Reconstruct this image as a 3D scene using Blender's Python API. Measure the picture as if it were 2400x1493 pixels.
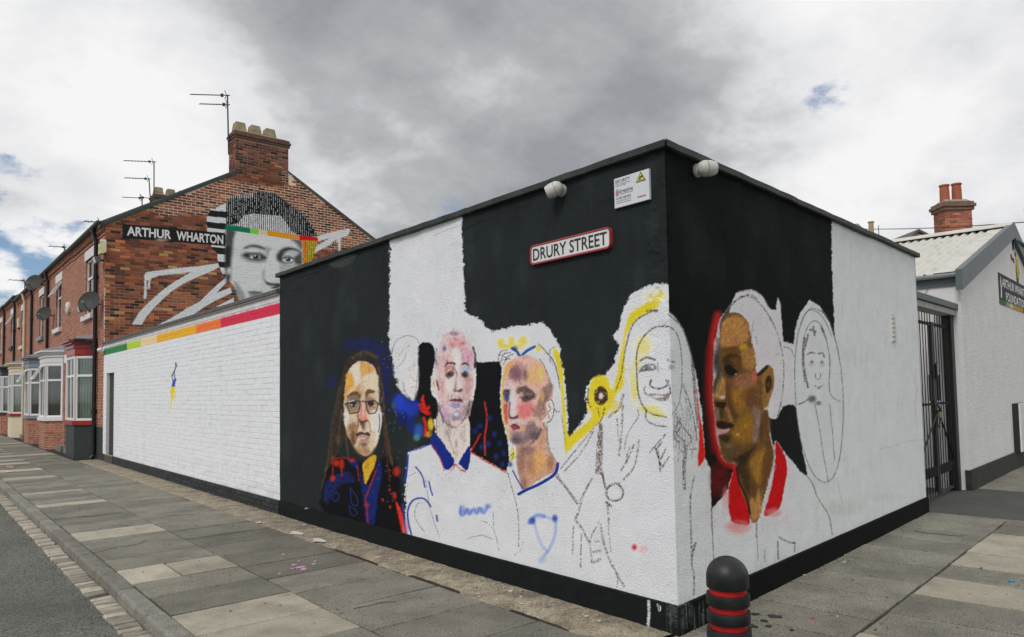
import bpy, math, random
import numpy as np
from mathutils import Matrix, Vector

# ------------------------------------------------------------------ scene, camera
random.seed(7)
rng = np.random.default_rng(11)
for o in list(bpy.data.objects):
    bpy.data.objects.remove(o)
SC = bpy.context.scene
COL = SC.collection
F_PX, CY_PX = 1684.27, 827.81                 # focal length and principal row for the 2400 px wide photograph
YAW, PITCH, ROLL = (math.radians(v) for v in (40.0846, 3.0150, -1.0212))
EYE = np.array([0.0, 0.0, 1.6])
_fw = np.array([math.sin(YAW) * math.cos(PITCH), math.cos(YAW) * math.cos(PITCH), math.sin(PITCH)])
_r = np.array([math.cos(YAW), -math.sin(YAW), 0.0])
_u = np.cross(_r, _fw)
CR = math.cos(ROLL) * _r + math.sin(ROLL) * _u
CU = -math.sin(ROLL) * _r + math.cos(ROLL) * _u
cam_data = bpy.data.cameras.new('camera')
cam = bpy.data.objects.new('camera', cam_data)
COL.objects.link(cam)
cam_data.sensor_width = 36.0
cam_data.lens = F_PX / 2400 * 36.0
cam_data.shift_y = (CY_PX - 746.5) / 2400
cam_data.clip_end = 2000
cam_data.clip_start = 0.05
M = Matrix(((CR[0], CU[0], -_fw[0], EYE[0]), (CR[1], CU[1], -_fw[1], EYE[1]), (CR[2], CU[2], -_fw[2], EYE[2]), (0, 0, 0, 1)))
cam.matrix_world = M
SC.camera = cam

# ------------------------------------------------------------------ sky, sun, exposure
SUN_DIR = Vector((-0.74, -0.24, 0.80)).normalized()
W = bpy.data.worlds.new('World')
SC.world = W
W.use_nodes = True
SC.view_settings.view_transform = 'Standard'
SC.view_settings.look = 'None'
SC.view_settings.exposure = 0.12
SC.view_settings.gamma = 1.0
SC.view_settings.use_curve_mapping = False


def ray(x, y):
    return (x - 1200) / F_PX * CR - (y - CY_PX) / F_PX * CU + _fw


def build_world():
    nt = W.node_tree
    N, L = nt.nodes, nt.links
    N.clear()
    out = N.new('ShaderNodeOutputWorld')
    bg = N.new('ShaderNodeBackground')
    bg.inputs['Strength'].default_value = 0.1
    L.new(bg.outputs[0], out.inputs[0])
    sky = N.new('ShaderNodeTexSky')
    sky.sky_type = 'NISHITA'
    sky.sun_disc = False
    sky.sun_elevation = math.asin(SUN_DIR.z)
    sky.sun_rotation = math.atan2(SUN_DIR.x, SUN_DIR.y)
    sky.air_density = 1.0
    sky.ozone_density = 4.0
    tc = N.new('ShaderNodeTexCoord')

    def math_(op, a, b=None, c=None, clamp=False):
        m = N.new('ShaderNodeMath')
        m.operation = op
        m.use_clamp = clamp
        for i, v in enumerate((a, b, c)):
            if v is None:
                continue
            if isinstance(v, (int, float)):
                m.inputs[i].default_value = v
            else:
                L.new(v, m.inputs[i])
        return m.outputs[0]
    sep = N.new('ShaderNodeSeparateXYZ')
    L.new(tc.outputs['Generated'], sep.inputs[0])
    zz = math_('ADD', math_('MAXIMUM', sep.outputs[2], 0.0), 0.38)
    comb = N.new('ShaderNodeCombineXYZ')
    L.new(math_('DIVIDE', sep.outputs[0], zz), comb.inputs[0])
    L.new(math_('DIVIDE', sep.outputs[1], zz), comb.inputs[1])

    def noise(scale, detail, rough, dist, off):
        mp = N.new('ShaderNodeMapping')
        mp.inputs['Location'].default_value = off
        L.new(comb.outputs[0], mp.inputs[0])
        n = N.new('ShaderNodeTexNoise')
        n.inputs['Scale'].default_value = scale
        n.inputs['Detail'].default_value = detail
        n.inputs['Roughness'].default_value = rough
        n.inputs['Distortion'].default_value = dist
        L.new(mp.outputs[0], n.inputs['Vector'])
        return n.outputs['Fac']

    def lobe(px, py, rad_px):
        d = ray(px, py)
        d = d / np.linalg.norm(d)
        dp = N.new('ShaderNodeVectorMath')
        dp.operation = 'DOT_PRODUCT'
        L.new(tc.outputs['Generated'], dp.inputs[0])
        dp.inputs[1].default_value = tuple(d)
        mr = N.new('ShaderNodeMapRange')
        mr.interpolation_type = 'SMOOTHSTEP'
        mr.inputs['From Min'].default_value = math.cos(rad_px / F_PX)
        mr.inputs['From Max'].default_value = 1.0
        L.new(dp.outputs['Value'], mr.inputs['Value'])
        return mr.outputs[0]
    shade = noise(1.5, 8, 0.54, 0.0, (3.4, 1.2, 0.4))
    fine = noise(4.4, 9, 0.58, 0.1, (0.3, 8.7, 1.4))
    cover = noise(5.0, 9, 0.60, 0.1, (7.3, 4.2, 2.0))
    # big cloud bodies seen in the photograph: thick grey ones and thin bright ones
    b = math_('ADD', math_('MULTIPLY', math_('SUBTRACT', shade, 0.5), 1.9), math_('MULTIPLY', math_('SUBTRACT', fine, 0.5), 1.2))
    b = math_('ADD', b, 0.67)
    for px, py, rr, amt in ((1100, 230, 640, -0.48), (1480, 290, 520, -0.26), (780, 420, 260, 0.10), (1000, 20, 460, -0.08), (520, 60, 330, -0.20),
                            (60, 130, 460, 0.36), (420, 330, 330, 0.22), (2050, 220, 480, 0.14), (2300, 400, 380, 0.04), (2250, 60, 300, -0.08), (90, 620, 170, 0.22), (100, 400, 240, -0.16), (900, 470, 260, 0.10), (2000, 30, 300, -0.10)):
        b = math_('ADD', b, math_('MULTIPLY', lobe(px, py, rr), amt))
    ramp = N.new('ShaderNodeValToRGB')
    e = ramp.color_ramp.elements
    e[0].position, e[0].color = 0.0, (2.9, 3.02, 3.2, 1)
    e[1].position, e[1].color = 0.96, (8.5, 8.5, 8.55, 1)
    m1 = e.new(0.34)
    m1.color = (4.3, 4.42, 4.6, 1)
    m2 = e.new(0.62)
    m2.color = (7.0, 7.05, 7.2, 1)
    L.new(b, ramp.inputs[0])
    c = math_('ADD', math_('MULTIPLY', math_('SUBTRACT', cover, 0.5), 1.5), 0.60)
    for px, py, rr, amt in ((50, 540, 190, -0.30), (1050, 485, 90, -0.27), (1935, 240, 90, -0.19), (2085, 280, 80, -0.24), (1960, 460, 80, -0.24), (1740, 20, 80, -0.22), (1150, 250, 900, 0.10), (300, 200, 420, 0.12), (2100, 150, 500, 0.10)):
        c = math_('ADD', c, math_('MULTIPLY', lobe(px, py, rr), amt))
    cm = N.new('ShaderNodeMapRange')
    cm.interpolation_type = 'SMOOTHSTEP'
    cm.inputs['From Min'].default_value = 0.20
    cm.inputs['From Max'].default_value = 0.40
    L.new(c, cm.inputs['Value'])
    mix = N.new('ShaderNodeMixRGB')
    L.new(cm.outputs[0], mix.inputs[0])
    L.new(sky.outputs[0], mix.inputs[1])
    L.new(ramp.outputs[0], mix.inputs[2])
    # below the horizon: dull ground
    hm = N.new('ShaderNodeMapRange')
    hm.inputs['From Min'].default_value = -0.02
    hm.inputs['From Max'].default_value = 0.01
    L.new(sep.outputs[2], hm.inputs['Value'])
    mix2 = N.new('ShaderNodeMixRGB')
    mix2.inputs[1].default_value = (1.0, 0.95, 0.85, 1)
    L.new(hm.outputs[0], mix2.inputs[0])
    L.new(mix.outputs[0], mix2.inputs[2])
    L.new(mix2.outputs[0], bg.inputs['Color'])


build_world()
sl = bpy.data.lights.new('sun', 'SUN')
sl.energy = 1.45
sl.angle = math.radians(18)
sl.color = (1.0, 0.96, 0.90)
so = bpy.data.objects.new('sun', sl)
COL.objects.link(so)
so.location = (-20, -5, 30)
so.rotation_euler = (-SUN_DIR).to_track_quat('-Z', 'Y').to_euler()
L_LEFT, L_RIGHT, L_GAB = 0.69, 0.44, 0.66                  # light that reaches the two sides of the street corner (display / albedo)

# ------------------------------------------------------------------ measured places (metres)
CORNER = np.array([3.864, 2.962, 0.0])
XC = 3.864
ANG = math.radians(6.39)
DR = np.array([math.cos(ANG), math.sin(ANG), 0.0])       # along the right-hand wall
PN = np.array([-math.sin(ANG), math.cos(ANG), 0.0])      # back into the block
Y_END, Y_GAB = 9.49, 20.95                               # end of the painted building, gable of the first house
ZT = 3.21


def on_plane(x, y, p, n):
    d = ray(x, y)
    n = np.asarray(n, float)
    return EYE + d * (n @ (np.asarray(p) - EYE)) / (n @ d)


def on_ground(x, y, z=0.0):
    d = ray(x, y)
    return EYE + d * (z - EYE[2]) / d[2]


def to_px(P):
    d = np.asarray(P) - EYE
    w = d @ _fw
    return 1200 + F_PX * (d @ CR) / w, CY_PX - F_PX * (d @ CU) / w


def RW(s, z=0.0, p=0.0):
    return CORNER + DR * s + PN * p + np.array([0, 0, z])


# ------------------------------------------------------------------ helpers
def lin(c):
    c = np.asarray(c, float) / 255.0
    return np.where(c <= 0.04045, c / 12.92, ((c + 0.055) / 1.055) ** 2.4)


def col4(c, k=1.0):
    v = np.clip(lin(c) * k, 0, 0.9)
    return (float(v[0]), float(v[1]), float(v[2]), 1.0)


MATS = {}


def mat(name, color, rough=0.75, var=0.12, scale=6.0, bump=0.0, bscale=60.0, metal=0.0, spec=0.4, attr=False, grain=0.0, streak=0.0, dark=None, dark_amt=0.0, dark_scale=2.0, orand=0.0, gscale=170.0, spots=0.0):
    """Procedural surface: base colour (or painted colour attribute) with noise variation, grain, streaks and relief."""
    if name in MATS:
        return MATS[name]
    m = bpy.data.materials.new(name)
    m.use_nodes = True
    nt = m.node_tree
    N, L = nt.nodes, nt.links
    bs = N['Principled BSDF']
    bs.inputs['Roughness'].default_value = rough
    bs.inputs['Metallic'].default_value = metal
    bs.inputs['Specular IOR Level'].default_value = spec
    geo = N.new('ShaderNodeNewGeometry')
    if attr:
        a = N.new('ShaderNodeVertexColor')
        a.layer_name = 'Col'
        cur = a.outputs[0]
    else:
        rgb = N.new('ShaderNodeRGB')
        rgb.outputs[0].default_value = color
        cur = rgb.outputs[0]

    def noi(sc, det=4, ro=0.6, stretch=None):
        n = N.new('ShaderNodeTexNoise')
        n.inputs['Scale'].default_value = sc
        n.inputs['Detail'].default_value = det
        n.inputs['Roughness'].default_value = ro
        if stretch:
            mp = N.new('ShaderNodeMapping')
            mp.inputs['Scale'].default_value = stretch
            L.new(geo.outputs['Position'], mp.inputs[0])
            L.new(mp.outputs[0], n.inputs['Vector'])
        else:
            L.new(geo.outputs['Position'], n.inputs['Vector'])
        return n.outputs['Fac']

    def modulate(cur, fac, amt):
        mr = N.new('ShaderNodeMapRange')
        mr.inputs['From Min'].default_value = 0.25
        mr.inputs['From Max'].default_value = 0.75
        mr.inputs['To Min'].default_value = 1 - amt
        mr.inputs['To Max'].default_value = 1 + amt
        L.new(fac, mr.inputs['Value'])
        mx = N.new('ShaderNodeVectorMath')
        mx.operation = 'SCALE'
        L.new(cur, mx.inputs[0])
        L.new(mr.outputs[0], mx.inputs['Scale'])
        return mx.outputs[0]
    if var:
        cur = modulate(cur, noi(scale), var)
    if orand:
        oi = N.new('ShaderNodeObjectInfo')
        cur = modulate(cur, oi.outputs['Random'], orand)
    if grain:
        cur = modulate(cur, noi(gscale, 2, 0.6), grain)
    if streak:
        cur = modulate(cur, noi(5, 4, 0.6, (1, 1, 0.08)), streak)
    if dark is not None:
        mr = N.new('ShaderNodeMapRange')
        mr.inputs['From Min'].default_value = 0.45
        mr.inputs['From Max'].default_value = 0.72
        L.new(noi(dark_scale, 7, 0.65), mr.inputs['Value'])
        ml = N.new('ShaderNodeMath')
        ml.operation = 'MULTIPLY'
        ml.inputs[1].default_value = dark_amt
        L.new(mr.outputs[0], ml.inputs[0])
        mx = N.new('ShaderNodeMixRGB')
        L.new(ml.outputs[0], mx.inputs[0])
        L.new(cur, mx.inputs[1])
        mx.inputs[2].default_value = dark
        cur = mx.outputs[0]
    if spots:
        mr = N.new('ShaderNodeMapRange')
        mr.inputs['From Min'].default_value = 0.60
        mr.inputs['From Max'].default_value = 0.66
        mr.inputs['To Min'].default_value = 1.0
        mr.inputs['To Max'].default_value = 1.0 - spots
        L.new(noi(13, 3, 0.5), mr.inputs['Value'])
        mx = N.new('ShaderNodeVectorMath')
        mx.operation = 'SCALE'
        L.new(cur, mx.inputs[0])
        L.new(mr.outputs[0], mx.inputs['Scale'])
        cur = mx.outputs[0]
    L.new(cur, bs.inputs['Base Color'])
    if bump:
        bp = N.new('ShaderNodeBump')
        bp.inputs['Strength'].default_value = 1.0
        bp.inputs['Distance'].default_value = bump
        L.new(noi(bscale, 3, 0.55), bp.inputs['Height'])
        L.new(bp.outputs[0], bs.inputs['Normal'])
    MATS[name] = m
    return m


def brick_mat(name, c1, c2, mortar, bw=0.235, bh=0.0785, ax='yz'):
    """Brickwork too far away to pick apart: brick pattern on the wall plane."""
    m = bpy.data.materials.new(name)
    m.use_nodes = True
    nt = m.node_tree
    N, L = nt.nodes, nt.links
    bs = N['Principled BSDF']
    bs.inputs['Roughness'].default_value = 0.9
    geo = N.new('ShaderNodeNewGeometry')
    sp = N.new('ShaderNodeSeparateXYZ')
    L.new(geo.outputs['Position'], sp.inputs[0])
    cb = N.new('ShaderNodeCombineXYZ')
    ad = N.new('ShaderNodeMath')
    ad.operation = 'SUBTRACT'
    L.new(sp.outputs[1], ad.inputs[0])
    L.new(sp.outputs[0], ad.inputs[1])
    L.new(ad.outputs[0], cb.inputs[0])
    L.new(sp.outputs[2], cb.inputs[1])
    br = N.new('ShaderNodeTexBrick')
    br.inputs['Scale'].default_value = 1.0
    br.inputs['Brick Width'].default_value = bw
    br.inputs['Row Height'].default_value = bh
    br.inputs['Mortar Size'].default_value = 0.007
    br.inputs['Mortar Smooth'].default_value = 0.3
    br.inputs['Color1'].default_value = c1
    br.inputs['Color2'].default_value = c2
    br.inputs['Mortar'].default_value = mortar
    L.new(cb.outputs[0], br.inputs['Vector'])
    n = N.new('ShaderNodeTexNoise')
    n.inputs['Scale'].default_value = 9
    n.inputs['Detail'].default_value = 5
    L.new(geo.outputs['Position'], n.inputs['Vector'])
    mr = N.new('ShaderNodeMapRange')
    mr.inputs['From Min'].default_value = 0.3
    mr.inputs['From Max'].default_value = 0.7
    mr.inputs['To Min'].default_value = 0.65
    mr.inputs['To Max'].default_value = 1.25
    L.new(n.outputs['Fac'], mr.inputs['Value'])
    mx = N.new('ShaderNodeVectorMath')
    mx.operation = 'SCALE'
    L.new(br.outputs['Color'], mx.inputs[0])
    L.new(mr.outputs[0], mx.inputs['Scale'])
    L.new(mx.outputs[0], bs.inputs['Base Color'])
    bp = N.new('ShaderNodeBump')
    bp.invert = True
    bp.inputs['Distance'].default_value = 0.008
    L.new(br.outputs['Fac'], bp.inputs['Height'])
    L.new(bp.outputs[0], bs.inputs['Normal'])
    return m


def glass_mat():
    m = bpy.data.materials.new('window_glass')
    m.use_nodes = True
    nt = m.node_tree
    N, L = nt.nodes, nt.links
    N.clear()
    out = N.new('ShaderNodeOutputMaterial')
    tr = N.new('ShaderNodeBsdfTransparent')
    tr.inputs[0].default_value = (0.90, 0.94, 0.92, 1)
    gl = N.new('ShaderNodeBsdfGlossy')
    gl.inputs['Roughness'].default_value = 0.03
    fr = N.new('ShaderNodeFresnel')
    fr.inputs[0].default_value = 1.5
    mx = N.new('ShaderNodeMixShader')
    L.new(fr.outputs[0], mx.inputs[0])
    L.new(tr.outputs[0], mx.inputs[1])
    L.new(gl.outputs[0], mx.inputs[2])
    L.new(mx.outputs[0], out.inputs[0])
    return m


GLASS = glass_mat()


def tag(o, label, cat, group=None, kind=None):
    if label:
        o['label'] = label
    if cat:
        o['category'] = cat
    if group:
        o['group'] = group
    if kind:
        o['kind'] = kind
    return o


def empty(name, loc, label=None, cat=None, group=None):
    o = bpy.data.objects.new(name, None)
    o.empty_display_size = 0.2
    o.location = loc
    COL.objects.link(o)
    o['_w'] = [float(v) for v in loc]
    return tag(o, label, cat, group)


WORLD = {}


def wpos(o):
    p = np.zeros(3)
    while o is not None:
        p += np.array(o.location)
        o = o.parent
    return p


class MB:
    """Collects faces in world metres (optionally through a local frame); build() links them as one mesh object."""

    def __init__(s):
        s.v, s.f, s.fr = [], [], None

    def frame(s, O=None, U=None, V=None, N=None):
        s.fr = None if O is None else (np.asarray(O, float), np.asarray(U, float), np.asarray(V, float), np.asarray(N, float))
        return s

    def add(s, vs, fs):
        k = len(s.v)
        for p in vs:
            if s.fr:
                O, U, V, N = s.fr
                p = O + U * p[0] + V * p[1] + N * p[2]
            s.v.append(tuple(float(c) for c in p))
        s.f += [tuple(i + k for i in f) for f in fs]
        return s

    def box(s, x0, x1, y0, y1, z0, z1, b=0.0):
        if b <= 0:
            return s.add([(x, y, z) for x in (x0, x1) for y in (y0, y1) for z in (z0, z1)],
                         [(0, 1, 3, 2), (4, 6, 7, 5), (0, 4, 5, 1), (2, 3, 7, 6), (0, 2, 6, 4), (1, 5, 7, 3)])
        prof = [(x0 + b, y0), (x1 - b, y0), (x1, y0 + b), (x1, y1 - b), (x1 - b, y1), (x0 + b, y1), (x0, y1 - b), (x0, y0 + b)]
        inn = [(min(max(x, x0 + b), x1 - b), min(max(y, y0 + b), y1 - b)) for x, y in prof]
        vs = [(x, y, z0 + b) for x, y in prof] + [(x, y, z1 - b) for x, y in prof] + [(x, y, z0) for x, y in inn] + [(x, y, z1) for x, y in inn]
        fs = [(i, (i + 1) % 8, 8 + (i + 1) % 8, 8 + i) for i in range(8)]
        fs += [(8 + i, 8 + (i + 1) % 8, 24 + (i + 1) % 8, 24 + i) for i in range(8)]
        fs += [(16 + i, 16 + (i + 1) % 8, (i + 1) % 8, i) for i in range(8)]
        fs += [tuple(24 + i for i in range(8)), tuple(16 + i for i in reversed(range(8)))]
        return s.add(vs, fs)

    def prism(s, poly, a, b):
        """poly in first two frame axes, extruded a..b on the third."""
        n = len(poly)
        vs = [(x, y, a) for x, y in poly] + [(x, y, b) for x, y in poly]
        fs = [(i, (i + 1) % n, n + (i + 1) % n, n + i) for i in range(n)] + [tuple(range(n))[::-1], tuple(range(n, 2 * n))]
        return s.add(vs, fs)

    def loft(s, rings, cap=True):
        n = len(rings[0])
        vs = [p for r in rings for p in r]
        fs = [(k * n + i, k * n + (i + 1) % n, (k + 1) * n + (i + 1) % n, (k + 1) * n + i) for k in range(len(rings) - 1) for i in range(n)]
        if cap:
            fs += [tuple(range(n))[::-1], tuple((len(rings) - 1) * n + i for i in range(n))]
        return s.add(vs, fs)

    def tube(s, pts, r, n=8):
        pts = [np.asarray(p, float) for p in pts]
        rings = []
        for i, p in enumerate(pts):
            t = pts[min(i + 1, len(pts) - 1)] - pts[max(i - 1, 0)]
            t = t / (np.linalg.norm(t) + 1e-9)
            a = np.cross(t, (0.31, 0.17, 0.93) if abs(t[2]) < 0.9 else (1, 0, 0))
            a /= np.linalg.norm(a)
            b = np.cross(t, a)
            rr = r[i] if isinstance(r, (list, tuple)) else r
            rings.append([p + rr * (math.cos(k * 2 * math.pi / n) * a + math.sin(k * 2 * math.pi / n) * b) for k in range(n)])
        return s.loft(rings)

    def lathe(s, prof, c, axis=(0, 0, 1), n=24):
        ax = np.asarray(axis, float)
        ax = ax / np.linalg.norm(ax)
        a = np.cross(ax, (0.3, 0.2, 0.93) if abs(ax[2]) < 0.9 else (1, 0, 0))
        a /= np.linalg.norm(a)
        b = np.cross(ax, a)
        rings = [[np.asarray(c) + ax * h + r * (math.cos(k * 2 * math.pi / n) * a + math.sin(k * 2 * math.pi / n) * b) for k in range(n)] for r, h in prof]
        return s.loft(rings)

    def build(s, name, m, parent=None, smooth=False, label=None, kind=None):
        off = wpos(parent) if parent is not None else np.zeros(3)
        me = bpy.data.meshes.new(name)
        me.from_pydata([tuple(np.asarray(p) - off) for p in s.v], [], s.f)
        me.validate()
        if smooth:
            me.polygons.foreach_set('use_smooth', [True] * len(me.polygons))
            try:
                me.set_sharp_from_angle(angle=math.radians(40))
            except Exception:
                pass
        if m is not None:
            me.materials.append(m)
        import bmesh
        bm = bmesh.new()
        bm.from_mesh(me)
        bmesh.ops.recalc_face_normals(bm, faces=bm.faces)
        bm.to_mesh(me)
        bm.free()
        o = bpy.data.objects.new(name, me)
        COL.objects.link(o)
        o.parent = parent
        return tag(o, label, None, kind=kind)


def text_part(txt, name, m, parent, O, U, V, N, width, height, depth=0.003, bold=0.0, label=None):
    """Lettering as a mesh, stretched to width x height, lower-left corner at O."""
    cu = bpy.data.curves.new('txt', 'FONT')
    cu.body = txt
    cu.size = 1.0
    cu.offset = bold
    cu.resolution_u = 3
    t = bpy.data.objects.new('txt', cu)
    COL.objects.link(t)
    bpy.context.view_layer.update()
    me = bpy.data.meshes.new_from_object(t.evaluated_get(bpy.context.evaluated_depsgraph_get()))
    bpy.data.objects.remove(t)
    n = len(me.vertices)
    co = np.zeros(n * 3)
    me.vertices.foreach_get('co', co)
    co = co.reshape(-1, 3)
    lo, hi = co.min(0), co.max(0)
    q = (co - lo) / np.maximum(hi - lo, 1e-6)
    O = np.asarray(O, float)
    U, V, N = (np.asarray(a, float) for a in (U, V, N))
    fs = [tuple(p.vertices) for p in me.polygons]
    top = O + np.outer(q[:, 0] * width, U) + np.outer(q[:, 1] * height, V) + N * depth
    mb = MB()
    mb.add(top, fs)
    bpy.data.meshes.remove(me)
    bpy.data.curves.remove(cu)
    return mb.build(name, m, parent, label=label)


# value noise on arrays ------------------------------------------------------
_LAT = rng.random((256, 256)).astype(np.float32)


def vnoise(x, y):
    xi, yi = np.floor(x).astype(int), np.floor(y).astype(int)
    fx, fy = x - xi, y - yi
    fx, fy = fx * fx * (3 - 2 * fx), fy * fy * (3 - 2 * fy)
    a, b = _LAT[xi & 255, yi & 255], _LAT[(xi + 1) & 255, yi & 255]
    c, d = _LAT[xi & 255, (yi + 1) & 255], _LAT[(xi + 1) & 255, (yi + 1) & 255]
    return (a * (1 - fx) + b * fx) * (1 - fy) + (c * (1 - fx) + d * fx) * fy


def fbm(x, y, o=3):
    t, a, s = 0, 0.5, 0
    for i in range(o):
        t = t + a * vnoise(x * 2 ** i + 17.3 * i, y * 2 ** i + 5.1 * i)
        s += a
        a *= 0.5
    return t / s


# ------------------------------------------------------------------ paint on walls
class Paint:
    """Flat paint: colours of points on a wall, laid down shape by shape (shapes measured on the photograph,
    carried to the wall plane through the camera's rays)."""

    def __init__(s, X, Y, C):
        s.X, s.Y, s.C = X, Y, C
        s.n1 = vnoise(X / 2.6, Y / 2.6)
        s.n2 = fbm(X / 9, Y / 9)
        s.wn = rng.random(len(X))
        s.n3 = fbm(X / 40 + 9, Y / 40)
        s.o = (0, 0, 1)

    def at(s, ox, oy, k):
        s.o = (ox, oy, k)

    def _p(s, pts):
        ox, oy, k = s.o
        return np.array([(ox + x / k, oy + y / k) for x, y in pts], float)

    @staticmethod
    def curve(p, closed, n=5):
        out = []
        m = len(p)
        if m < 3:
            return p
        rngk = range(m if closed else m - 1)
        for i in rngk:
            p0 = p[(i - 1) % m] if closed or i > 0 else p[i]
            p1, p2 = p[i], p[(i + 1) % m]
            p3 = p[(i + 2) % m] if closed or i + 2 < m else p2
            for t in np.arange(n) / n:
                out.append(0.5 * (2 * p1 + (p2 - p0) * t + (2 * p0 - 5 * p1 + 4 * p2 - p3) * t * t + (3 * p1 - p0 - 3 * p2 + p3) * t ** 3))
        if not closed:
            out.append(p[-1])
        return np.array(out)

    def _sel(s, p, m):
        lo, hi = p.min(0) - m, p.max(0) + m
        return np.nonzero((s.X > lo[0]) & (s.X < hi[0]) & (s.Y > lo[1]) & (s.Y < hi[1]))[0]

    def _mix(s, i, t, c, vary=0.10):
        c = lin(c)[None, :] * (1 + vary * 2 * (s.n2[i] - 0.5))[:, None]
        t = t[:, None]
        s.C[i] = s.C[i] * (1 - t) + c * t

    def poly(s, pts, c, a=1.0, soft=1.6, rough=0.8, smooth=True, vary=0.10, dry=0.0):
        p = s._p(pts)
        if smooth:
            p = s.curve(p, True, 4)
        i = s._sel(p, soft + rough + 1)
        if len(i) == 0:
            return i
        x, y = s.X[i], s.Y[i]
        d2 = np.full(len(i), 1e9)
        ins = np.zeros(len(i), bool)
        q = np.roll(p, -1, 0)
        for (ax, ay), (bx, by) in zip(p, q):
            ex, ey = bx - ax, by - ay
            l2 = ex * ex + ey * ey
            if l2 < 1e-9:
                continue
            wx, wy = x - ax, y - ay
            t = np.clip((wx * ex + wy * ey) / l2, 0, 1)
            d2 = np.minimum(d2, (wx - t * ex) ** 2 + (wy - t * ey) ** 2)
            if ay != by:
                cr = ((ay > y) != (by > y)) & (x < ex * (y - ay) / (by - ay) + ax)
                ins ^= cr
        sd = np.sqrt(d2) * np.where(ins, -1, 1) + rough * 2 * (s.n1[i] - 0.5) + rough * 2.5 * (s.n2[i] - 0.5)
        t = np.clip(0.5 - sd / soft, 0, 1) * a
        if dry:
            t = t * np.clip((s.n1[i] - dry) * 5 + 0.5, 0, 1)
        s._mix(i, t, c, vary)
        return i[ins]

    def line(s, pts, w, c, a=1.0, soft=1.3, dry=0.0, taper=False, vary=0.05, smooth=True):
        p = s._p(pts)
        w = max(w * 1.05, 2.0)
        soft = max(soft, 1.7)
        dry *= 0.6
        if smooth:
            p = s.curve(p, False, 4)
        i = s._sel(p, w + soft + 1)
        if len(i) == 0:
            return
        x, y = s.X[i], s.Y[i]
        best = np.full(len(i), 1e9)
        n = len(p) - 1
        for k in range(n):
            (ax, ay), (bx, by) = p[k], p[k + 1]
            ex, ey = bx - ax, by - ay
            l2 = ex * ex + ey * ey + 1e-9
            wx, wy = x - ax, y - ay
            t = np.clip((wx * ex + wy * ey) / l2, 0, 1)
            d = np.sqrt((wx - t * ex) ** 2 + (wy - t * ey) ** 2)
            ww = w * (1 - 0.6 * abs(2 * (k + 0.5) / n - 1)) if taper else w
            best = np.minimum(best, d - ww / 2)
        t = np.clip(0.5 - (best + 0.5 * (s.n1[i] - 0.5)) / soft, 0, 1) * a
        if dry:
            t = t * np.clip((s.n1[i] - dry) * 4 + 0.5, 0, 1) * np.where(s.wn[i] < 0.16 + dry * 0.7, 0.25, 1.0)
        s._mix(i, t, c, vary)

    def blob(s, x, y, rx, ry, c, a=0.8, rot=0.0, dry=0.25):
        ox, oy, k = s.o
        cx, cy, rx, ry = ox + x / k, oy + y / k, rx / k, ry / k
        R = 1.6 * max(rx, ry)
        i = np.nonzero((abs(s.X - cx) < R) & (abs(s.Y - cy) < R))[0]
        if len(i) == 0:
            return
        dx, dy = s.X[i] - cx, s.Y[i] - cy
        cr, sr = math.cos(rot), math.sin(rot)
        e = ((dx * cr + dy * sr) / rx) ** 2 + ((dy * cr - dx * sr) / ry) ** 2
        t = np.exp(-1.4 * e * e) * a
        t = t * np.clip(1 - dry + dry * 2 * s.n1[i] + 0.6 * (s.n2[i] - 0.5), 0, 1)
        s._mix(i, np.clip(t, 0, 1), c, 0.12)


INK = (58, 48, 46)


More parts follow.
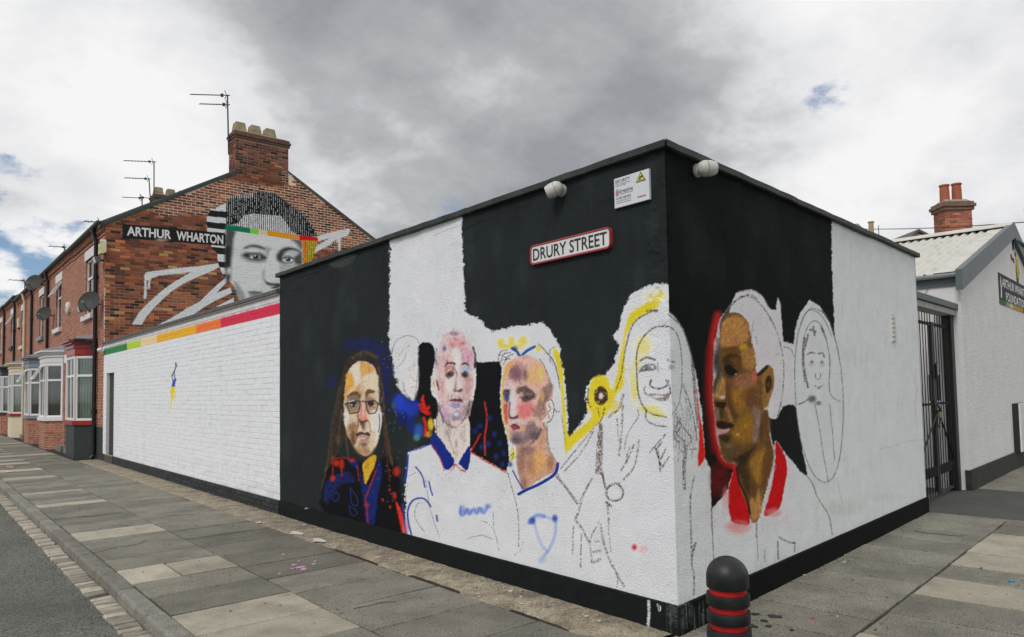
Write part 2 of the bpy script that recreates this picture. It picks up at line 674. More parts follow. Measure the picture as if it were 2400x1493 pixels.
def paint_corner_mural(P, side):
    """The unfinished portraits round the street corner. side: 'l' the wall along the street, 'r' the wall round the corner."""
    white = (203, 205, 210) if side == 'l' else (166, 169, 169)
    region = {}
    P.at(0, 0, 1)
    if side == 'l':
        for k in range(60):
            P.blob(random.uniform(665, 1560), random.uniform(400, 1100), 14, 44, (50, 56, 57) if k % 2 else (26, 30, 31), a=0.28)
        P.poly([(915, 560), (1083, 500), (1086, 640), (1090, 735), (1112, 741), (1128, 748), (1140, 768), (1156, 779), (1190, 768), (1246, 760), (1272, 755), (1291, 774), (1309, 806), (1316, 834), (1323, 891), (1329, 960), (1331, 1011), (1335, 1027),
                (1350, 1005), (1377, 967), (1372, 930), (1375, 905), (1390, 888), (1419, 880), (1438, 851), (1451, 806), (1437, 786), (1451, 771), (1461, 720), (1481, 690), (1511, 672), (1530, 666), (1640, 660), (1640, 1540), (946, 1300), (952, 1150), (955, 1060), (1010, 1040), (1023, 1018), (1012, 970),
                (985, 940), (971, 939), (945, 925), (932, 909), (926, 875), (917, 830), (911, 807)], white, smooth=False, soft=1.6, rough=3.0, vary=0.02)
        # cleaner straight edges of the white stripe
        P.poly([(917, 560), (1082, 500), (1087, 725), (1020, 760), (915, 800)], white, smooth=False, soft=1.5, rough=0.8, vary=0.02)
    else:
        P.poly([(1540, 300), (1947, 500), (1951, 640), (1957, 792), (1947, 762), (1920, 717), (1898, 704), (1876, 731), (1863, 775), (1861, 806), (1836, 801), (1828, 713), (1822, 698), (1817, 726), (1806, 726), (1783, 691), (1761, 678), (1726, 686), (1711, 717), (1686, 748), (1673, 806),
                (1671, 934), (1677, 1027), (1695, 1080), (1724, 1089), (1704, 1155), (1668, 1195), (1666, 1102), (1651, 1071), (1646, 969), (1633, 881), (1620, 832), (1602, 775), (1580, 742), (1540, 715)], (8, 12, 10), smooth=False, rough=1.4, vary=0.2)
        for k in range(26):
            P.blob(random.uniform(1590, 1930), random.uniform(430, 640), 18, 60, (20, 26, 24), a=0.3)
        P.at(1620, 660, 2.263)
        P.poly([(415, 720), (470, 690), (490, 660), (550, 660), (565, 760), (590, 900), (615, 1020), (580, 1010), (540, 960), (500, 915), (450, 845), (440, 880), (420, 800)], (16, 18, 17), rough=1.0)

    # ---- woman with spectacles and long locks
    P.at(740, 780, 3.11)

    def Z(pts, c, soft=4.0, a=0.95, rough=0.9):
        P.poly(pts, c if hasattr(c, '__len__') else (c, c, c), a=a * (0.92 if soft >= 4 else 1.0), soft=soft * (1.6 if soft >= 4 else 1.1), rough=rough * (2.0 if soft >= 4 else 1.0), vary=0.14)
    K = lambda *a, **k: P.blob(*a, **k)
    if side == 'l':
        for x, y, rx, ry in ((240, 90, 40, 60), (430, 160, 120, 110), (500, 420, 45, 160), (110, 360, 40, 50), (340, 80, 90, 50), (520, 280, 60, 80)):
            K(x, y, rx, ry, (27, 33, 84), a=0.75, dry=0.6)
        P.poly([(180, 900), (120, 880), (80, 980), (40, 1150), (60, 1300), (300, 1390), (640, 1480), (640, 1300), (600, 1000), (540, 900), (400, 940)], (16, 15, 18), soft=8, rough=3)
        region['portrait_a'] = P.poly([(300, 140), (400, 130), (460, 200), (490, 330), (500, 520), (520, 700), (560, 900), (570, 960), (545, 960), (500, 800), (470, 560), (450, 260), (340, 200), (240, 260), (205, 420), (215, 620), (210, 760), (170, 860), (110, 960), (70, 1000), (100, 860), (130, 650), (160, 480), (180, 330), (220, 200)], (50, 43, 37), a=0.95, rough=1.5, vary=0.5)
        for pts, w, c in (([(170, 400), (120, 680), (85, 960), (40, 1130)], 4, (74, 62, 48)), ([(190, 560), (160, 820)], 3, (92, 76, 54)), ([(495, 600), (525, 800), (560, 960)], 4, (84, 68, 50)), ([(215, 640), (225, 800), (240, 930)], 4, (88, 74, 56)), ([(505, 760), (520, 930), (540, 1080)], 1.6, (110, 40, 32)), ([(230, 250), (180, 420), (150, 600)], 5, (60, 50, 42)), ([(455, 260), (488, 420), (495, 560)], 4, (86, 72, 54)), ([(270, 180), (350, 140), (430, 170)], 5, (84, 76, 66)), ([(140, 700), (110, 900)], 4, (60, 50, 40))):
            P.line(pts, w, c, dry=0.35)
        P.at(790, 830, 3.342)
        Z([(150, 62), (190, 55), (240, 65), (285, 95), (310, 150), (322, 240), (325, 360), (345, 450), (340, 560), (325, 640), (315, 700), (285, 770), (240, 800), (190, 790), (140, 750), (100, 680), (75, 610), (55, 520), (55, 420), (60, 300), (70, 190), (100, 110)], (198, 178, 152), 2)
        Z([(110, 110), (160, 70), (180, 90), (175, 200), (150, 270), (110, 290), (125, 200)], (217, 210, 198))
        Z([(75, 160), (110, 150), (132, 200), (125, 260), (95, 290), (70, 360), (62, 330), (68, 240)], (206, 148, 36))
        Z([(185, 65), (240, 72), (290, 110), (275, 150), (215, 170), (180, 150)], (200, 150, 76))
        Z([(215, 170), (310, 160), (322, 260), (325, 340), (290, 290), (225, 250)], (212, 200, 174))
        Z([(165, 230), (190, 300), (185, 360), (165, 330)], (182, 150, 112))
        Z([(100, 290), (165, 250), (180, 300), (110, 310)], (190, 150, 100))
        Z([(78, 340), (110, 300), (160, 300), (182, 350), (178, 400), (165, 440), (110, 455), (85, 420)], (116, 96, 82), 5)
        Z([(80, 335), (110, 298), (150, 292), (180, 320), (178, 345), (140, 315), (105, 325)], (102, 78, 54), 3)
        Z([(215, 335), (225, 290), (255, 275), (298, 290), (280, 305), (250, 310), (230, 345)], (116, 76, 40), 3)
        Z([(215, 350), (250, 335), (300, 365), (315, 400), (300, 450), (250, 465), (225, 430)], (138, 112, 92), 4)
        Z([(100, 425), (165, 425), (160, 455), (110, 460)], (160, 136, 96), 5)
        Z([(240, 420), (300, 415), (295, 455), (250, 460)], (170, 130, 100), 5)
        Z([(100, 390), (125, 372), (155, 380), (160, 402), (130, 415), (108, 408)], (40, 37, 44), 2)
        Z([(235, 385), (260, 366), (285, 375), (285, 400), (258, 412)], (34, 30, 34), 2)
        for x, y in ((114, 398), (292, 402), (150, 400)):
            K(x, y, 8, 6, (196, 186, 178), a=0.9)
        Z([(185, 380), (205, 370), (222, 420), (235, 500), (230, 525), (200, 535), (170, 515), (172, 470)], (196, 134, 122), 3)
        P.line([(205, 385), (207, 430), (205, 480)], 3, (224, 200, 190), soft=3, a=0.9)
        Z([(168, 505), (200, 520), (238, 505), (235, 530), (200, 545), (172, 530)], (128, 62, 54), 3)
        Z([(180, 535), (215, 540), (212, 590), (198, 590)], (70, 50, 46), 4)
        P.line([(160, 470), (165, 530), (150, 600)], 3, (118, 82, 62), soft=3, a=0.9)
        P.line([(245, 520), (258, 570), (262, 620)], 2, (112, 74, 50), soft=2, a=0.9)
        Z([(60, 440), (90, 470), (88, 540), (65, 560)], (204, 204, 204), 4)
        Z([(85, 560), (150, 540), (152, 640), (130, 700), (95, 650)], (150, 106, 70), 7)
        Z([(95, 650), (140, 610), (150, 680), (125, 710)], (106, 66, 48), 6)
        Z([(255, 470), (325, 440), (335, 560), (315, 660), (280, 720), (270, 620)], (218, 214, 210), 5)
        Z([(265, 620), (300, 600), (290, 720), (262, 740)], (200, 176, 150), 5)
        Z([(145, 630), (185, 605), (210, 615), (240, 610), (262, 640), (235, 640), (190, 632), (165, 645)], (64, 44, 44), 2)
        Z([(165, 645), (190, 632), (240, 640), (255, 655), (225, 682), (190, 682)], (172, 126, 126), 2)
        K(205, 658, 18, 8, (210, 182, 176), a=0.9)
        Z([(175, 692), (240, 692), (225, 730), (190, 735)], (98, 68, 50), 6)
        Z([(140, 740), (190, 725), (270, 740), (240, 792), (190, 788)], (160, 120, 90), 8)
        K(272, 740, 18, 30, (212, 192, 166), a=0.9)
        P.line([(95, 680), (130, 745), (175, 795), (215, 812), (262, 792), (302, 740)], 7, (46, 38, 33), soft=7, a=0.9)
        for pts in ([(70, 388), (95, 378), (135, 370), (176, 366), (179, 410), (166, 456), (100, 468), (88, 425), (80, 395)], [(226, 372), (290, 362), (318, 385), (315, 420), (300, 460), (250, 468), (230, 425), (226, 372)], [(178, 376), (200, 366), (226, 376)], [(62, 398), (90, 384)], [(318, 380), (345, 410), (362, 455)]):
            P.line(pts, 2.4, (40, 39, 46), smooth=False)
        P.line([(92, 372), (130, 364)], 1.2, (190, 192, 198))
        P.line([(340, 458), (343, 520), (330, 605)], 3.4, (220, 218, 218))
        P.line([(329, 470), (333, 540), (326, 610)], 2.2, (30, 26, 26))
        P.at(740, 780, 3.11)
        P.poly([(343, 950), (432, 888), (430, 960), (395, 1040), (360, 1104), (346, 1020)], (196, 156, 44), soft=3)
        K(370, 960, 20, 40, (150, 100, 40), a=0.5)
        P.poly([(235, 940), (300, 930), (320, 1040), (340, 1180), (360, 1330), (372, 1400), (420, 1395), (450, 1220), (480, 1050), (470, 940), (440, 960), (430, 1050), (365, 1112), (320, 1010)], (26, 42, 112), a=0.9, soft=3, rough=2, dry=0.15, vary=0.5)
        P.poly([(60, 1120), (120, 1050), (230, 1010), (290, 1090), (200, 1100), (120, 1180), (80, 1250)], (26, 40, 96), a=0.8, soft=4, rough=3, dry=0.3)
        for pts, w in (([(120, 915), (128, 1060)], 3), ([(190, 915), (192, 1050)], 3), ([(110, 920), (200, 910), (280, 930)], 2.5), ([(440, 1000), (400, 1110), (362, 1210), (372, 1260), (380, 1400)], 3.5), ([(300, 960), (315, 1080)], 2.5)):
            P.line(pts, w, (158, 44, 30), dry=0.35)
        for a in ((125, 1060, 22, 25), (150, 950, 30, 26), (190, 960, 20, 40), (372, 1255, 18, 18), (590, 1010, 28, 36), (540, 1145, 10, 14), (490, 1220, 8, 14), (542, 1270, 9, 14), (575, 1190, 16, 30), (265, 930, 20, 18)):
            K(*a, (186, 48, 30), a=0.75, dry=0.5)
        P.poly([(585, 1235), (612, 1270), (636, 1340), (652, 1480), (632, 1475), (615, 1380)], (212, 52, 34), soft=4)
        K(655, 1430, 22, 60, (230, 130, 120), a=0.7)
        for pts in ([(150, 1160), (120, 1200), (150, 1230), (172, 1190), (150, 1160)], [(252, 1130), (300, 1200), (300, 1260), (262, 1240), (252, 1130)], [(240, 1260), (290, 1290), (300, 1320), (262, 1330), (240, 1260)], [(68, 1150), (66, 1230)]):
            P.line(pts, 1.6, (34, 54, 118), a=0.8)

    # ---- white-shirted man, and the faint head beside him
    P.at(900, 740, 2.666)
    if side == 'l':
        P.poly([(215, 195), (270, 165), (308, 190), (318, 260), (300, 380), (295, 480), (332, 530), (332, 640), (240, 640), (190, 525), (205, 470), (212, 400)], (18, 19, 22), rough=1.6)
        P.poly([(568, 283), (600, 290), (720, 284), (738, 330), (725, 480), (735, 640), (770, 780), (782, 900), (768, 975), (650, 915), (545, 850), (525, 640), (545, 560), (565, 470), (575, 380)], (19, 20, 24), smooth=False, rough=1.6)
        region['portrait_h'] = P.poly([(50, 240), (80, 160), (140, 125), (205, 165), (212, 260), (212, 400), (190, 525), (150, 515), (100, 470), (80, 380)], (206, 207, 211), a=0.3)
        for pts in ([(45, 250), (70, 165), (140, 125), (200, 140), (218, 170)], [(90, 250), (125, 210), (160, 185)], [(75, 330), (105, 300), (130, 265), (138, 225)], [(150, 330), (170, 318), (190, 310)], [(152, 345), (178, 335)], [(172, 378), (184, 402), (200, 410)], [(170, 450), (192, 440)], [(84, 390), (98, 470), (150, 522)], [(212, 200), (210, 340), (200, 450), (192, 515)], [(120, 420), (132, 480), (160, 510)]):
            P.line(pts, 2.2, (84, 78, 78), dry=0.3, a=0.95)
        Z([(150, 300), (200, 290), (208, 430), (190, 510), (150, 500), (135, 420)], (196, 190, 188), 6, 0.6)
        Z([(60, 330), (90, 200), (150, 160), (150, 240), (110, 320), (90, 400)], (188, 188, 190), 6, 0.5)
        for a in ((95, 545, 45, 60, (34, 66, 186)), (140, 590, 60, 70, (30, 58, 172)), (190, 570, 40, 50, (28, 52, 150)), (120, 640, 40, 50, (18, 30, 90)), (215, 720, 34, 50, (42, 82, 160)), (205, 760, 22, 24, (70, 120, 120)), (60, 560, 14, 20, (60, 90, 60)), (170, 680, 30, 60, (22, 40, 110))):
            K(*a, a=0.95, dry=0.3)
        for pts, w in (([(238, 520), (262, 590), (280, 570)], 7), ([(225, 560), (250, 600), (285, 610)], 8), ([(250, 640), (262, 690), (258, 750)], 6), ([(245, 500), (240, 560)], 4)):
            P.line(pts, w, (196, 38, 24), dry=0.2)
        K(292, 680, 18, 40, (226, 196, 44), a=0.95)
        K(280, 740, 20, 20, (214, 150, 40), a=0.8)
        region['portrait_b'] = P.poly([(400, 92), (470, 92), (530, 150), (560, 230), (566, 380), (550, 520), (530, 620), (495, 672), (450, 700), (400, 690), (352, 600), (330, 480), (320, 330), (335, 220), (360, 140)], (205, 182, 182), soft=6, rough=1.5)
        P.at(1000, 770, 3.615)
        Z([(130, 170), (165, 100), (210, 55), (265, 50), (320, 95), (365, 160), (385, 230), (300, 180), (200, 190)], (206, 190, 192), 9, 0.7)
        Z([(200, 80), (260, 70), (320, 120), (330, 200), (200, 180), (190, 110)], (198, 160, 166), 8)
        for a in ((300, 128, 32, 20, (196, 108, 108)), (215, 140, 42, 30, (200, 138, 144)), (230, 42, 46, 20, (128, 108, 150)), (147, 170, 20, 28, (100, 90, 150)), (250, 95, 30, 20, (190, 120, 130))):
            K(*a, a=0.85)
        Z([(290, 200), (380, 190), (392, 280), (330, 290), (300, 260)], (190, 140, 165), 8)
        Z([(225, 180), (280, 190), (285, 290), (260, 420), (240, 330)], (224, 222, 224), 6)
        Z([(90, 250), (160, 220), (200, 270), (140, 320), (100, 330)], (202, 166, 166), 8)
        Z([(85, 330), (140, 350), (150, 430), (90, 430)], (206, 178, 174), 7)
        Z([(150, 340), (190, 310), (235, 315), (240, 360), (190, 345), (160, 375)], (188, 124, 122), 3)
        Z([(160, 385), (195, 355), (228, 370), (232, 395), (205, 420), (170, 415)], (104, 74, 72), 3)
        K(190, 390, 20, 18, (40, 30, 32), a=1)
        Z([(290, 330), (340, 310), (380, 340), (370, 375), (310, 360)], (162, 172, 206), 4)
        Z([(295, 390), (325, 360), (360, 380), (355, 410), (320, 420)], (90, 72, 74), 3)
        K(328, 391, 20, 18, (38, 30, 34), a=1)
        Z([(140, 330), (160, 295), (195, 278), (242, 290), (240, 310), (190, 298), (160, 315)], (30, 24, 28), 2)
        Z([(292, 300), (310, 288), (345, 292), (370, 320), (355, 318), (325, 305), (295, 312)], (34, 26, 30), 2)
        Z([(235, 350), (250, 400), (232, 500), (225, 520), (245, 530), (255, 450), (262, 380)], (144, 122, 98), 3)
        Z([(255, 430), (290, 440), (300, 500), (270, 500)], (218, 208, 208), 4)
        Z([(228, 510), (260, 525), (300, 505), (295, 535), (260, 538), (235, 530)], (86, 60, 54), 2)
        Z([(150, 440), (225, 420), (225, 500), (190, 560), (150, 500)], (220, 214, 214), 7)
        Z([(85, 430), (140, 450), (160, 540), (110, 590), (85, 530)], (194, 152, 152), 7)
        Z([(72, 430), (95, 460), (105, 525), (85, 500)], (70, 52, 52), 3)
        Z([(330, 440), (395, 420), (385, 520), (350, 590), (310, 540)], (190, 150, 150), 7)
        Z([(190, 560), (320, 560), (330, 600), (250, 585), (180, 610)], (204, 176, 176), 5)
        Z([(195, 615), (230, 590), (262, 600), (285, 590), (308, 625), (260, 618)], (102, 48, 54), 2)
        Z([(205, 620), (260, 622), (300, 628), (280, 645), (225, 645)], (194, 166, 172), 2)
        Z([(200, 642), (300, 650), (280, 675), (215, 670)], (148, 148, 198), 4)
        Z([(215, 720), (255, 695), (290, 720), (295, 770), (220, 775)], (134, 128, 144), 5)
        K(255, 728, 22, 18, (208, 212, 226), a=0.9)
        Z([(110, 640), (170, 650), (200, 760), (160, 770), (120, 700)], (180, 148, 170), 8)
        Z([(300, 690), (360, 620), (350, 700), (310, 770)], (160, 136, 140), 7)
        P.line([(92, 640), (118, 715), (165, 795), (225, 838), (285, 818), (338, 745), (370, 620)], 6, (50, 42, 44), soft=6, dry=0.15, a=0.9)
        Z([(35, 410), (55, 400), (75, 450), (80, 560), (55, 550), (38, 480)], (208, 198, 194), 2)
        K(60, 470, 10, 36, (184, 136, 136), a=0.8)
        Z([(400, 400), (415, 420), (412, 500), (398, 530)], (218, 214, 210), 2)
        P.line([(395, 160), (412, 230), (406, 330)], 5, (24, 22, 24), dry=0.1)
        P.line([(85, 170), (75, 250), (80, 300)], 3, (60, 80, 150), dry=0.3)
        P.at(900, 740, 2.666)
        P.poly([(340, 595), (380, 680), (450, 706), (525, 640), (528, 800), (452, 908), (395, 830), (328, 730)], (208, 200, 196), rough=0.8)
        for a in ((400, 720, 36, 50, (160, 140, 132)), (470, 730, 40, 40, (190, 176, 172)), (355, 690, 20, 60, (180, 164, 158)), (450, 850, 20, 50, (190, 164, 152)), (500, 740, 20, 80, (176, 158, 152)), (455, 800, 12, 30, (130, 110, 104))):
            K(*a, a=0.6)
        P.line([(340, 600), (330, 660), (332, 735)], 1.8, (90, 70, 64), dry=0.2)
        P.line([(360, 640), (400, 740), (440, 860)], 1.3, (130, 106, 98), dry=0.3)
        P.poly([(300, 745), (330, 738), (395, 830), (442, 915), (384, 966), (350, 890), (293, 800)], (26, 48, 138), rough=1)
        P.poly([(532, 815), (470, 912), (480, 935), (524, 966), (542, 860)], (24, 46, 132), rough=1)
        for pts, w in (([(293, 802), (345, 880), (376, 968)], 3), ([(442, 930), (428, 960), (412, 966)], 4.5), ([(452, 932), (480, 962), (508, 972)], 4), ([(543, 850), (600, 890), (680, 935), (768, 982)], 4), ([(628, 540), (642, 640), (628, 760), (632, 870)], 3.5), ([(600, 740), (570, 800), (545, 840)], 4)):
            P.line(pts, w, (186, 50, 40), dry=0.25)
        for x, y in ((600, 690), (570, 720), (660, 640), (690, 740), (720, 800), (650, 800), (700, 880), (745, 860), (610, 820), (740, 930)):
            K(x, y, 17, 20, (28, 48, 116), a=0.75, dry=0.8)
        for pts, w in (([(158, 846), (225, 830), (292, 800)], 2.6), ([(152, 870), (146, 950), (132, 1035)], 4.5), ([(200, 945), (240, 1000), (256, 1070)], 3.6), ([(280, 1035), (290, 1080), (304, 1122)], 3.4), ([(170, 1368), (152, 1290), (152, 1210), (185, 1152), (240, 1140), (275, 1165), (292, 1192)], 4.2), ([(328, 1248), (333, 1282)], 4), ([(118, 1180), (128, 1300), (135, 1360)], 3)):
            P.line(pts, w, (28, 58, 150), soft=2.4)
        for pts in ([(260, 1010), (285, 1190), (310, 1280), (346, 1382)], [(258, 1358), (215, 1300), (192, 1240), (212, 1175), (250, 1170)], [(525, 1392), (610, 1372), (682, 1398)], [(682, 1225), (688, 1330), (705, 1400), (716, 1465)], [(610, 1280), (655, 1300), (690, 1342)], [(160, 1000), (200, 980)], [(150, 1040), (140, 1120), (135, 1160)]):
            P.line(pts, 2.2, (112, 104, 102), dry=0.45)
        for a in ((490, 1215, 26, 34), (530, 1225, 40, 24), (600, 1215, 46, 24), (650, 1190, 26, 20), (480, 1230, 14, 22)):
            K(*a, (96, 124, 192), a=0.75)
        P.line([(480, 1190), (476, 1240), (500, 1246), (520, 1205), (535, 1240), (560, 1205), (580, 1240), (600, 1200), (625, 1236), (650, 1190)], 4, (66, 100, 182), soft=5, a=0.8)

    # ---- man with the yellow crest
    P.at(1130, 730, 2.49)
    if side == 'l':
        P.poly([(412, 225), (440, 225), (466, 300), (480, 500), (496, 690), (512, 745), (490, 832), (482, 800), (470, 620), (455, 400), (430, 290)], (222, 206, 38), soft=3, rough=1.5)
        for a in ((110, 180, 26, 28), (170, 172, 24, 30), (240, 170, 34, 30), (195, 205, 60, 20), (130, 205, 40, 16), (330, 215, 22, 22)):
            K(*a, (234, 220, 70), a=0.9)
        for pts in ([(95, 280), (110, 235), (150, 225)], [(110, 300), (125, 250), (165, 240)], [(125, 310), (150, 265), (180, 250)], [(100, 250), (140, 270)], [(115, 285), (165, 275)]):
            P.line(pts, 2.4, (52, 44, 38), dry=0.3)
        P.line([(175, 215), (205, 235), (225, 262), (260, 232), (308, 205)], 6.5, (28, 78, 150), soft=3)
        K(192, 215, 22, 18, (20, 60, 100), a=0.9)
        region['portrait_c'] = P.poly([(190, 272), (270, 257), (330, 282), (372, 332), (402, 420), (412, 500), (385, 560), (380, 640), (330, 740), (260, 786), (200, 780), (160, 740), (150, 680), (125, 600), (115, 500), (125, 400), (145, 320)], (212, 172, 160), rough=1)
        P.at(1165, 800, 3.34)
        Z([(95, 190), (170, 170), (250, 230), (255, 290), (160, 320), (95, 300)], (160, 120, 125), 10)
        K(150, 250, 55, 60, (130, 90, 102), a=0.9)
        K(235, 262, 25, 36, (90, 70, 76), a=0.9)
        Z([(60, 190), (110, 150), (130, 170), (85, 240), (60, 300)], (230, 174, 100), 6)
        Z([(255, 200), (340, 190), (365, 290), (320, 340), (250, 320)], (226, 180, 128), 9)
        K(342, 250, 20, 62, (228, 208, 110), a=0.9)
        Z([(60, 310), (140, 330), (140, 380), (60, 370)], (208, 186, 190), 6)
        Z([(145, 390), (170, 360), (220, 350), (290, 390), (300, 430), (270, 450), (215, 430), (190, 400), (160, 410)], (74, 60, 62), 4)
        Z([(180, 440), (225, 425), (275, 440), (265, 470), (210, 478)], (52, 40, 42), 4)
        K(245, 412, 40, 16, (132, 112, 110), a=0.8)
        Z([(48, 390), (75, 372), (110, 385), (118, 430), (95, 480), (62, 460), (48, 420)], (64, 66, 90), 4)
        K(85, 432, 20, 35, (46, 70, 126), a=0.9)
        K(80, 386, 32, 10, (50, 46, 52), a=0.9)
        Z([(50, 490), (85, 490), (88, 570), (72, 650), (50, 590)], (208, 66, 52), 4)
        Z([(105, 400), (140, 380), (155, 500), (150, 570), (110, 590), (92, 560)], (216, 208, 212), 5)
        P.line([(102, 480), (93, 560), (102, 602)], 4, (116, 100, 112), soft=3)
        Z([(98, 590), (135, 592), (160, 570), (166, 602), (120, 614)], (62, 48, 56), 3)
        Z([(170, 500), (260, 480), (300, 520), (250, 590), (190, 610), (165, 560)], (216, 112, 118), 8)
        Z([(320, 470), (360, 440), (385, 500), (370, 600), (300, 600), (280, 570)], (148, 116, 108), 8)
        Z([(95, 620), (190, 610), (205, 650), (110, 645)], (206, 184, 184), 5)
        Z([(105, 660), (130, 648), (160, 655), (188, 690), (150, 690), (125, 702)], (142, 66, 76), 2.5)
        P.line([(103, 664), (140, 652), (190, 692)], 1.8, (70, 36, 42))
        Z([(95, 705), (190, 695), (230, 640), (300, 620), (340, 700), (260, 790), (180, 825), (120, 790)], (124, 106, 112), 10)
        K(150, 772, 50, 34, (88, 78, 86), a=0.9)
        K(290, 742, 50, 40, (98, 84, 92), a=0.9)
        K(200, 690, 26, 16, (218, 166, 90), a=0.8)
        K(320, 640, 22, 30, (214, 186, 170), a=0.8)
        P.line([(345, 690), (300, 772), (230, 832), (160, 830)], 5, (70, 60, 72), soft=5, a=0.9)
        Z([(345, 380), (420, 330), (432, 400), (390, 480), (355, 520), (340, 440)], (132, 106, 102), 5)
        K(355, 432, 14, 50, (192, 160, 90), a=0.9)
        P.line([(75, 200), (45, 320), (40, 440), (50, 600), (95, 760)], 3.2, (230, 194, 44), soft=2.4, dry=0.1)
        Z([(385, 480), (420, 455), (448, 500), (440, 580), (410, 630), (375, 640), (360, 620), (395, 570)], (214, 207, 204), 2)
        for pts in ([(395, 470), (420, 455), (446, 500), (440, 580), (412, 628), (372, 640)], [(405, 500), (420, 530), (400, 560), (410, 600)], [(446, 530), (468, 552), (495, 548)], [(362, 640), (385, 720), (400, 800)]):
            P.line(pts, 2.4, (54, 42, 42), dry=0.15)
        P.line([(340, 30), (390, 90), (440, 150), (470, 230), (490, 330)], 3, (60, 54, 54), dry=0.35)
        P.line([(370, 200), (410, 280), (425, 330)], 1.8, (110, 100, 98), dry=0.35)
        P.at(1130, 730, 2.49)
        P.poly([(200, 792), (260, 786), (330, 740), (376, 662), (385, 790), (440, 890), (430, 930), (330, 985), (240, 1040), (215, 960), (200, 880)], (190, 146, 124), rough=1.2)
        for a in ((340, 870, 46, 66, (214, 166, 84)), (300, 940, 40, 40, (200, 150, 90)), (226, 870, 26, 90, (124, 92, 86)), (265, 810, 50, 30, (112, 88, 88)), (280, 900, 30, 60, (160, 112, 88)), (380, 800, 18, 60, (190, 164, 150)), (400, 880, 24, 50, (150, 106, 80)), (245, 1000, 20, 40, (120, 84, 74))):
            K(*a, a=0.65)
        K(176, 835, 18, 46, (216, 204, 44), a=0.95)
        K(164, 892, 16, 20, (36, 84, 120), a=0.9)
        P.line([(168, 840), (182, 826), (178, 856), (166, 866)], 1.8, (40, 90, 70))
        P.line([(213, 1066), (260, 1040), (330, 1010), (400, 968), (432, 936), (442, 888)], 7, (22, 56, 146), soft=2)
        P.line([(178, 928), (205, 980), (238, 1036)], 3.2, (26, 58, 146), soft=2)
        for pts, w, a in (([(275, 1232), (315, 1192), (360, 1195)], 9, 0.75), ([(360, 1195), (400, 1208), (432, 1206)], 5, 0.5), ([(300, 1215), (318, 1290), (345, 1360), (380, 1402)], 5, 0.5), ([(432, 1210), (425, 1300), (395, 1380), (340, 1455)], 6, 0.6)):
            P.line(pts, w, (70, 118, 196), soft=6, a=a)
        K(292, 1222, 24, 26, (24, 66, 160), a=0.9)
        K(424, 1208, 20, 28, (24, 66, 160), a=0.9)
        K(350, 1450, 30, 26, (150, 186, 220), a=0.5)
        for pts, w in (([(150, 945), (180, 1060), (205, 1150), (212, 1250), (214, 1370)], 2.4), ([(238, 1345), (225, 1390), (190, 1422)], 2.2), ([(440, 950), (490, 1030), (552, 1122)], 4), ([(330, 190), (385, 245), (430, 325), (455, 450)], 2.6), ([(400, 300), (395, 230), (430, 205)], 2.4), ([(462, 600), (480, 720), (490, 825)], 2.2), ([(330, 270), (370, 330), (395, 420)], 1.4), ([(380, 660), (390, 790), (442, 890)], 2.2)):
            P.line(pts, w, (84, 72, 70), dry=0.45)

    # ---- laughing woman who wraps round the corner, holding a trophy
    P.at(1300, 650, 1.99)
    if side == 'l':
        region['portrait_d'] = P.poly([(520, 140), (430, 165), (350, 250), (320, 400), (290, 540), (190, 470), (160, 560), (190, 660), (20, 900), (90, 1080), (90, 1200), (160, 1330), (330, 1450), (560, 1480), (540, 900), (530, 600)], (206, 208, 212), a=0.15)
        P.poly([(500, 60), (440, 112), (360, 160), (330, 230), (310, 330), (290, 450), (268, 520), (246, 468), (190, 462), (160, 520), (152, 612), (170, 652), (66, 748), (54, 818), (110, 762), (200, 682), (240, 640), (290, 542), (322, 500), (328, 330), (348, 240), (400, 182), (480, 142)], (228, 210, 52), soft=6, rough=1.5, vary=0.05)
        K(470, 90, 60, 34, (230, 222, 150), a=0.6)
        for a in ((412, 320, 40, 56, (232, 222, 108)), (374, 520, 20, 70, (228, 216, 70)), (440, 614, 62, 22, (226, 216, 62)), (480, 640, 40, 18, (228, 218, 80)), (385, 400, 20, 40, (230, 222, 130)), (270, 600, 40, 40, (226, 206, 60)), (360, 450, 16, 60, (232, 226, 150))):
            K(*a, a=0.75)
    S = lambda pts, w=2.4, dry=0.3, c=INK, a=0.95: P.line(pts, w * 1.25, c, dry=dry, a=a)
    cg = INK if side == 'l' else (62, 56, 54)
    S([(530, 230), (470, 232), (415, 275), (384, 350), (384, 470), (398, 570), (440, 630), (520, 652)], 3.2, 0.2)
    S([(528, 224), (568, 262), (590, 350), (594, 480), (580, 585), (545, 642)], 2.4, 0.4, cg)
    S([(478, 152), (432, 168), (372, 208), (342, 280), (322, 380), (310, 460), (285, 530)], 3.4, 0.3)
    S([(430, 155), (478, 158)], 5, 0.3)
    S([(530, 172), (590, 232), (628, 325), (650, 430), (660, 540)], 3, 0.3, cg)
    S([(640, 380), (655, 560), (668, 700)], 4, 0.3, cg)
    S([(400, 388), (428, 374), (466, 384)], 4.2, 0.1)
    S([(525, 386), (560, 396)], 3.6, 0.25, cg)
    for pts in ([(395, 440), (420, 412), (458, 408), (470, 425)], [(400, 436), (430, 432), (462, 430)]):
        S(pts, 4, 0.2)
    K(432, 422, 22, 12, INK, a=0.8)
    S([(478, 400), (482, 440)], 2, 0.3)
    K(545, 418, 18, 12, cg, a=0.6)
    S([(450, 480), (446, 506), (482, 520), (522, 506), (530, 482)], 3.6, 0.15)
    S([(520, 480), (536, 512), (540, 545)], 3.4, 0.2)
    P.poly([(434, 545), (470, 542), (500, 548), (534, 540), (530, 568), (505, 578), (465, 568)], (96, 74, 72), a=0.85, dry=0.2)
    K(480, 556, 34, 8, (214, 214, 216), a=0.7)
    S([(422, 508), (418, 530), (436, 556)], 2.2, 0.3)
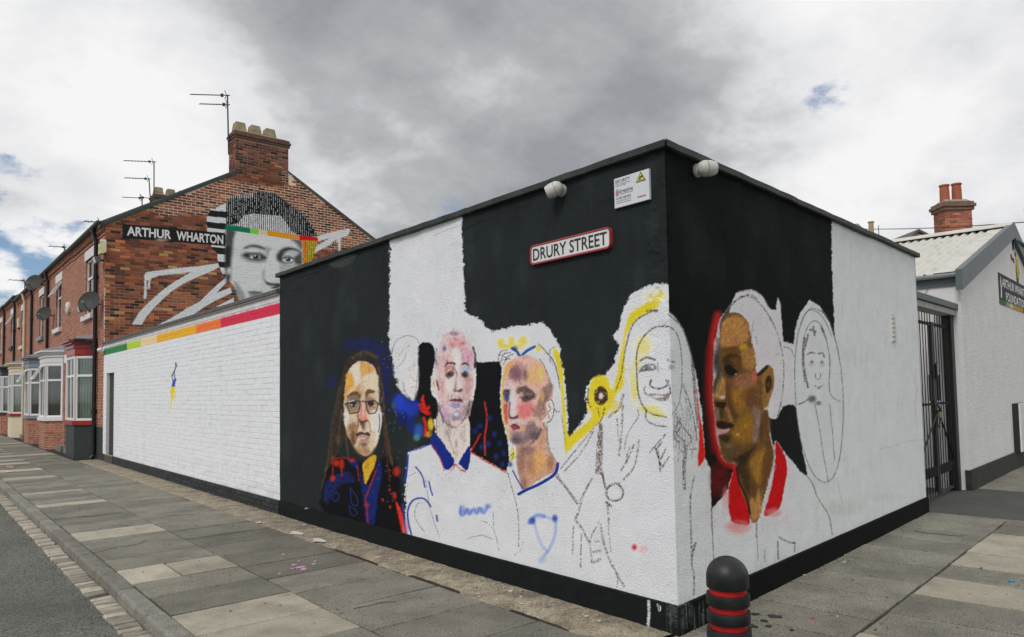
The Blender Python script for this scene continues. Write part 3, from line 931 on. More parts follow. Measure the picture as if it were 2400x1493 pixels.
    S([(428, 618), (428, 664), (470, 690), (522, 696)], 2.6, 0.25)
    S([(386, 618), (390, 650), (340, 730), (325, 800)], 2, 0.4)
    for pts in ([(445, 815), (480, 775), (515, 735)], [(475, 800), (500, 770)], [(480, 800), (488, 850), (492, 905)], [(492, 900), (512, 870), (534, 838)], [(488, 860), (520, 800)], [(470, 800), (498, 880)]):
        S(pts, 3.4, 0.45)
    # trophy, ribbon and hands
    P.poly([(216 + 33 * math.cos(t), 553 + 46 * math.sin(t)) for t in np.linspace(0, 2 * math.pi, 14, endpoint=False)], (66, 46, 40), rough=1.5, dry=0.1)
    K(216, 553, 11, 16, (206, 200, 198), a=0.95)
    S([(158, 520), (154, 570), (168, 605)], 3, 0.2)
    S([(200, 610), (208, 650)], 2.4, 0.2)
    S([(232, 610), (222, 650), (214, 670)], 3, 0.2)
    for dx in (-12, -4, 4, 10):
        S([(214 + dx * 0.5, 680), (210 + dx, 790), (204 + dx, 915)], 4, 0.45, (92, 66, 60))
    S([(220, 910), (228, 950), (238, 985)], 4.4, 0.2)
    S([(250, 975), (285, 962), (316, 990), (312, 1030), (270, 1042), (240, 1015), (255, 975), (300, 960)], 4, 0.25, (84, 58, 52))
    K(282, 1004, 16, 14, (212, 210, 210), a=0.9)
    S([(240, 1050), (262, 1066)], 5, 0.2)
    for pts, w in (([(30, 890), (110, 790), (200, 680)], 3), ([(40, 910), (120, 820), (180, 715)], 3), ([(10, 930), (60, 990), (105, 1052)], 4.5), ([(174, 938), (130, 1020), (112, 1090), (95, 1132)], 4.5), ([(95, 1130), (125, 1170), (160, 1236)], 4.5), ([(160, 1236), (180, 1190), (215, 1130)], 3), ([(165, 1230), (172, 1330)], 3), ([(215, 1150), (228, 1236), (260, 1330), (322, 1442)], 4.5), ([(270, 1340), (292, 1400), (290, 1446)], 3), ([(246, 1060), (254, 1150)], 4), ([(250, 1160), (262, 1280)], 2), ([(82, 1290), (88, 1160)], 3), ([(120, 1350), (124, 1200)], 3), ([(188, 1232), (212, 1230)], 3), ([(182, 1280), (214, 1276)], 5), ([(184, 1328), (210, 1316)], 6), ([(320, 550), (300, 610), (250, 650)], 5), ([(318, 600), (310, 740), (300, 830)], 4), ([(290, 660), (300, 760)], 3), ([(392, 760), (372, 880), (322, 942)], 4), ([(370, 780), (340, 850), (310, 900)], 4), ([(350, 790), (322, 880)], 3)):
        S(pts, w, 0.5, (96, 80, 76))
    P.blob(372, 1258, 15, 18, (196, 18, 24), a=1, dry=0)
    P.blob(415, 1268, 26, 22, (226, 150, 152), a=0.45)
    S([(320, 432), (400, 424), (600, 432)], 1.0, 0.3, (140, 132, 132), 0.6)
    if side == 'r':
        region['portrait_d'] = P.poly([(520, 170), (590, 225), (630, 325), (655, 430), (670, 560), (690, 800), (725, 900), (735, 1100), (750, 1480), (560, 1480), (545, 900), (530, 500)], (160, 163, 163), a=0.1)
        for x0 in range(545, 660, 13):
            S([(x0, 560 + (x0 % 29) * 3), (x0 + 14, 640 + (x0 % 17) * 4), (x0 + 4, 780 + (x0 % 23) * 4)], 2.6, 0.55, (104, 100, 98), 0.8)
        for pts, w in (([(560, 640), (590, 690), (560, 740), (580, 775)], 4), ([(585, 660), (560, 720), (600, 760)], 4), ([(600, 700), (640, 760), (600, 800), (660, 800)], 3), ([(605, 770), (602, 880), (605, 985)], 6), ([(612, 820), (600, 940)], 4), ([(650, 930), (632, 1040), (638, 1200), (640, 1310)], 3.4), ([(658, 1240), (640, 1320), (650, 1400), (648, 1480)], 3.4), ([(655, 1240), (642, 1300)], 4), ([(735, 1090), (738, 1180)], 2.5), ([(738, 1180), (745, 1320)], 1.6), ([(600, 500), (640, 620), (662, 760)], 3)):
            S(pts, w, 0.45, (70, 64, 62))
        P.poly([(662, 520), (672, 600), (690, 720), (700, 830), (690, 860), (668, 872), (672, 720)], (178, 28, 18), soft=3, rough=1)

        # ---- man in profile with the red collar
        P.at(1620, 660, 2.263)
        K(150, 1050, 60, 100, (74, 16, 12), a=0.9, dry=0.6)
        P.line([(142, 178), (116, 290), (104, 420), (102, 560), (118, 720), (132, 850), (172, 945), (230, 975)], 13, (150, 26, 26), soft=13, a=0.95)
        P.line([(95, 350), (85, 560), (100, 760), (120, 900)], 8, (84, 16, 16), soft=16, a=0.8)
        region['portrait_e'] = P.poly([(200, 165), (240, 60), (320, 42), (375, 75), (425, 160), (470, 280), (492, 420), (485, 600), (460, 720), (415, 715), (440, 880), (505, 960), (490, 1110), (380, 1240), (340, 1275), (305, 1285), (215, 1265), (200, 1110), (235, 970), (170, 945), (145, 820), (120, 600), (118, 380), (150, 240)], (166, 169, 169), a=0.2)
        P.poly([(150, 230), (185, 150), (212, 120), (190, 220), (165, 330)], (52, 58, 58), soft=4)
        P.at(1660, 720, 3.1)
        Z([(140, 45), (190, 35), (245, 60), (290, 110), (310, 200), (330, 290), (350, 400), (355, 480), (430, 420), (465, 440), (480, 520), (475, 600), (450, 690), (410, 740), (440, 760), (445, 870), (450, 960), (475, 1040), (470, 1120), (450, 1220), (400, 1400), (360, 1550), (310, 1550), (270, 1440), (230, 1320), (210, 1200), (205, 1130), (150, 1130), (105, 1090), (85, 1010), (70, 900), (55, 800), (42, 680), (38, 560), (60, 500), (70, 420), (70, 320), (85, 200), (110, 110)], (104, 77, 38), 2, 1.0, 1.4)
        Z([(110, 100), (200, 60), (280, 110), (300, 220), (250, 260), (130, 290), (85, 270), (90, 180)], (160, 120, 64), 6)
        K(190, 240, 60, 40, (150, 104, 70), a=0.8)
        Z([(60, 250), (80, 230), (85, 330), (95, 420), (100, 480), (80, 560), (55, 620), (38, 600), (60, 500), (50, 380)], (52, 56, 44), 5)
        K(56, 400, 20, 90, (24, 24, 21), a=0.9)
        Z([(110, 310), (170, 290), (220, 295), (215, 330), (120, 345)], (98, 66, 24), 5)
        K(260, 290, 35, 30, (162, 142, 30), a=0.8)
        Z([(240, 320), (330, 300), (350, 420), (300, 450), (250, 420)], (142, 106, 55), 6)
        Z([(105, 370), (140, 340), (200, 335), (245, 360), (240, 420), (225, 480), (180, 520), (130, 500), (110, 440)], (34, 22, 13), 5)
        Z([(165, 375), (215, 365), (230, 410), (215, 450), (180, 400)], (106, 68, 34), 4)
        Z([(120, 430), (160, 420), (210, 465), (220, 490), (180, 500), (140, 480)], (12, 9, 7), 3)
        K(205, 488, 8, 6, (170, 164, 152), a=0.9)
        Z([(95, 510), (125, 530), (130, 620), (110, 660), (60, 660), (55, 620)], (152, 114, 60), 5)
        K(106, 655, 20, 14, (200, 180, 170), a=0.8)
        P.line([(96, 480), (82, 560), (50, 640)], 4, (98, 108, 84), soft=3, a=0.9)
        Z([(50, 690), (90, 685), (135, 690), (130, 720), (100, 740), (55, 720)], (22, 14, 10), 3)
        Z([(80, 740), (115, 735), (110, 800), (85, 800)], (36, 24, 15), 4)
        Z([(55, 740), (78, 745), (80, 810), (62, 810)], (120, 100, 84), 4)
        Z([(135, 730), (160, 720), (190, 810), (160, 830)], (140, 106, 66), 4)
        Z([(130, 560), (160, 600), (170, 700), (210, 790), (190, 820), (150, 740)], (62, 40, 18), 5)
        Z([(200, 500), (320, 480), (340, 560), (260, 600), (190, 570)], (132, 92, 62), 8)
        K(340, 500, 25, 46, (152, 70, 60), a=0.85)
        Z([(170, 620), (280, 600), (290, 720), (220, 760)], (136, 98, 36), 10)
        Z([(270, 620), (340, 600), (350, 700), (280, 720)], (100, 66, 38), 8)
        Z([(330, 720), (380, 760), (385, 860), (350, 980), (320, 960), (330, 850)], (122, 100, 94), 7)
        Z([(190, 860), (300, 760), (330, 860), (310, 960), (230, 980), (180, 940)], (132, 98, 28), 8)
        K(215, 925, 12, 10, (176, 140, 80), a=0.8)
        Z([(60, 835), (100, 825), (130, 830), (190, 855), (160, 885), (100, 885), (65, 870)], (24, 12, 10), 2.5)
        Z([(70, 885), (110, 890), (155, 880), (145, 905), (100, 930), (75, 920)], (156, 124, 118), 2.5)
        Z([(80, 932), (140, 922), (170, 940), (150, 985), (100, 985)], (24, 15, 10), 5)
        Z([(95, 1000), (150, 990), (220, 1010), (200, 1080), (140, 1110), (105, 1070)], (66, 54, 32), 8)
        K(150, 1010, 40, 22, (112, 88, 62), a=0.8)
        Z([(150, 1110), (230, 1060), (330, 1000), (345, 1030), (310, 1090), (230, 1135)], (28, 18, 10), 8)
        Z([(210, 1130), (300, 1080), (320, 1250), (300, 1380), (260, 1330), (225, 1230)], (36, 24, 12), 8)
        Z([(300, 1130), (370, 1050), (420, 1020), (400, 1150), (370, 1280), (330, 1250)], (138, 102, 38), 9)
        Z([(400, 760), (445, 770), (450, 960), (475, 1040), (460, 1180), (410, 1300), (400, 1150), (420, 1000), (400, 880)], (88, 58, 28), 7)
        K(388, 900, 18, 90, (54, 38, 20), a=0.85)
        Z([(300, 1420), (360, 1330), (390, 1420), (360, 1540), (315, 1550)], (150, 114, 62), 6)
        K(332, 1330, 26, 90, (66, 44, 20), a=0.8)
        Z([(360, 490), (430, 425), (468, 445), (482, 520), (470, 620), (445, 700), (405, 740), (390, 650), (395, 560), (375, 510)], (130, 96, 48), 3)
        Z([(420, 520), (455, 500), (465, 560), (440, 620), (420, 610)], (30, 20, 12), 3)
        K(438, 562, 9, 22, (92, 64, 30), a=0.9)
        Z([(355, 480), (430, 418), (442, 430), (400, 482), (365, 502)], (26, 20, 16), 2)
        P.at(1620, 660, 2.263)
        P.poly([(415, 640), (440, 560), (445, 520), (470, 560), (476, 650), (455, 722), (415, 716)], (164, 167, 167), soft=1.5)
        for pts, w in (([(215, 125), (255, 85), (310, 70), (350, 92)], 3.4), ([(225, 110), (290, 78), (345, 100), (400, 165), (455, 270), (488, 400), (490, 520), (476, 640), (455, 722)], 2.8), ([(330, 210), (320, 300)], 2), ([(345, 290), (355, 340)], 2), ([(490, 345), (530, 360), (548, 400)], 2.4), ([(480, 470), (484, 471)], 0.9)):
            P.line(pts, w, (74, 66, 62), dry=0.45)
        P.poly([(236, 968), (200, 1110), (214, 1266), (306, 1286), (302, 1210), (266, 1110), (246, 1030)], (150, 10, 14), rough=1)
        P.poly([(450, 844), (506, 958), (490, 1110), (466, 1202), (384, 1242), (420, 1110), (446, 960)], (150, 10, 14), rough=1)
        P.line([(244, 985), (255, 1060), (290, 1140), (312, 1230)], 5, (28, 22, 18), soft=2)
        P.line([(446, 880), (425, 1060), (390, 1170)], 1.8, (150, 140, 136), dry=0.3)
        K(250, 1305, 70, 40, (196, 112, 112), a=0.6)
        K(440, 1225, 44, 26, (196, 120, 120), a=0.5)
        K(185, 1150, 20, 60, (190, 130, 130), a=0.45)
        for pts, w in (([(348, 1258), (344, 1350)], 4), ([(346, 1350), (352, 1480)], 1.8), ([(108, 1205), (112, 1300)], 2.6), ([(112, 1300), (124, 1480)], 1.6), ([(600, 1020), (640, 1066), (672, 1150), (728, 1240), (746, 1342)], 2.6), ([(466, 1355), (505, 1378), (550, 1388)], 4), ([(550, 1380), (548, 1432)], 3), ([(458, 1378), (460, 1470)], 3.4), ([(388, 1425), (388, 1485)], 2), ([(210, 1268), (300, 1292)], 2.4)):
            P.line(pts, w, (66, 58, 56), dry=0.35)
        P.line([(480, 470), (640, 484), (830, 490)], 0.8, (128, 128, 126), a=0.45)
        # ---- sketched man in an oval
        region['portrait_f'] = P.poly([(620, 140), (570, 240), (550, 420), (550, 600), (565, 760), (600, 900), (650, 1020), (700, 1066), (750, 1040), (792, 930), (810, 720), (800, 500), (770, 320), (720, 180), (660, 120)], (166, 169, 169), a=0.15)
        for pts, w in (([(640, 140), (600, 180), (570, 270), (552, 410), (550, 560), (560, 720), (590, 880), (640, 1010), (700, 1064), (752, 1036), (790, 930), (808, 720), (800, 500), (770, 330), (722, 190), (660, 145), (620, 150)], 2.2), ([(600, 530), (590, 410), (600, 290), (640, 212), (688, 228), (716, 300), (736, 420), (734, 560), (750, 612), (792, 636)], 2.2), ([(602, 300), (596, 420), (606, 500), (618, 560)], 5), ([(618, 386), (636, 376), (656, 380)], 3.6), ([(676, 382), (700, 380), (708, 400)], 3.4), ([(660, 490), (662, 512), (674, 520), (686, 505), (688, 488)], 2.2), ([(652, 550), (676, 560), (698, 550)], 2.4), ([(668, 568), (684, 566)], 2.2), ([(655, 648), (675, 760), (690, 860), (726, 1062)], 2), ([(735, 650), (748, 780), (762, 945)], 2), ([(568, 650), (596, 640), (618, 625)], 3.4), ([(648, 240), (655, 285)], 5), ([(630, 255), (660, 265)], 5), ([(690, 240), (715, 300)], 4), ([(620, 280), (606, 350)], 4), ([(580, 240), (600, 180), (640, 150), (700, 190), (745, 290)], 1.6)):
            P.line(pts, w, (66, 58, 56), dry=0.25)
        K(641, 427, 10, 10, (40, 34, 32), a=0.9)
        K(695, 428, 9, 10, (40, 34, 32), a=0.9)
        K(640, 440, 24, 14, (140, 136, 134), a=0.6)
        K(696, 440, 20, 14, (140, 136, 134), a=0.6)
        K(640, 622, 26, 24, (60, 52, 50), a=0.9, dry=0.6)
        K(675, 645, 18, 14, (74, 64, 60), a=0.8, dry=0.6)
        P.at(0, 0, 1)
        for pts in ([(2062, 1052), (2095, 1046), (2120, 1036), (2162, 1030)], [(2150, 905), (2145, 960), (2152, 1000)], [(1960, 1120), (1975, 1180)]):
            P.line(pts, 0.8, (122, 124, 122), a=0.55)
        for a in ((1990, 1190, 80, 20), (2080, 1165, 60, 14)):
            P.blob(*a, (140, 143, 142), a=0.35)
    P.at(0, 0, 1)
    if side == 'l':
        # hairline cracks, filler patches and old writing showing through the white
        for pts in ([(700, 650), (740, 640), (770, 622), (800, 612), (812, 604)], [(1087, 540), (1110, 528), (1150, 512)], [(830, 606), (850, 590), (856, 580)]):
            P.line(pts, 1.4, (16, 18, 18), a=0.9)
        P.poly([(772, 620), (800, 604), (832, 596), (826, 612), (798, 628)], (54, 60, 60), soft=3, rough=2)
        P.line([(1018, 552), (1045, 540), (1085, 528)], 1.2, (150, 152, 156), a=0.9)
        for pts in ([(940, 680), (945, 620), (965, 690), (985, 630)], [(1000, 720), (1015, 640), (1030, 620)], [(1020, 690), (1040, 610), (1050, 690), (1062, 640)], [(925, 745), (990, 735), (1060, 725)], [(1060, 590), (1075, 600), (1060, 640)]):
            P.line(pts, 2.2, (184, 188, 196), a=0.55)
        for _ in range(60):
            x = random.uniform(880, 960)
            P.blob(x, random.uniform(790, 1190), 1.5, 1.5, (120, 130, 150), a=0.6, dry=0)
    return region


def albedo(C):
    """Keep paint within real reflectances without shifting its hue."""
    C = np.maximum(C, 0)
    return C / np.maximum(1.0, C.max(1) / 0.86)[:, None]


def color_mesh(name, V, Fq, C, m, parent, label=None, kind=None, smooth=True):
    off = wpos(parent)
    me = bpy.data.meshes.new(name)
    me.vertices.add(len(V))
    me.vertices.foreach_set('co', (V - off).astype(np.float32).ravel())
    nf = len(Fq)
    me.loops.add(nf * 4)
    me.loops.foreach_set('vertex_index', Fq.astype(np.int32).ravel())
    me.polygons.add(nf)
    me.polygons.foreach_set('loop_start', np.arange(nf, dtype=np.int32) * 4)
    me.update(calc_edges=True)
    me.validate()
    a = me.color_attributes.new('Col', 'FLOAT_COLOR', 'POINT')
    rgba = np.ones((len(V), 4), np.float32)
    rgba[:, :3] = albedo(C)
    a.data.foreach_set('color', rgba.ravel())
    me.polygons.foreach_set('use_smooth', np.full(nf, bool(smooth)))
    me.materials.append(m)
    o = bpy.data.objects.new(name, me)
    COL.objects.link(o)
    o.parent = parent
    return tag(o, label, None, kind=kind)


def painted_sheet(P3, C, m, parent, regions, base_name, flip=False):
    """Grid of points P3[nu, nv, 3] as one wall sheet, each portrait its own piece of the same surface."""
    nu, nv = P3.shape[:2]
    idx = np.arange(nu * nv).reshape(nu, nv)
    q = np.stack([idx[:-1, :-1], idx[1:, :-1], idx[1:, 1:], idx[:-1, 1:]], -1).reshape(-1, 4)
    if flip:
        q = q[:, ::-1]
    lab = np.zeros(nu * nv, int)
    names = list(regions)
    for k, nme in enumerate(names):
        lab[regions[nme][1]] = k + 1
    fl = lab[q[:, 0]]
    V = P3.reshape(-1, 3)
    outs = []
    wall = None
    for k in range(len(names) + 1):
        f = q[fl == k]
        if len(f) == 0:
            continue
        us, inv = np.unique(f, return_inverse=True)
        if k == 0:
            wall = color_mesh(base_name, V[us], inv.reshape(-1, 4), C[us], m, parent)
        else:
            color_mesh('painted_portrait', V[us], inv.reshape(-1, 4), C[us], m, wall, label=regions[names[k - 1]][0])
    return wall


# ------------------------------------------------------------------ materials
m_asphalt = mat('asphalt', (0.140, 0.143, 0.124, 1), 0.92, 0.16, 0.9, 0.016, 55, grain=0.8, gscale=62, dark=(0.05, 0.05, 0.045, 1), dark_amt=0.55, dark_scale=0.8, spots=0.15)
m_slab = mat('slab_grey', (0.205, 0.196, 0.160, 1), 0.9, 0.22, 2.4, 0.006, 70, grain=0.6, gscale=80, orand=0.15, dark=(0.085, 0.082, 0.062, 1), dark_amt=0.6, dark_scale=1.7, spots=0.22)
m_slab_l = mat('slab_pale', (0.43, 0.395, 0.315, 1), 0.9, 0.12, 2.5, 0.004, 70, grain=0.26, gscale=80, orand=0.16, dark=(0.20, 0.185, 0.145, 1), dark_amt=0.7, dark_scale=2.6, spots=0.14)
m_joint = mat('joint_dirt', (0.028, 0.025, 0.018, 1), 0.95, 0.5, 5, grain=0.3)
m_kerb = mat('kerb_concrete', (0.21, 0.205, 0.175, 1), 0.9, 0.25, 5, 0.006, 70, grain=0.5, gscale=80, orand=0.12, dark=(0.08, 0.08, 0.065, 1), dark_amt=0.5, dark_scale=4)
m_sett = mat('gutter_sett', (0.36, 0.33, 0.27, 1), 0.85, 0.2, 12, 0.004, 60, grain=0.2, orand=0.28, dark=(0.16, 0.14, 0.11, 1), dark_amt=0.5, dark_scale=9)
m_strip = mat('patched_concrete', (0.33, 0.285, 0.21, 1), 0.92, 0.3, 4, 0.012, 42, grain=0.55, gscale=70, spots=0.3, dark=(0.075, 0.062, 0.045, 1), dark_amt=0.75, dark_scale=5)
m_wall_l = mat('painted_render', None or (1, 1, 1, 1), 0.8, 0.05, 5, 0.0090, 95, attr=True, grain=0.12, gscale=95, spec=0.09)
m_wall_r = m_wall_l
m_brick_paint = mat('painted_brick', (1, 1, 1, 1), 0.8, 0.06, 7, 0.004, 55, attr=True, grain=0.06)
m_brick_raw = mat('bare_brick', (1, 1, 1, 1), 0.92, 0.16, 20, 0.004, 80, attr=True, grain=0.12)
m_cope = mat('coping_black', (0.022, 0.028, 0.026, 1), 0.6, 0.35, 5, 0.006, 30, spec=0.3, dark=(0.075, 0.085, 0.078, 1), dark_amt=0.6, dark_scale=4)
m_white = mat('white_gloss', (0.74, 0.75, 0.76, 1), 0.4, 0.05, 3)
m_upvc = mat('white_frame', (0.78, 0.79, 0.80, 1), 0.35, 0.03, 3)
m_black = mat('black_paint', (0.018, 0.020, 0.020, 1), 0.45, 0.2, 6)
m_blackiron = mat('black_iron', (0.010, 0.011, 0.011, 1), 0.5, 0.2, 6)
m_felt = mat('roof_felt', (0.06, 0.06, 0.06, 1), 0.9, 0.2, 3)
m_slate = mat('roof_slate', (0.10, 0.105, 0.11, 1), 0.7, 0.25, 4, 0.01, 12)
m_greygreen = mat('gutter_green', (0.035, 0.055, 0.050, 1), 0.45, 0.15, 5)

# ------------------------------------------------------------------ ground, road, pavement
mb = MB()
mb.add([(-300, -300, -0.16), (300, -300, -0.16), (300, 300, -0.16), (-300, 300, -0.16)], [(0, 1, 2, 3)])
tag(mb.build('ground', mat('ground_dirt', (0.12, 0.11, 0.09, 1), 0.95, 0.2, 0.5)), None, None, kind='structure')
mb = MB()
mb.add([(-12, -40, -0.105), (60, -40, -0.105), (60, 140, -0.105), (-12, 140, -0.105)], [(0, 1, 2, 3)])
tag(mb.build('road', m_asphalt), None, None, kind='structure')

KX = 1.385                                     # road-side face of the kerb
arc = [(KX + 1.5 - 1.5 * math.cos(t), 1.95 - 1.5 * math.sin(t)) for t in np.linspace(0, math.pi / 2, 9)]
right_edge = [tuple(RW(s_, 0, -2.45)[:2]) for s_ in np.linspace(-0.9, 40, 6)]
outline = [(1.50, 62.0)] + [(1.50, 2.2)] + arc[1:-1] + right_edge + [tuple(RW(40, 0, 1.0)[:2]), tuple(RW(9, 0, 1.0)[:2]), tuple(RW(0.5, 0, 0.3)[:2]), (4.2, 3.3), (4.2, 62)]
pave = MB().prism(outline, -0.10, -0.024).build('pavement', m_joint)
tag(pave, None, None, kind='structure')


def slab(poly, m, h=0.0, parent=pave, name='paving_slab', t=0.03, g=None, b=None):
    """One slab: convex quad shrunk by the joint, chamfered top edge, slight tilt."""
    p = np.array(poly, float)
    c = p.mean(0)
    g = random.uniform(0.0055, 0.011) if g is None else g
    b = random.uniform(0.003, 0.007) if b is None else b
    p = p + np.array([[random.uniform(-0.004, 0.004) for _ in range(2)] for _ in p])
    dz = np.array([random.uniform(-0.004, 0.004) for _ in range(4)]) + h

    def shrink(d):
        q = []
        n = len(p)
        for i in range(n):
            e1 = p[i] - p[i - 1]
            e2 = p[(i + 1) % n] - p[i]
            e1, e2 = e1 / np.linalg.norm(e1), e2 / np.linalg.norm(e2)
            q.append(p[i] + d * (e2 - e1))
        return q
    a, b2 = shrink(g), shrink(g + b)
    mbx = MB()
    mbx.add([(x - c[0], y - c[1], -t) for x, y in a] + [(x - c[0], y - c[1], dz[i] - b) for i, (x, y) in enumerate(a)] + [(x - c[0], y - c[1], dz[i]) for i, (x, y) in enumerate(b2)],
            [(i, (i + 1) % 4, 4 + (i + 1) % 4, 4 + i) for i in range(4)] + [(4 + i, 4 + (i + 1) % 4, 8 + (i + 1) % 4, 8 + i) for i in range(4)] + [(8, 9, 10, 11)])
    o = mbx.build(name, m, None)
    o.parent = parent
    o.location = (c[0], c[1], 0)
    return o


light_a = {5.14, 4.54, 6.93, 9.40, 12.70, 14.55, 17.5, 19.6}
ya = [2.15, 2.74, 3.34, 3.94, 4.54, 5.14, 5.74, 6.36, 6.93, 7.56, 8.14, 8.76, 9.40, 10.06, 10.7, 11.35, 12.0, 12.70, 13.09, 13.7, 14.1, 14.55, 14.9, 15.5, 16.1, 16.7, 17.2, 17.5, 18.1, 18.7, 19.3, 19.6, 20.2]
while ya[-1] < 32:
    ya.append(ya[-1] + random.choice((0.6, 0.6, 0.62, 0.35)))
for i in range(len(ya) - 1):
    y0, y1 = ya[i], ya[i + 1]
    lt = y0 in light_a or (y0 > 20 and random.random() < 0.16)
    if abs(y0 - 6.93) < 0.01:
        slab([(1.51, y0), (1.93, y0), (1.93, y1), (1.51, y1)], m_slab_l)
        slab([(1.93, y0), (2.43, y0), (2.43, y1), (1.93, y1)], m_slab_l)
    else:
        slab([(1.51, y0), (2.43, y0), (2.43, y1), (1.51, y1)], m_slab_l if lt else m_slab)
yb = [2.0, 2.6, 3.2, 3.80, 4.42, 5.05, 5.66, 6.27, 6.86, 7.45, 8.05, 8.65, 9.3, 9.95, 10.5, 11.1, 11.7, 12.4, 13.0, 13.6, 14.2]
while yb[-1] < 32:
    yb.append(yb[-1] + random.choice((0.6, 0.6, 0.62, 0.4)))
for i in range(len(yb) - 1):
    y0, y1 = yb[i], yb[i + 1]
    xr = 3.40 if y0 < 21.5 else 3.36
    slab([(2.43, y0), (xr, y0), (xr, y1), (2.43, y1)], m_slab_l if (y0 > 15 and random.random() < 0.15) else m_slab)
mb = MB()
y = 32.7
while y < 60:
    for x0, x1 in ((1.51, 2.43), (2.43, 3.36)):
        mb.box(x0 + 0.006, x1 - 0.006, y + 0.006, y + 0.594, -0.03, random.uniform(-0.002, 0.002))
    y += 0.6
mb.build('far_slabs', m_slab, pave, kind='stuff')
# slabs round the corner, laid along the other wall
s1 = [-0.44, 0.16, 0.62, 1.10, 1.72, 2.30, 2.93, 3.56, 4.14, 4.72, 5.32, 5.93]
for i in range(len(s1) - 1):
    slab([RW(a, 0, p)[:2] for a, p in ((s1[i], -0.85), (s1[i + 1], -0.85), (s1[i + 1], 0.02), (s1[i], 0.02))], m_slab)
s2 = [-0.3, 0.25, 0.80, 1.38, 1.98, 2.62, 3.16, 3.80, 4.33, 4.96, 5.52, 5.80]
lt2 = {1, 3 + 1, 6, 7, 8}
for i in range(len(s2) - 1):
    mm = m_slab_l if i in (1, 2, 4, 6, 7, 8) and i != 1 or i == 0 else m_slab
    mm = m_slab_l if i in (2 - 1, 4, 6, 7, 8) else m_slab
    sp = -1.72
    slab([RW(a, 0, p)[:2] for a, p in ((s2[i], sp), (s2[i + 1], sp), (s2[i + 1], -0.85), (s2[i], -0.85))], mm)
    slab([RW(a, 0, p)[:2] for a, p in ((s2[i], -2.4), (s2[i + 1], -2.4), (s2[i + 1], sp), (s2[i], sp))], m_slab if i % 3 else m_slab_l)
# pavement past the forecourt
for i in range(9):
    for p0, p1 in ((-0.85, 0.0), (-1.7, -0.85)):
        slab([RW(a, 0, p)[:2] for a, p in ((8.62 + i * 0.6, p0), (9.22 + i * 0.6, p0), (9.22 + i * 0.6, p1), (8.62 + i * 0.6, p1))], m_slab)
mb = MB().prism([tuple(RW(a, 0, p)[:2]) for a, p in ((5.93, -2.44), (8.6, -2.44), (8.6, 0.0), (8.34, 0.0), (8.34, 4.9), (5.93, 4.9))], -0.05, 0.002)
tag(mb.build('forecourt', mat('forecourt_asphalt', (0.075, 0.076, 0.068, 1), 0.92, 0.2, 1.5, 0.003, 120, grain=0.35, dark=(0.035, 0.036, 0.03, 1), dark_amt=0.5, dark_scale=2)), None, None, kind='structure')
mb = MB().prism([tuple(RW(a, 0, p)[:2]) for a, p in ((5.80, -2.44), (5.925, -2.44), (5.925, -0.02), (5.80, -0.85))], -0.04, 0.003)
mb.build('edging_strip', m_kerb, pave)

# rough strip of patched concrete along the wall
ny, nx = 420, 12
yy = np.linspace(3.0, 21.6, ny)
xx = np.linspace(3.404, 3.875, nx)
gx, gy = np.meshgrid(xx, yy, indexing='ij')
hh = 0.010 * (fbm(gx * 5, gy * 5) - 0.5) + 0.006 * (vnoise(gx * 30, gy * 30) - 0.5) + 0.004
pit = fbm(gx * 4 + 40, gy * 2.2 + 3)
nearm = np.clip((8.2 - gy) / 1.5, 0, 1) * np.clip((gy - 3.2) / 0.5, 0, 1)
edge = np.clip((3.56 - gx) / 0.12, 0, 1)
hh = hh - 0.045 * nearm * edge * np.clip((pit - 0.47) * 9, 0, 1)
hh[0] -= 0.012
V3 = np.stack([gx, gy, hh], -1)
idx = np.arange(nx * ny).reshape(nx, ny)
mb = MB()
mb.v = [tuple(v) for v in V3.reshape(-1, 3)]
mb.f = [tuple(f) for f in np.stack([idx[:-1, :-1], idx[1:, :-1], idx[1:, 1:], idx[:-1, 1:]], -1).reshape(-1, 4)]
mb.build('concrete_strip', m_strip, pave, smooth=True)

# kerb stones and gutter setts
ROAD = bpy.data.objects['road']
y = 2.22
while y < 45:
    ln = 0.915
    prof = [(1.372, -0.16), (1.372, -0.022), (1.376, -0.010), (1.384, -0.002), (1.396, 0.002), (1.496, 0.003), (1.496, -0.16)]
    mb = MB()
    mb.loft([[(x - 1.43 + dx_, y_, z + dz_) for x, z in prof] for y_, dx_, dz_ in ((-ln / 2 + 0.005, 0.006, -0.004), (-ln / 2 + 0.014, 0, 0), (ln / 2 - 0.014, 0, 0), (ln / 2 - 0.005, 0.006, -0.004))])
    o = mb.build('kerb_stone', m_kerb)
    o.parent = pave
    o.location = (1.43, y + ln / 2, random.uniform(-0.003, 0.003))
    y += ln
mb = MB().box(1.372, 1.496, 45, 62, -0.16, 0.0)
mb.build('far_kerb', m_kerb, pave, kind='stuff')
for i in range(8):
    (x0, y0), (x1, y1) = arc[i], arc[i + 1]
    mb = MB().prism([(x0, y0), (x1, y1), (x1 + 0.1, y1 + 0.06), (x0 + 0.12, y0 + 0.02)], -0.16, 0.0)
    mb.build('kerb_stone', m_kerb, pave)
sett_meshes = []
for k in range(6):
    mb = MB().box(-0.080, 0.080, -0.056, 0.056, -0.05, 0.0, b=0.006)
    for i, v in enumerate(mb.v):
        mb.v[i] = (v[0] + random.uniform(-0.004, 0.004), v[1] + random.uniform(-0.004, 0.004), v[2] + (random.uniform(-0.004, 0.004) if v[2] > -0.02 else 0))
    o = mb.build('gutter_sett', m_sett)
    sett_meshes.append(o.data)
    bpy.data.objects.remove(o)
y = 4.6
n = 0
far = MB()
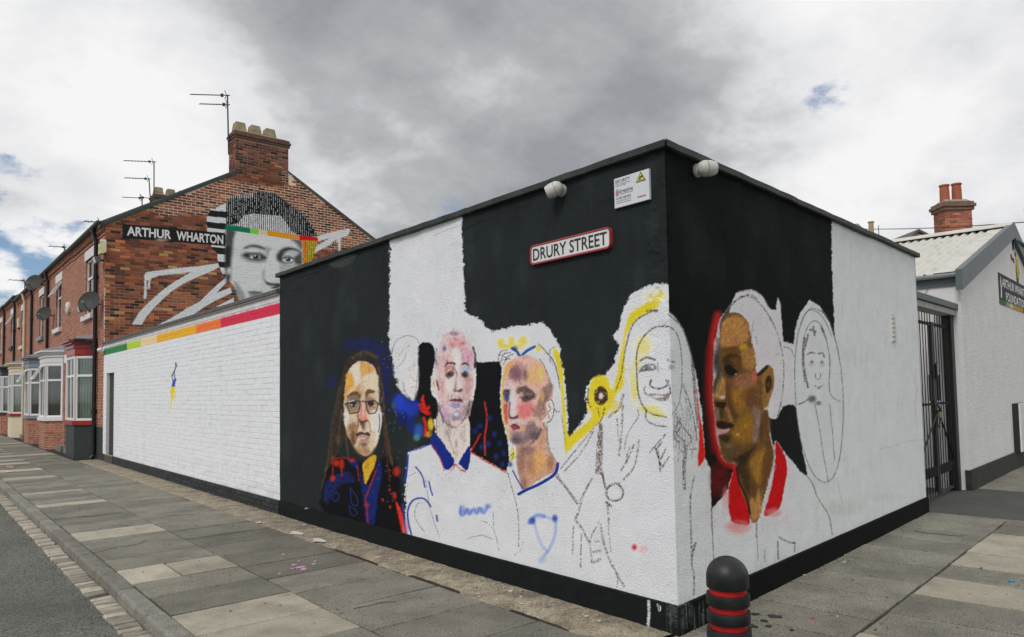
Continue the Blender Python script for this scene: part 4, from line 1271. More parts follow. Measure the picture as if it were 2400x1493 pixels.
while y < 46:
    if not (7.0 < y < 7.08 or 9.85 < y < 9.95):
        if n < 200:
            o = bpy.data.objects.new('gutter_sett', random.choice(sett_meshes))
            COL.objects.link(o)
            o.parent = ROAD
            o.location = (1.288 + random.uniform(-0.008, 0.008), y, -0.088 + random.uniform(-0.005, 0.004))
            o.rotation_euler = (random.uniform(-0.03, 0.03), random.uniform(-0.03, 0.03), random.uniform(-0.03, 0.03))
        else:
            far.box(1.21, 1.366, y - 0.055, y + 0.055, -0.12, -0.088)
        n += 1
    y += 0.118
far.build('far_setts', m_sett, ROAD, kind='stuff')


def splat(cx, cy, r, m, z=0.006, n=14, sx=1.0, name='paint_splash', parent=pave):
    mb = MB()
    ph = random.random() * 6
    ring = [(cx + sx * r * (0.75 + 0.25 * math.sin(3 * t + ph) + random.uniform(-0.18, 0.18)) * math.cos(t), cy + r * (0.75 + 0.2 * math.sin(2 * t + ph) + random.uniform(-0.18, 0.18)) * math.sin(t)) for t in np.linspace(0, 2 * math.pi, n, endpoint=False)]
    mb.prism(ring, z - 0.004, z)
    return mb.build(name, m, parent)


m_splash = {k: mat('splash_' + k, c, 0.6, 0.1, 20) for k, c in dict(white=(0.62, 0.62, 0.6, 1), pink=(0.62, 0.33, 0.55, 1), red=(0.35, 0.05, 0.05, 1), yellow=(0.5, 0.4, 0.06, 1), dark=(0.03, 0.03, 0.035, 1), blue=(0.02, 0.28, 0.55, 1)).items()}
m_cement = mat('white_cement', (0.66, 0.64, 0.58, 1), 0.85, 0.06, 8, 0.003, 50)
for px, py, r, sx in ((695, 1251, 0.15, 0.55), (748, 1268, 0.15, 0.5), (607, 1226, 0.06, 0.6)):
    q = on_ground(px, py)
    splat(q[0], q[1], r, m_cement, 0.012, 18, sx, 'cement_patch')
for px, py, r, c in ((703, 1330, 0.06, 'pink'), (690, 1324, 0.03, 'pink'), (712, 1334, 0.04, 'pink'), (685, 1333, 0.025, 'pink'), (664, 1300, 0.025, 'pink'), (735, 1322, 0.02, 'white'), (738, 1316, 0.015, 'white'), (655, 1345, 0.02, 'pink'), (700, 1316, 0.02, 'pink'),
                     (1197, 1388, 0.028, 'white'), (1405, 1458, 0.015, 'white'), (1374, 1447, 0.018, 'white'), (712, 1232, 0.03, 'white'), (2028, 1280, 0.012, 'yellow'), (1884, 1348, 0.016, 'white'), (1980, 1300, 0.012, 'yellow'), (1905, 1450, 0.02, 'red'), (2020, 1432, 0.012, 'red'), (1950, 1442, 0.012, 'red'), (1963, 1445, 0.008, 'white'), (1770, 1440, 0.035, 'dark'), (1815, 1445, 0.05, 'dark'), (1790, 1455, 0.03, 'dark'), (1765, 1468, 0.04, 'dark'), (1800, 1468, 0.03, 'dark'), (1830, 1458, 0.006, 'yellow'), (1856, 1477, 0.02, 'dark'), (2371, 1362, 0.03, 'blue'), (1978, 1318, 0.02, 'white')):
    q = on_ground(px, py)
    splat(q[0], q[1], r, m_splash[c], 0.005 if q[0] < 3.4 or q[0] > 3.9 else 0.012, 10)
crk = MB()
for _ in range(9):
    if random.random() < 0.65:
        x_, y_ = random.uniform(1.6, 3.2), random.uniform(4.6, 13)
    else:
        v_ = RW(random.uniform(0.2, 5.5), 0, random.uniform(-2.0, -0.2))
        x_, y_ = v_[0], v_[1]
    a_ = random.uniform(0, 6.28)
    pth = [np.array([x_, y_])]
    for k in range(random.randint(5, 9)):
        a_ += random.uniform(-0.7, 0.7)
        pth.append(pth[-1] + 0.07 * np.array([math.cos(a_), math.sin(a_)]))
    for p0_, p1_ in zip(pth, pth[1:]):
        d_ = (p1_ - p0_) / np.linalg.norm(p1_ - p0_)
        n_ = np.array([-d_[1], d_[0]]) * random.uniform(0.0005, 0.0013)
        crk.prism([tuple(p0_ - n_), tuple(p1_ - n_), tuple(p1_ + n_), tuple(p0_ + n_)], -0.002, 0.0048)
crk.build('hairline_cracks', mat('crack_dirt', (0.06, 0.055, 0.042, 1), 0.95), pave, kind='stuff')
grit = MB()
for _ in range(900):
    r_ = random.random()
    if r_ < 0.45:
        x_, y_, z_ = 1.19 - abs(random.gauss(0, 0.10)), random.uniform(4.8, 16), -0.104
    elif r_ < 0.85:
        x_, y_, z_ = 3.83 - abs(random.gauss(0, 0.10)), random.uniform(3.0, 14), 0.004
    else:
        v_ = RW(random.uniform(0.1, 5.8), 0, -0.03 - abs(random.gauss(0, 0.08)))
        x_, y_, z_ = v_[0], v_[1], 0.0
    q_ = random.uniform(0.003, 0.010)
    grit.add([(x_ + q_, y_, z_), (x_ - q_ * 0.6, y_ + q_, z_), (x_ - q_ * 0.5, y_ - q_ * 0.8, z_), (x_, y_, z_ + q_ * 1.2)], [(0, 1, 3), (1, 2, 3), (2, 0, 3)])
grit.build('grit', mat('grit_mix', (0.16, 0.14, 0.11, 1), 0.9, 0.8, 30), pave, kind='stuff')
gum = MB()
for _ in range(240):
    if random.random() < 0.7:
        x_, y_ = random.uniform(1.55, 3.4), random.uniform(3.6, 15)
    else:
        v_ = RW(random.uniform(-0.2, 5.8), 0, random.uniform(-2.3, -0.05))
        x_, y_ = v_[0], v_[1]
    r_ = random.uniform(0.004, 0.012)
    gum.prism([(x_ + r_ * random.uniform(0.7, 1.1) * math.cos(t), y_ + r_ * random.uniform(0.7, 1.1) * math.sin(t)) for t in np.linspace(0, 2 * math.pi, 7, endpoint=False)], 0.0, 0.0052)
gum.build('gum_spots', mat('old_gum', (0.17, 0.162, 0.135, 1), 0.9, 0.85, 3.0), pave, kind='stuff')
for _ in range(110):
    splat(random.uniform(3.42, 3.80), random.uniform(3.6, 11), random.uniform(0.005, 0.014), m_splash['white'], 0.012, 7)

# ------------------------------------------------------------------ the painted corner building
corner_b = empty('corner_building', (CORNER[0], CORNER[1], 0), 'flat roofed corner building with unfinished portrait mural on black and white render', 'building')


def jag(z):
    hi = np.clip((z - 1.85) / 0.1, 0, 1)
    return (0.004 + 0.016 * hi) * (fbm(z * 14, z * 0 + 3.3, 3) - 0.5) * 2


def wall_grid(side, z0, z1, dz, px_step, length, off=0.0):
    dense = np.linspace(0, length, 2000)
    pts = np.array([CORNER + (np.array([0, 1, 0]) * d if side == 'l' else DR * d) + (0, 0, 1.6) for d in dense])
    px = to_px(pts)[0]
    n = int(abs(px[-1] - px[0]) / px_step)
    tgt = np.linspace(px[0], px[-1], n)
    d = np.interp(tgt, px, dense) if px[-1] > px[0] else np.interp(tgt[::-1], px[::-1], dense[::-1])[::-1]
    d[0], d[-1] = 0.0, length
    z = np.linspace(z0, z1, int((z1 - z0) / dz))
    D, Z = np.meshgrid(d, z, indexing='ij')
    dirv = np.array([0, 1.0, 0]) if side == 'l' else DR
    nrm = np.array([-1.0, 0, 0]) if side == 'l' else -PN
    o0 = 0.0 if side == 'l' else 31.0
    disp = 0.012 * (fbm(D * 1.6 + o0, Z * 1.6) - 0.5) + 0.005 * (fbm(D * 7 + o0, Z * 7) - 0.5)
    if side == 'l':
        patch = np.clip((fbm(D * 9 + 3, Z * 9) - 0.42) * 14, 0, 1) * np.clip((0.20 - D) / 0.05, 0, 1) * np.clip((Z - 1.95) / 0.1, 0, 1)
        disp = disp + 0.007 * patch
        patch = np.clip((fbm(D * 2.2 + 8, Z * 5) - 0.5) * 12, 0, 1) * np.clip((Z - 2.93) / 0.06, 0, 1)
        disp = disp + 0.005 * patch
    ramp = np.clip(D / 0.03, 0, 1)
    P = CORNER + D[..., None] * dirv + Z[..., None] * np.array([0, 0, 1.0]) + nrm * (off + disp * ramp)[..., None]
    P = P + (jag(Z) * np.exp(-D / 0.02))[..., None] * np.array([-0.7, -0.7, 0])
    flat = CORNER + D[..., None] * dirv + Z[..., None] * np.array([0, 0, 1.0])
    return P, flat


REG_L = {'portrait_a': 'woman with spectacles and long brown locks', 'portrait_h': 'faint pencilled head on white, unpainted', 'portrait_b': 'pink-toned man in white shirt with blue collar', 'portrait_c': 'man with yellow and blue crest facing aside', 'portrait_d': 'sketched laughing woman with yellow outline and trophy'}
REG_R = {'portrait_d': 'sketched long hair of the laughing woman', 'portrait_e': 'brown-toned man in profile with red collar', 'portrait_f': 'sketched man inside a pencilled oval'}


def paint_side(side):
    length = Y_END - CORNER[1] if side == 'l' else 5.93
    P, flat = wall_grid(side, 0.165, ZT, 0.0056, 1.4, length)
    X, Y = to_px(flat.reshape(-1, 3))
    n = len(X)
    base = (33, 38, 39) if side == 'l' else (166, 169, 169)
    C = np.tile(lin(base), (n, 1)) * (1 + 0.22 * (fbm(X / 60, Y / 60) - 0.5) + 0.10 * (fbm(X / 8, Y / 8) - 0.5))[:, None]
    pt = Paint(X, Y, C)
    reg = paint_corner_mural(pt, side)
    # dabs of broken colour over the painted heads
    for k_, n_ in (('portrait_a', 170), ('portrait_b', 190), ('portrait_c', 190), ('portrait_e', 320)):
        if k_ not in reg or len(reg[k_]) == 0:
            continue
        i_ = reg[k_]
        l_ = C[i_].mean(1)
        sat = C[i_].max(1) - C[i_].min(1)
        i_ = i_[(l_ > 0.02) & (l_ < 0.6) & (sat > 0.015)]
        pt.at(0, 0, 1)
        for _ in range(n_ if len(i_) else 0):
            j = int(random.choice(i_))
            c_ = C[j] * random.choice((0.6, 0.7, 0.8, 1.2, 1.3, 1.45)) * np.array([random.uniform(0.92, 1.1), 1.0, random.uniform(0.85, 1.15)])
            c_ = np.clip(c_, 0.004, 0.75)
            c_ = 255 * np.where(c_ <= 0.0031308, c_ * 12.92, 1.055 * c_ ** (1 / 2.4) - 0.055)
            pt.blob(X[j], Y[j], random.uniform(1.6, 3.6), random.uniform(3.5, 9), c_, a=random.uniform(0.3, 0.65), rot=random.gauss(0, 0.5), dry=0.5)
    # brush drag and broken paint film in the painted heads
    for k_, mid_, gain, drk in (('portrait_a', 0.30, 0.15, 1.0), ('portrait_b', 0.45, 0.18, 1.0), ('portrait_c', 0.40, 0.18, 1.0), ('portrait_e', 0.13, 0.32, 0.82)):
        if k_ in reg and len(reg[k_]):
            i_ = reg[k_]
            lo_, hi_ = X[i_].min() - 14, X[i_].max() + 14
            ya_, yb_ = Y[i_].min() - 6, Y[i_].max() + (150 if k_ != 'portrait_e' else 10)
            i_ = np.nonzero((X > lo_) & (X < hi_) & (Y > ya_) & (Y < yb_))[0]
            l_ = C[i_].mean(1)
            sat = C[i_].max(1) - C[i_].min(1)
            w_ = np.clip(sat / 0.02, 0, 1) * (l_ < 0.62) * np.clip((l_ - 0.03) / 0.04, 0, 1)
            if k_ == 'portrait_e':
                w_ = w_ * (C[i_][:, 1] > C[i_][:, 0] * 0.35)
            g_ = drk * (np.maximum(l_, 0.004) / mid_) ** gain
            br = 0.78 + 0.44 * fbm(X[i_] / 3.0 + 0.4 * Y[i_] / 3, Y[i_] / 5.5)
            pit_ = 1 - 0.35 * np.clip((vnoise(X[i_] / 1.9, Y[i_] / 1.9) - 0.72) * 6, 0, 1)
            f_ = np.clip(g_ * br * pit_, 0.25, 1.25)
            C[i_] *= (1 + w_ * (f_ - 1))[:, None]
            if k_ == 'portrait_e':
                C[i_] *= 1 + (w_ * (C[i_][:, 1] > 0.02))[:, None] * np.array([0.03, -0.07, -0.03])
    # soft dirt and drips on the finished wall
    drip = np.clip((fbm(X / 5, Y / 120) - 0.6) * 4, 0, 1) * 0.12
    C *= (1 - drip)[:, None]
    names = REG_L if side == 'l' else REG_R
    C = C / (L_LEFT if side == 'l' else L_RIGHT)
    return painted_sheet(P, C, m_wall_l, corner_b, {k: (names[k], v) for k, v in reg.items()}, 'street_wall' if side == 'l' else 'side_wall', flip=(side == 'l'))


wl_o = paint_side('l')
wr_o = paint_side('r')

# black plinth, painted down to the ground with white drips
for side, length in (('l', Y_END - CORNER[1]), ('r', 5.945)):
    P, flat = wall_grid(side, -0.03, 0.185, 0.006, 2.2, length, off=0.026)
    d0 = (P[0] - CORNER)
    P[0, :, :2] = CORNER[:2] + np.array([-0.026, -0.027]) + jag(P[0, :, 2])[:, None] * 0.4
    X, Y = to_px(P.reshape(-1, 3))
    C = np.tile(lin((23, 26, 27) if side == 'l' else (9, 11, 10)), (len(X), 1)) * (0.8 + 0.4 * fbm(X / 12, Y / 12))[:, None]
    pt = Paint(X, Y, C)
    for pts, w in (([(1520, 1410), (1521, 1440), (1519, 1462), (1521, 1474)], 6), ([(1541, 1416), (1545, 1432)], 2), ([(1547, 1418), (1548, 1430)], 2), ([(724, 1190), (716, 1192)], 2)):
        pt.line(pts, w, (196, 200, 204), dry=0.2)
    for _ in range(22):
        x = random.uniform(1592, 1650) if side == 'r' else random.uniform(1562, 1586)
        y = random.uniform(1405, 1440)
        pt.line([(x, y), (x + 1, y + random.uniform(20, 60))], 1.2, (90, 94, 94), a=0.35, dry=0.3)
    C /= (L_LEFT if side == 'l' else L_RIGHT)
    nu, nv = P.shape[:2]
    # roll the top edge back to the wall
    top = P[:, -1:, :].copy() + np.array([0, 0, 0.004])
    top -= (np.array([-1.0, 0, 0]) if side == 'l' else -PN) * 0.045
    P = np.concatenate([P, top], 1)
    C = np.concatenate([C.reshape(nu, nv, 3), C.reshape(nu, nv, 3)[:, -1:]], 1).reshape(-1, 3)
    idx = np.arange(nu * (nv + 1)).reshape(nu, nv + 1)
    q = np.stack([idx[:-1, :-1], idx[1:, :-1], idx[1:, 1:], idx[:-1, 1:]], -1).reshape(-1, 4)
    color_mesh('plinth', P.reshape(-1, 3), q[:, ::-1] if side == 'l' else q, C, m_wall_l, corner_b, smooth=False)

# the unseen rear walls, roof and coping stones
A, B = CORNER, CORNER + DR * 5.95
D_ = np.array([XC, Y_END, 0])
Cc = B + PN * 1.6  # unseen corner pulled in so more light reaches the yard
mb = MB()
for p, q in ((B, Cc), (Cc, np.array([XC + 5.4, Y_END, 0])), (np.array([XC + 5.4, Y_END, 0]), D_)):
    mb.add([p + (0, 0, -0.05), q + (0, 0, -0.05), q + (0, 0, ZT), p + (0, 0, ZT)], [(0, 1, 2, 3)])
mb.build('rear_wall', mat('plain_render', (0.5, 0.5, 0.5, 1), 0.85, 0.1, 4, 0.006, 60), corner_b)
mb = MB()
mb.add([tuple(p[:2]) + (ZT - 0.01,) for p in (A + (0.02, 0.02, 0), B, Cc, np.array([XC + 5.4, Y_END, 0]), D_)], [(0, 1, 2, 3, 4)])
mb.build('flat_roof', m_felt, corner_b)
OV = 0.045
y0 = CORNER[1] - 0.05
cuts = [y0 + 0.0, 4.05, 5.16, 6.20, 7.32, 8.40, Y_END + 0.06]
zc = [0.0, 0.0, 0.0, 0.0, 0.0, 0.0, 0]
for i in range(6):
    dz = random.uniform(-0.004, 0.004)
    O = np.array([XC, 0, ZT + dz])
    mb = MB()
    prof = [(-OV, 0.002), (-OV + 0.003, 0.047), (-OV + 0.012, 0.052), (0.22, 0.058), (0.22, 0.0), (-OV + 0.01, -0.004)]
    ya_, yb_ = cuts[i] + (0.0 if i == 0 else 0.003), cuts[i + 1] - 0.003
    r0 = [(XC + a, ya_ + (-(a) * 0.0), ZT + dz + b) for a, b in prof]
    if i == 0:      # mitre at the corner
        r0 = [(XC + a, CORNER[1] + a * 0.80 - 0.004, ZT + dz + b) for a, b in prof]
    r1 = [(XC + a, yb_, ZT + dz + b) for a, b in prof]
    rings = [r0]
    for f_ in (0.16, 0.34, 0.5, 0.68, 0.84):
        jx, jz = random.uniform(-0.004, 0.004), random.uniform(-0.0035, 0.0035)
        rings.append([tuple(np.array(p0) * (1 - f_) + np.array(p1) * f_ + np.array([jx, 0, jz])) for p0, p1 in zip(r0, r1)])
    mb.loft(rings + [r1])
    mb.build('coping_stone', m_cope, corner_b)
cuts = [0.0, 1.05, 2.12, 3.05, 4.2, 5.1, 6.02]
for i in range(6):
    dz = random.uniform(-0.004, 0.004)
    rings = []
    for k, s_ in enumerate((cuts[i] + 0.003, cuts[i + 1] - 0.003)):
        ring = []
        for a, b in prof:
            ss = s_
            if i == 0 and k == 0:
                ss = a * 1.0 * 1.05 + 0.004
            ring.append(tuple(RW(ss, ZT + dz + b, a)))
        rings.append(ring)
    full = [rings[0]]
    for f_ in (0.16, 0.34, 0.5, 0.68, 0.84):
        jx, jz = random.uniform(-0.004, 0.004), random.uniform(-0.0035, 0.0035)
        full.append([tuple(np.array(p0) * (1 - f_) + np.array(p1) * f_ + PN * jx + np.array([0, 0, jz])) for p0, p1 in zip(*rings)])
    MB().loft(full + [rings[1]]).build('coping_stone', m_cope, corner_b)
# louvred vent high on the side wall
v0 = on_plane(2087, 750, CORNER, PN)
s_v = (v0 - CORNER) @ DR
for k in range(6):
    z = 2.10 + k * 0.052
    MB().frame(RW(s_v, z), DR, (0, 0, 1), -PN).box(0.0, 0.115, 0, 0.026, -0.005, 0.024).build('vent_louvre', mat('vent_grey', (0.66, 0.66, 0.64, 1), 0.7), corner_b)
MB().frame(RW(s_v, 2.085), DR, (0, 0, 1), -PN).box(-0.012, 0.127, 0, 0.33, -0.01, 0.012).build('vent_frame', mat('vent_frame', (0.62, 0.62, 0.61, 1), 0.7), corner_b)

# ------------------------------------------------------------------ signs on the building
UL, VL, NL = np.array([0, -1.0, 0]), np.array([0, 0, 1.0]), np.array([-1.0, 0, 0])
m_signw = mat('sign_white', (0.70, 0.71, 0.71, 1), 0.4, 0.08, 8)
m_signr = mat('sign_red', (0.42, 0.05, 0.06, 1), 0.4, 0.15, 12)
m_ink = mat('sign_ink', (0.02, 0.022, 0.025, 1), 0.5, 0.1)
sg = empty('street_sign', (XC, 4.30, 2.62), 'white street name plate with red border lettered DRURY STREET', 'sign')


def rounded(w, h, r, n=5, inset=0.0):
    w2, h2, r = w / 2 - inset, h / 2 - inset, max(r - inset, 0.004)
    out = []
    for cx, cy, a0 in ((w2 - r, h2 - r, 0), (-w2 + r, h2 - r, 90), (-w2 + r, -h2 + r, 180), (w2 - r, -h2 + r, 270)):
        for k in range(n):
            a = math.radians(a0 + 90 * k / (n - 1))
            out.append((cx + r * math.cos(a), cy + r * math.sin(a)))
    return out


SO = np.array([XC - 0.022, 3.872, 2.69])
MB().frame(SO, UL, VL, NL).prism(rounded(0.86, 0.15, 0.035), -0.02, 0.004).build('back_plate', m_signr, sg)
MB().frame(SO, UL, VL, NL).prism(rounded(0.86, 0.15, 0.035, inset=0.011), 0.004, 0.0055).build('face', m_signw, sg)
ro, ri = rounded(0.866, 0.156, 0.038), rounded(0.866, 0.156, 0.038, inset=0.010)
mb = MB().frame(SO, UL, VL, NL)
nn = len(ro)
mb.add([(x, y, 0.011) for x, y in ro] + [(x, y, 0.011) for x, y in ri] + [(x, y, -0.02) for x, y in ro] + [(x, y, 0.0) for x, y in ri],
       [f for i in range(nn) for f in ((i, (i + 1) % nn, nn + (i + 1) % nn, nn + i), (2 * nn + i, 2 * nn + (i + 1) % nn, (i + 1) % nn, i), (nn + i, nn + (i + 1) % nn, 3 * nn + (i + 1) % nn, 3 * nn + i))])
mb.build('border', m_signr, sg)
text_part('DRURY STREET', 'lettering', m_ink, sg, SO + UL * (-0.40) + VL * (-0.049), UL, VL, NL, 0.80, 0.098, 0.008, 0.012)

s2g = empty('security_sign', (XC, 3.39, 2.89), 'small white security notice with yellow warning triangle near the roof corner', 'sign')
S0 = np.array([XC - 0.02, 3.395, 2.888])
m_sec = mat('notice_white', (0.66, 0.69, 0.74, 1), 0.35, 0.04, 6)
MB().frame(S0, UL, VL, NL).box(0, 0.315, 0, 0.212, -0.015, 0.004).build('plate', m_sec, s2g)
text_part('SECURITY', 'lettering', m_ink, s2g, S0 + UL * 0.012 + VL * 0.176, UL, VL, NL, 0.135, 0.022, 0.0055, 0.004)
text_part('kreative', 'lettering', mat('ink_blue', (0.05, 0.06, 0.12, 1), 0.5), s2g, S0 + UL * 0.05 + VL * 0.098, UL, VL, NL, 0.122, 0.030, 0.0055, 0.004)
text_part('01325 581052', 'lettering', m_ink, s2g, S0 + UL * 0.018 + VL * 0.056, UL, VL, NL, 0.135, 0.017, 0.0055, 0.003)
m_fine = mat('fine_print', (0.30, 0.31, 0.34, 1), 0.5)
for u, v, w in ((0.012, 0.164, 0.04), (0.06, 0.163, 0.086), (0.012, 0.152, 0.10), (0.055, 0.088, 0.115), (0.018, 0.042, 0.135), (0.018, 0.028, 0.135)):
    MB().frame(S0, UL, VL, NL).box(u, u + w, v, v + 0.005, 0.004, 0.0052).build('fine_print', m_fine, s2g)
MB().frame(S0, UL, VL, NL).box(0.21, 0.285, 0.030, 0.040, 0.004, 0.0052).build('fine_print', mat('fine_print_red', (0.45, 0.16, 0.2, 1), 0.5), s2g)
MB().frame(S0, UL, VL, NL).prism([(0.028 + 0.016 * math.cos(t) * (1 - 0.3 * math.sin(t)), 0.108 + 0.026 * math.sin(t)) for t in np.linspace(0, 2 * math.pi, 12, endpoint=False)], 0.004, 0.0054).build('emblem', mat('emblem_red', (0.42, 0.20, 0.28, 1), 0.5), s2g)
MB().frame(S0, UL, VL, NL).prism([(0.200, 0.138), (0.288, 0.138), (0.244, 0.206)], 0.004, 0.0054).build('triangle_border', m_ink, s2g)
MB().frame(S0, UL, VL, NL).prism([(0.2105, 0.144), (0.2775, 0.144), (0.244, 0.196)], 0.0054, 0.0066).build('triangle', mat('warning_yellow', (0.62, 0.55, 0.06, 1), 0.5), s2g)
mb = MB().frame(S0, UL, VL, NL)
mb.prism([(0.232, 0.163), (0.262, 0.168), (0.262, 0.178), (0.236, 0.174)], 0.0066, 0.0074)
mb.prism([(0.226, 0.149), (0.246, 0.152), (0.240, 0.164), (0.235, 0.163)], 0.0066, 0.0074)
mb.build('camera_symbol', m_ink, s2g)


def turret_camera(base, nrm, aim, label, k=1.0):
    base, nrm, aim = (np.asarray(v, float) for v in (base, nrm, aim))
    nrm = nrm / np.linalg.norm(nrm)
    aim = aim / np.linalg.norm(aim)
    t = empty('security_camera', base, label, 'camera', 'security cameras on the walls')
    mw = mat('camera_white', (0.60, 0.60, 0.575, 1), 0.4, 0.06, 12, dark=(0.30, 0.29, 0.22, 1), dark_amt=0.4, dark_scale=9)
    MB().lathe([(0.055 * k, -0.01), (0.056 * k, 0.012), (0.050 * k, 0.030 * k + 0.006)], base, nrm, 24).build('base_ring', mw, t, smooth=True)
    c = base + nrm * 0.075 * k
    MB().lathe([(0.02 * k, -0.062 * k), (0.045 * k, -0.050 * k), (0.062 * k, -0.02 * k), (0.065 * k, 0.005 * k), (0.063 * k, 0.045 * k), (0.052 * k, 0.085 * k), (0.046 * k, 0.092 * k), (0.042 * k, 0.086 * k)], c, aim, 28).build('housing', mw, t, smooth=True)
    MB().lathe([(0.0655 * k, 0.010 * k), (0.0665 * k, 0.013 * k), (0.0655 * k, 0.016 * k)], c, aim, 28).build('seam_ring', mat('seam', (0.25, 0.25, 0.24, 1), 0.5), t, smooth=True)
    MB().lathe([(0.0435 * k, 0.080 * k), (0.040 * k, 0.0875 * k), (0.002, 0.091 * k)], c, aim, 24).build('lens_window', mat('lens_black', (0.01, 0.01, 0.012, 1), 0.08, 0, spec=0.8), t, smooth=True)
    return t


q = on_plane(1318, 446, CORNER, (1, 0, 0))
turret_camera((XC - 0.0, q[1], q[2]), (-1, 0, 0), (-0.55, 0.62, -0.30), 'white turret camera under the coping beside the security notice', 0.9)
q = on_plane(1632, 400, CORNER, PN)
turret_camera(q, -PN, (0.62, -0.45, 0.02), 'white turret camera under the coping on the shaded side wall', 0.9)


# ------------------------------------------------------------------ brickwork, brick by brick
def brick_field(parent, O, U, V, N, courses, base_fn, paint_fn, m, L_, individual, near_fn, sub_fn, proud=0.007, stuff_name='brickwork', share=False):
    """courses: list of (u0, u1, v0, v1). Bricks stand proud of the joint behind them. The ones that show largest are objects."""
    O, U, V, N = (np.asarray(a, float) for a in (O, U, V, N))
    recs, VV, BC = [], [], []
    tot = 0
    for k, (u0, u1, v0, v1) in enumerate(courses):
        nx, ny = sub_fn((u0 + u1) / 2, (v0 + v1) / 2)
        h = proud + random.uniform(-0.0022, 0.0022)
        c = 0.004
        us = np.linspace(u0 + c, u1 - c, nx + 1)
        vs = np.linspace(v0 + c, v1 - c, ny + 1)
        gu, gv = np.meshgrid(us, vs, indexing='ij')
        fr = np.stack([gu, gv, np.full_like(gu, h)], -1)
        if nx == 1 and ny == 1:
            fr[..., 2] += np.random.default_rng(k).uniform(-0.0015, 0.0015, (2, 2))
        ii = np.arange((nx + 1) * (ny + 1)).reshape(nx + 1, ny + 1)
        per = list(ii[:, 0]) + list(ii[-1, 1:]) + list(ii[-2::-1, -1]) + list(ii[0, -2:0:-1])
        fr = fr.reshape(-1, 3)
        ring = fr[per].copy()
        mid = np.array([(u0 + u1) / 2, (v0 + v1) / 2])
        hw = np.array([(u1 - u0) / 2, (v1 - v0) / 2])
        ring[:, :2] = mid + np.clip((ring[:, :2] - mid) / (hw - c), -1, 1) * hw
        ring[:, 2] = -0.002
        nf = len(fr)
        q = [(ii[a, b], ii[a + 1, b], ii[a + 1, b + 1], ii[a, b + 1]) for a in range(nx) for b in range(ny)]
        m_ = len(per)
        q += [(nf + j, nf + (j + 1) % m_, per[(j + 1) % m_], per[j]) for j in range(m_)]
        loc = np.concatenate([fr, ring])
        W3 = O + loc[:, :1] * U + loc[:, 1:2] * V + loc[:, 2:] * N
        recs.append((tot, tot + len(loc), np.array(q), mid, k))
        VV.append(W3)
        BC.append(np.tile(base_fn(mid[0], mid[1]), (len(loc), 1)))
        tot += len(loc)
    VV = np.concatenate(VV)
    C = np.concatenate(BC)
    X, Y = to_px(VV)
    if paint_fn:
        paint_fn(Paint(X, Y, C))
    C = C / L_
    order = sorted(range(len(recs)), key=lambda k: near_fn(*recs[k][3]))
    chosen = set(order[:individual])
    rest_q, rest_v, rest_c, n0 = [], [], [], 0
    for k, (a, b, q, mid, _) in enumerate(recs):
        if k in chosen:
            ctr = O + mid[0] * U + mid[1] * V
            me = bpy.data.meshes.new('brick')
            me.from_pydata([tuple(p) for p in VV[a:b] - ctr], [], [tuple(int(i) for i in f) for f in q])
            at = me.color_attributes.new('Col', 'FLOAT_COLOR', 'POINT')
            rgba = np.ones((b - a, 4), np.float32)
            rgba[:, :3] = albedo(C[a:b])
            at.data.foreach_set('color', rgba.ravel())
            me.materials.append(m)
            o = bpy.data.objects.new('brick', me)
            COL.objects.link(o)
            o.parent = parent
            o.location = ctr - wpos(parent)
        else:
            rest_v.append(VV[a:b])
            rest_c.append(C[a:b])
            rest_q.append(q + n0)
            n0 += b - a
    if rest_q:
        color_mesh(stuff_name, np.concatenate(rest_v), np.concatenate(rest_q), np.concatenate(rest_c), m, parent, kind='stuff', smooth=False)


def bond(u0, u1, v0, v1, pu=0.235, pv=0.0785, joint=0.009, header_every=0, keep=None, jn=None):
    out = []
    r = 0
    v = v0
    while v + pv <= v1 + 1e-6:
        hd = header_every and r % header_every == header_every - 1
        w = pu / 2 if hd else pu
        u = u0 - (pu / 2 if r % 2 and not hd else 0) - (pu / 4 if hd else 0)
        while u < u1:
            a, b = max(u, u0), min(u + w, u1)
            if b - a > 0.05 and (keep is None or keep((a + b) / 2, v + pv / 2, b - a)):
                j = jn((a + b) / 2, v + pv / 2) if jn else joint
                du = random.uniform(-0.003, 0.003)
                out.append((a + j / 2 + du, b - j / 2 + du, v + j / 2 + random.uniform(-0.001, 0.001), v + pv - j / 2))
            u += w
        v += pv
        r += 1
    return out


def mortar_sheet(parent, O, U, V, N, u0, u1, v0, v1, du, dv, col_fn, paint_fn, m, L_, name='mortar', keep=None, fine=None):
    us, vs = np.linspace(u0, u1, int((u1 - u0) / du) + 2), np.linspace(v0, v1, int((v1 - v0) / dv) + 2)
    if fine:
        us = np.unique(np.concatenate([us, np.arange(fine[0], fine[1], fine[4])]))
        vs = np.unique(np.concatenate([vs, np.arange(fine[2], fine[3], fine[5])]))
    gu, gv = np.meshgrid(us, vs, indexing='ij')
    P = np.asarray(O, float) + gu[..., None] * np.asarray(U, float) + gv[..., None] * np.asarray(V, float)
    C = col_fn(gu.ravel(), gv.ravel())
    X, Y = to_px(P.reshape(-1, 3))
    if paint_fn:
        paint_fn(Paint(X, Y, C))
    idx = np.arange(gu.size).reshape(gu.shape)
    q = np.stack([idx[:-1, :-1], idx[1:, :-1], idx[1:, 1:], idx[:-1, 1:]], -1).reshape(-1, 4)
    if keep is not None:
        cu, cv = gu.ravel()[q].mean(1), gv.ravel()[q].mean(1)
        q = q[keep(cu, cv)]
    return color_mesh(name, P.reshape(-1, 3), q, C / L_, m, parent, smooth=False)


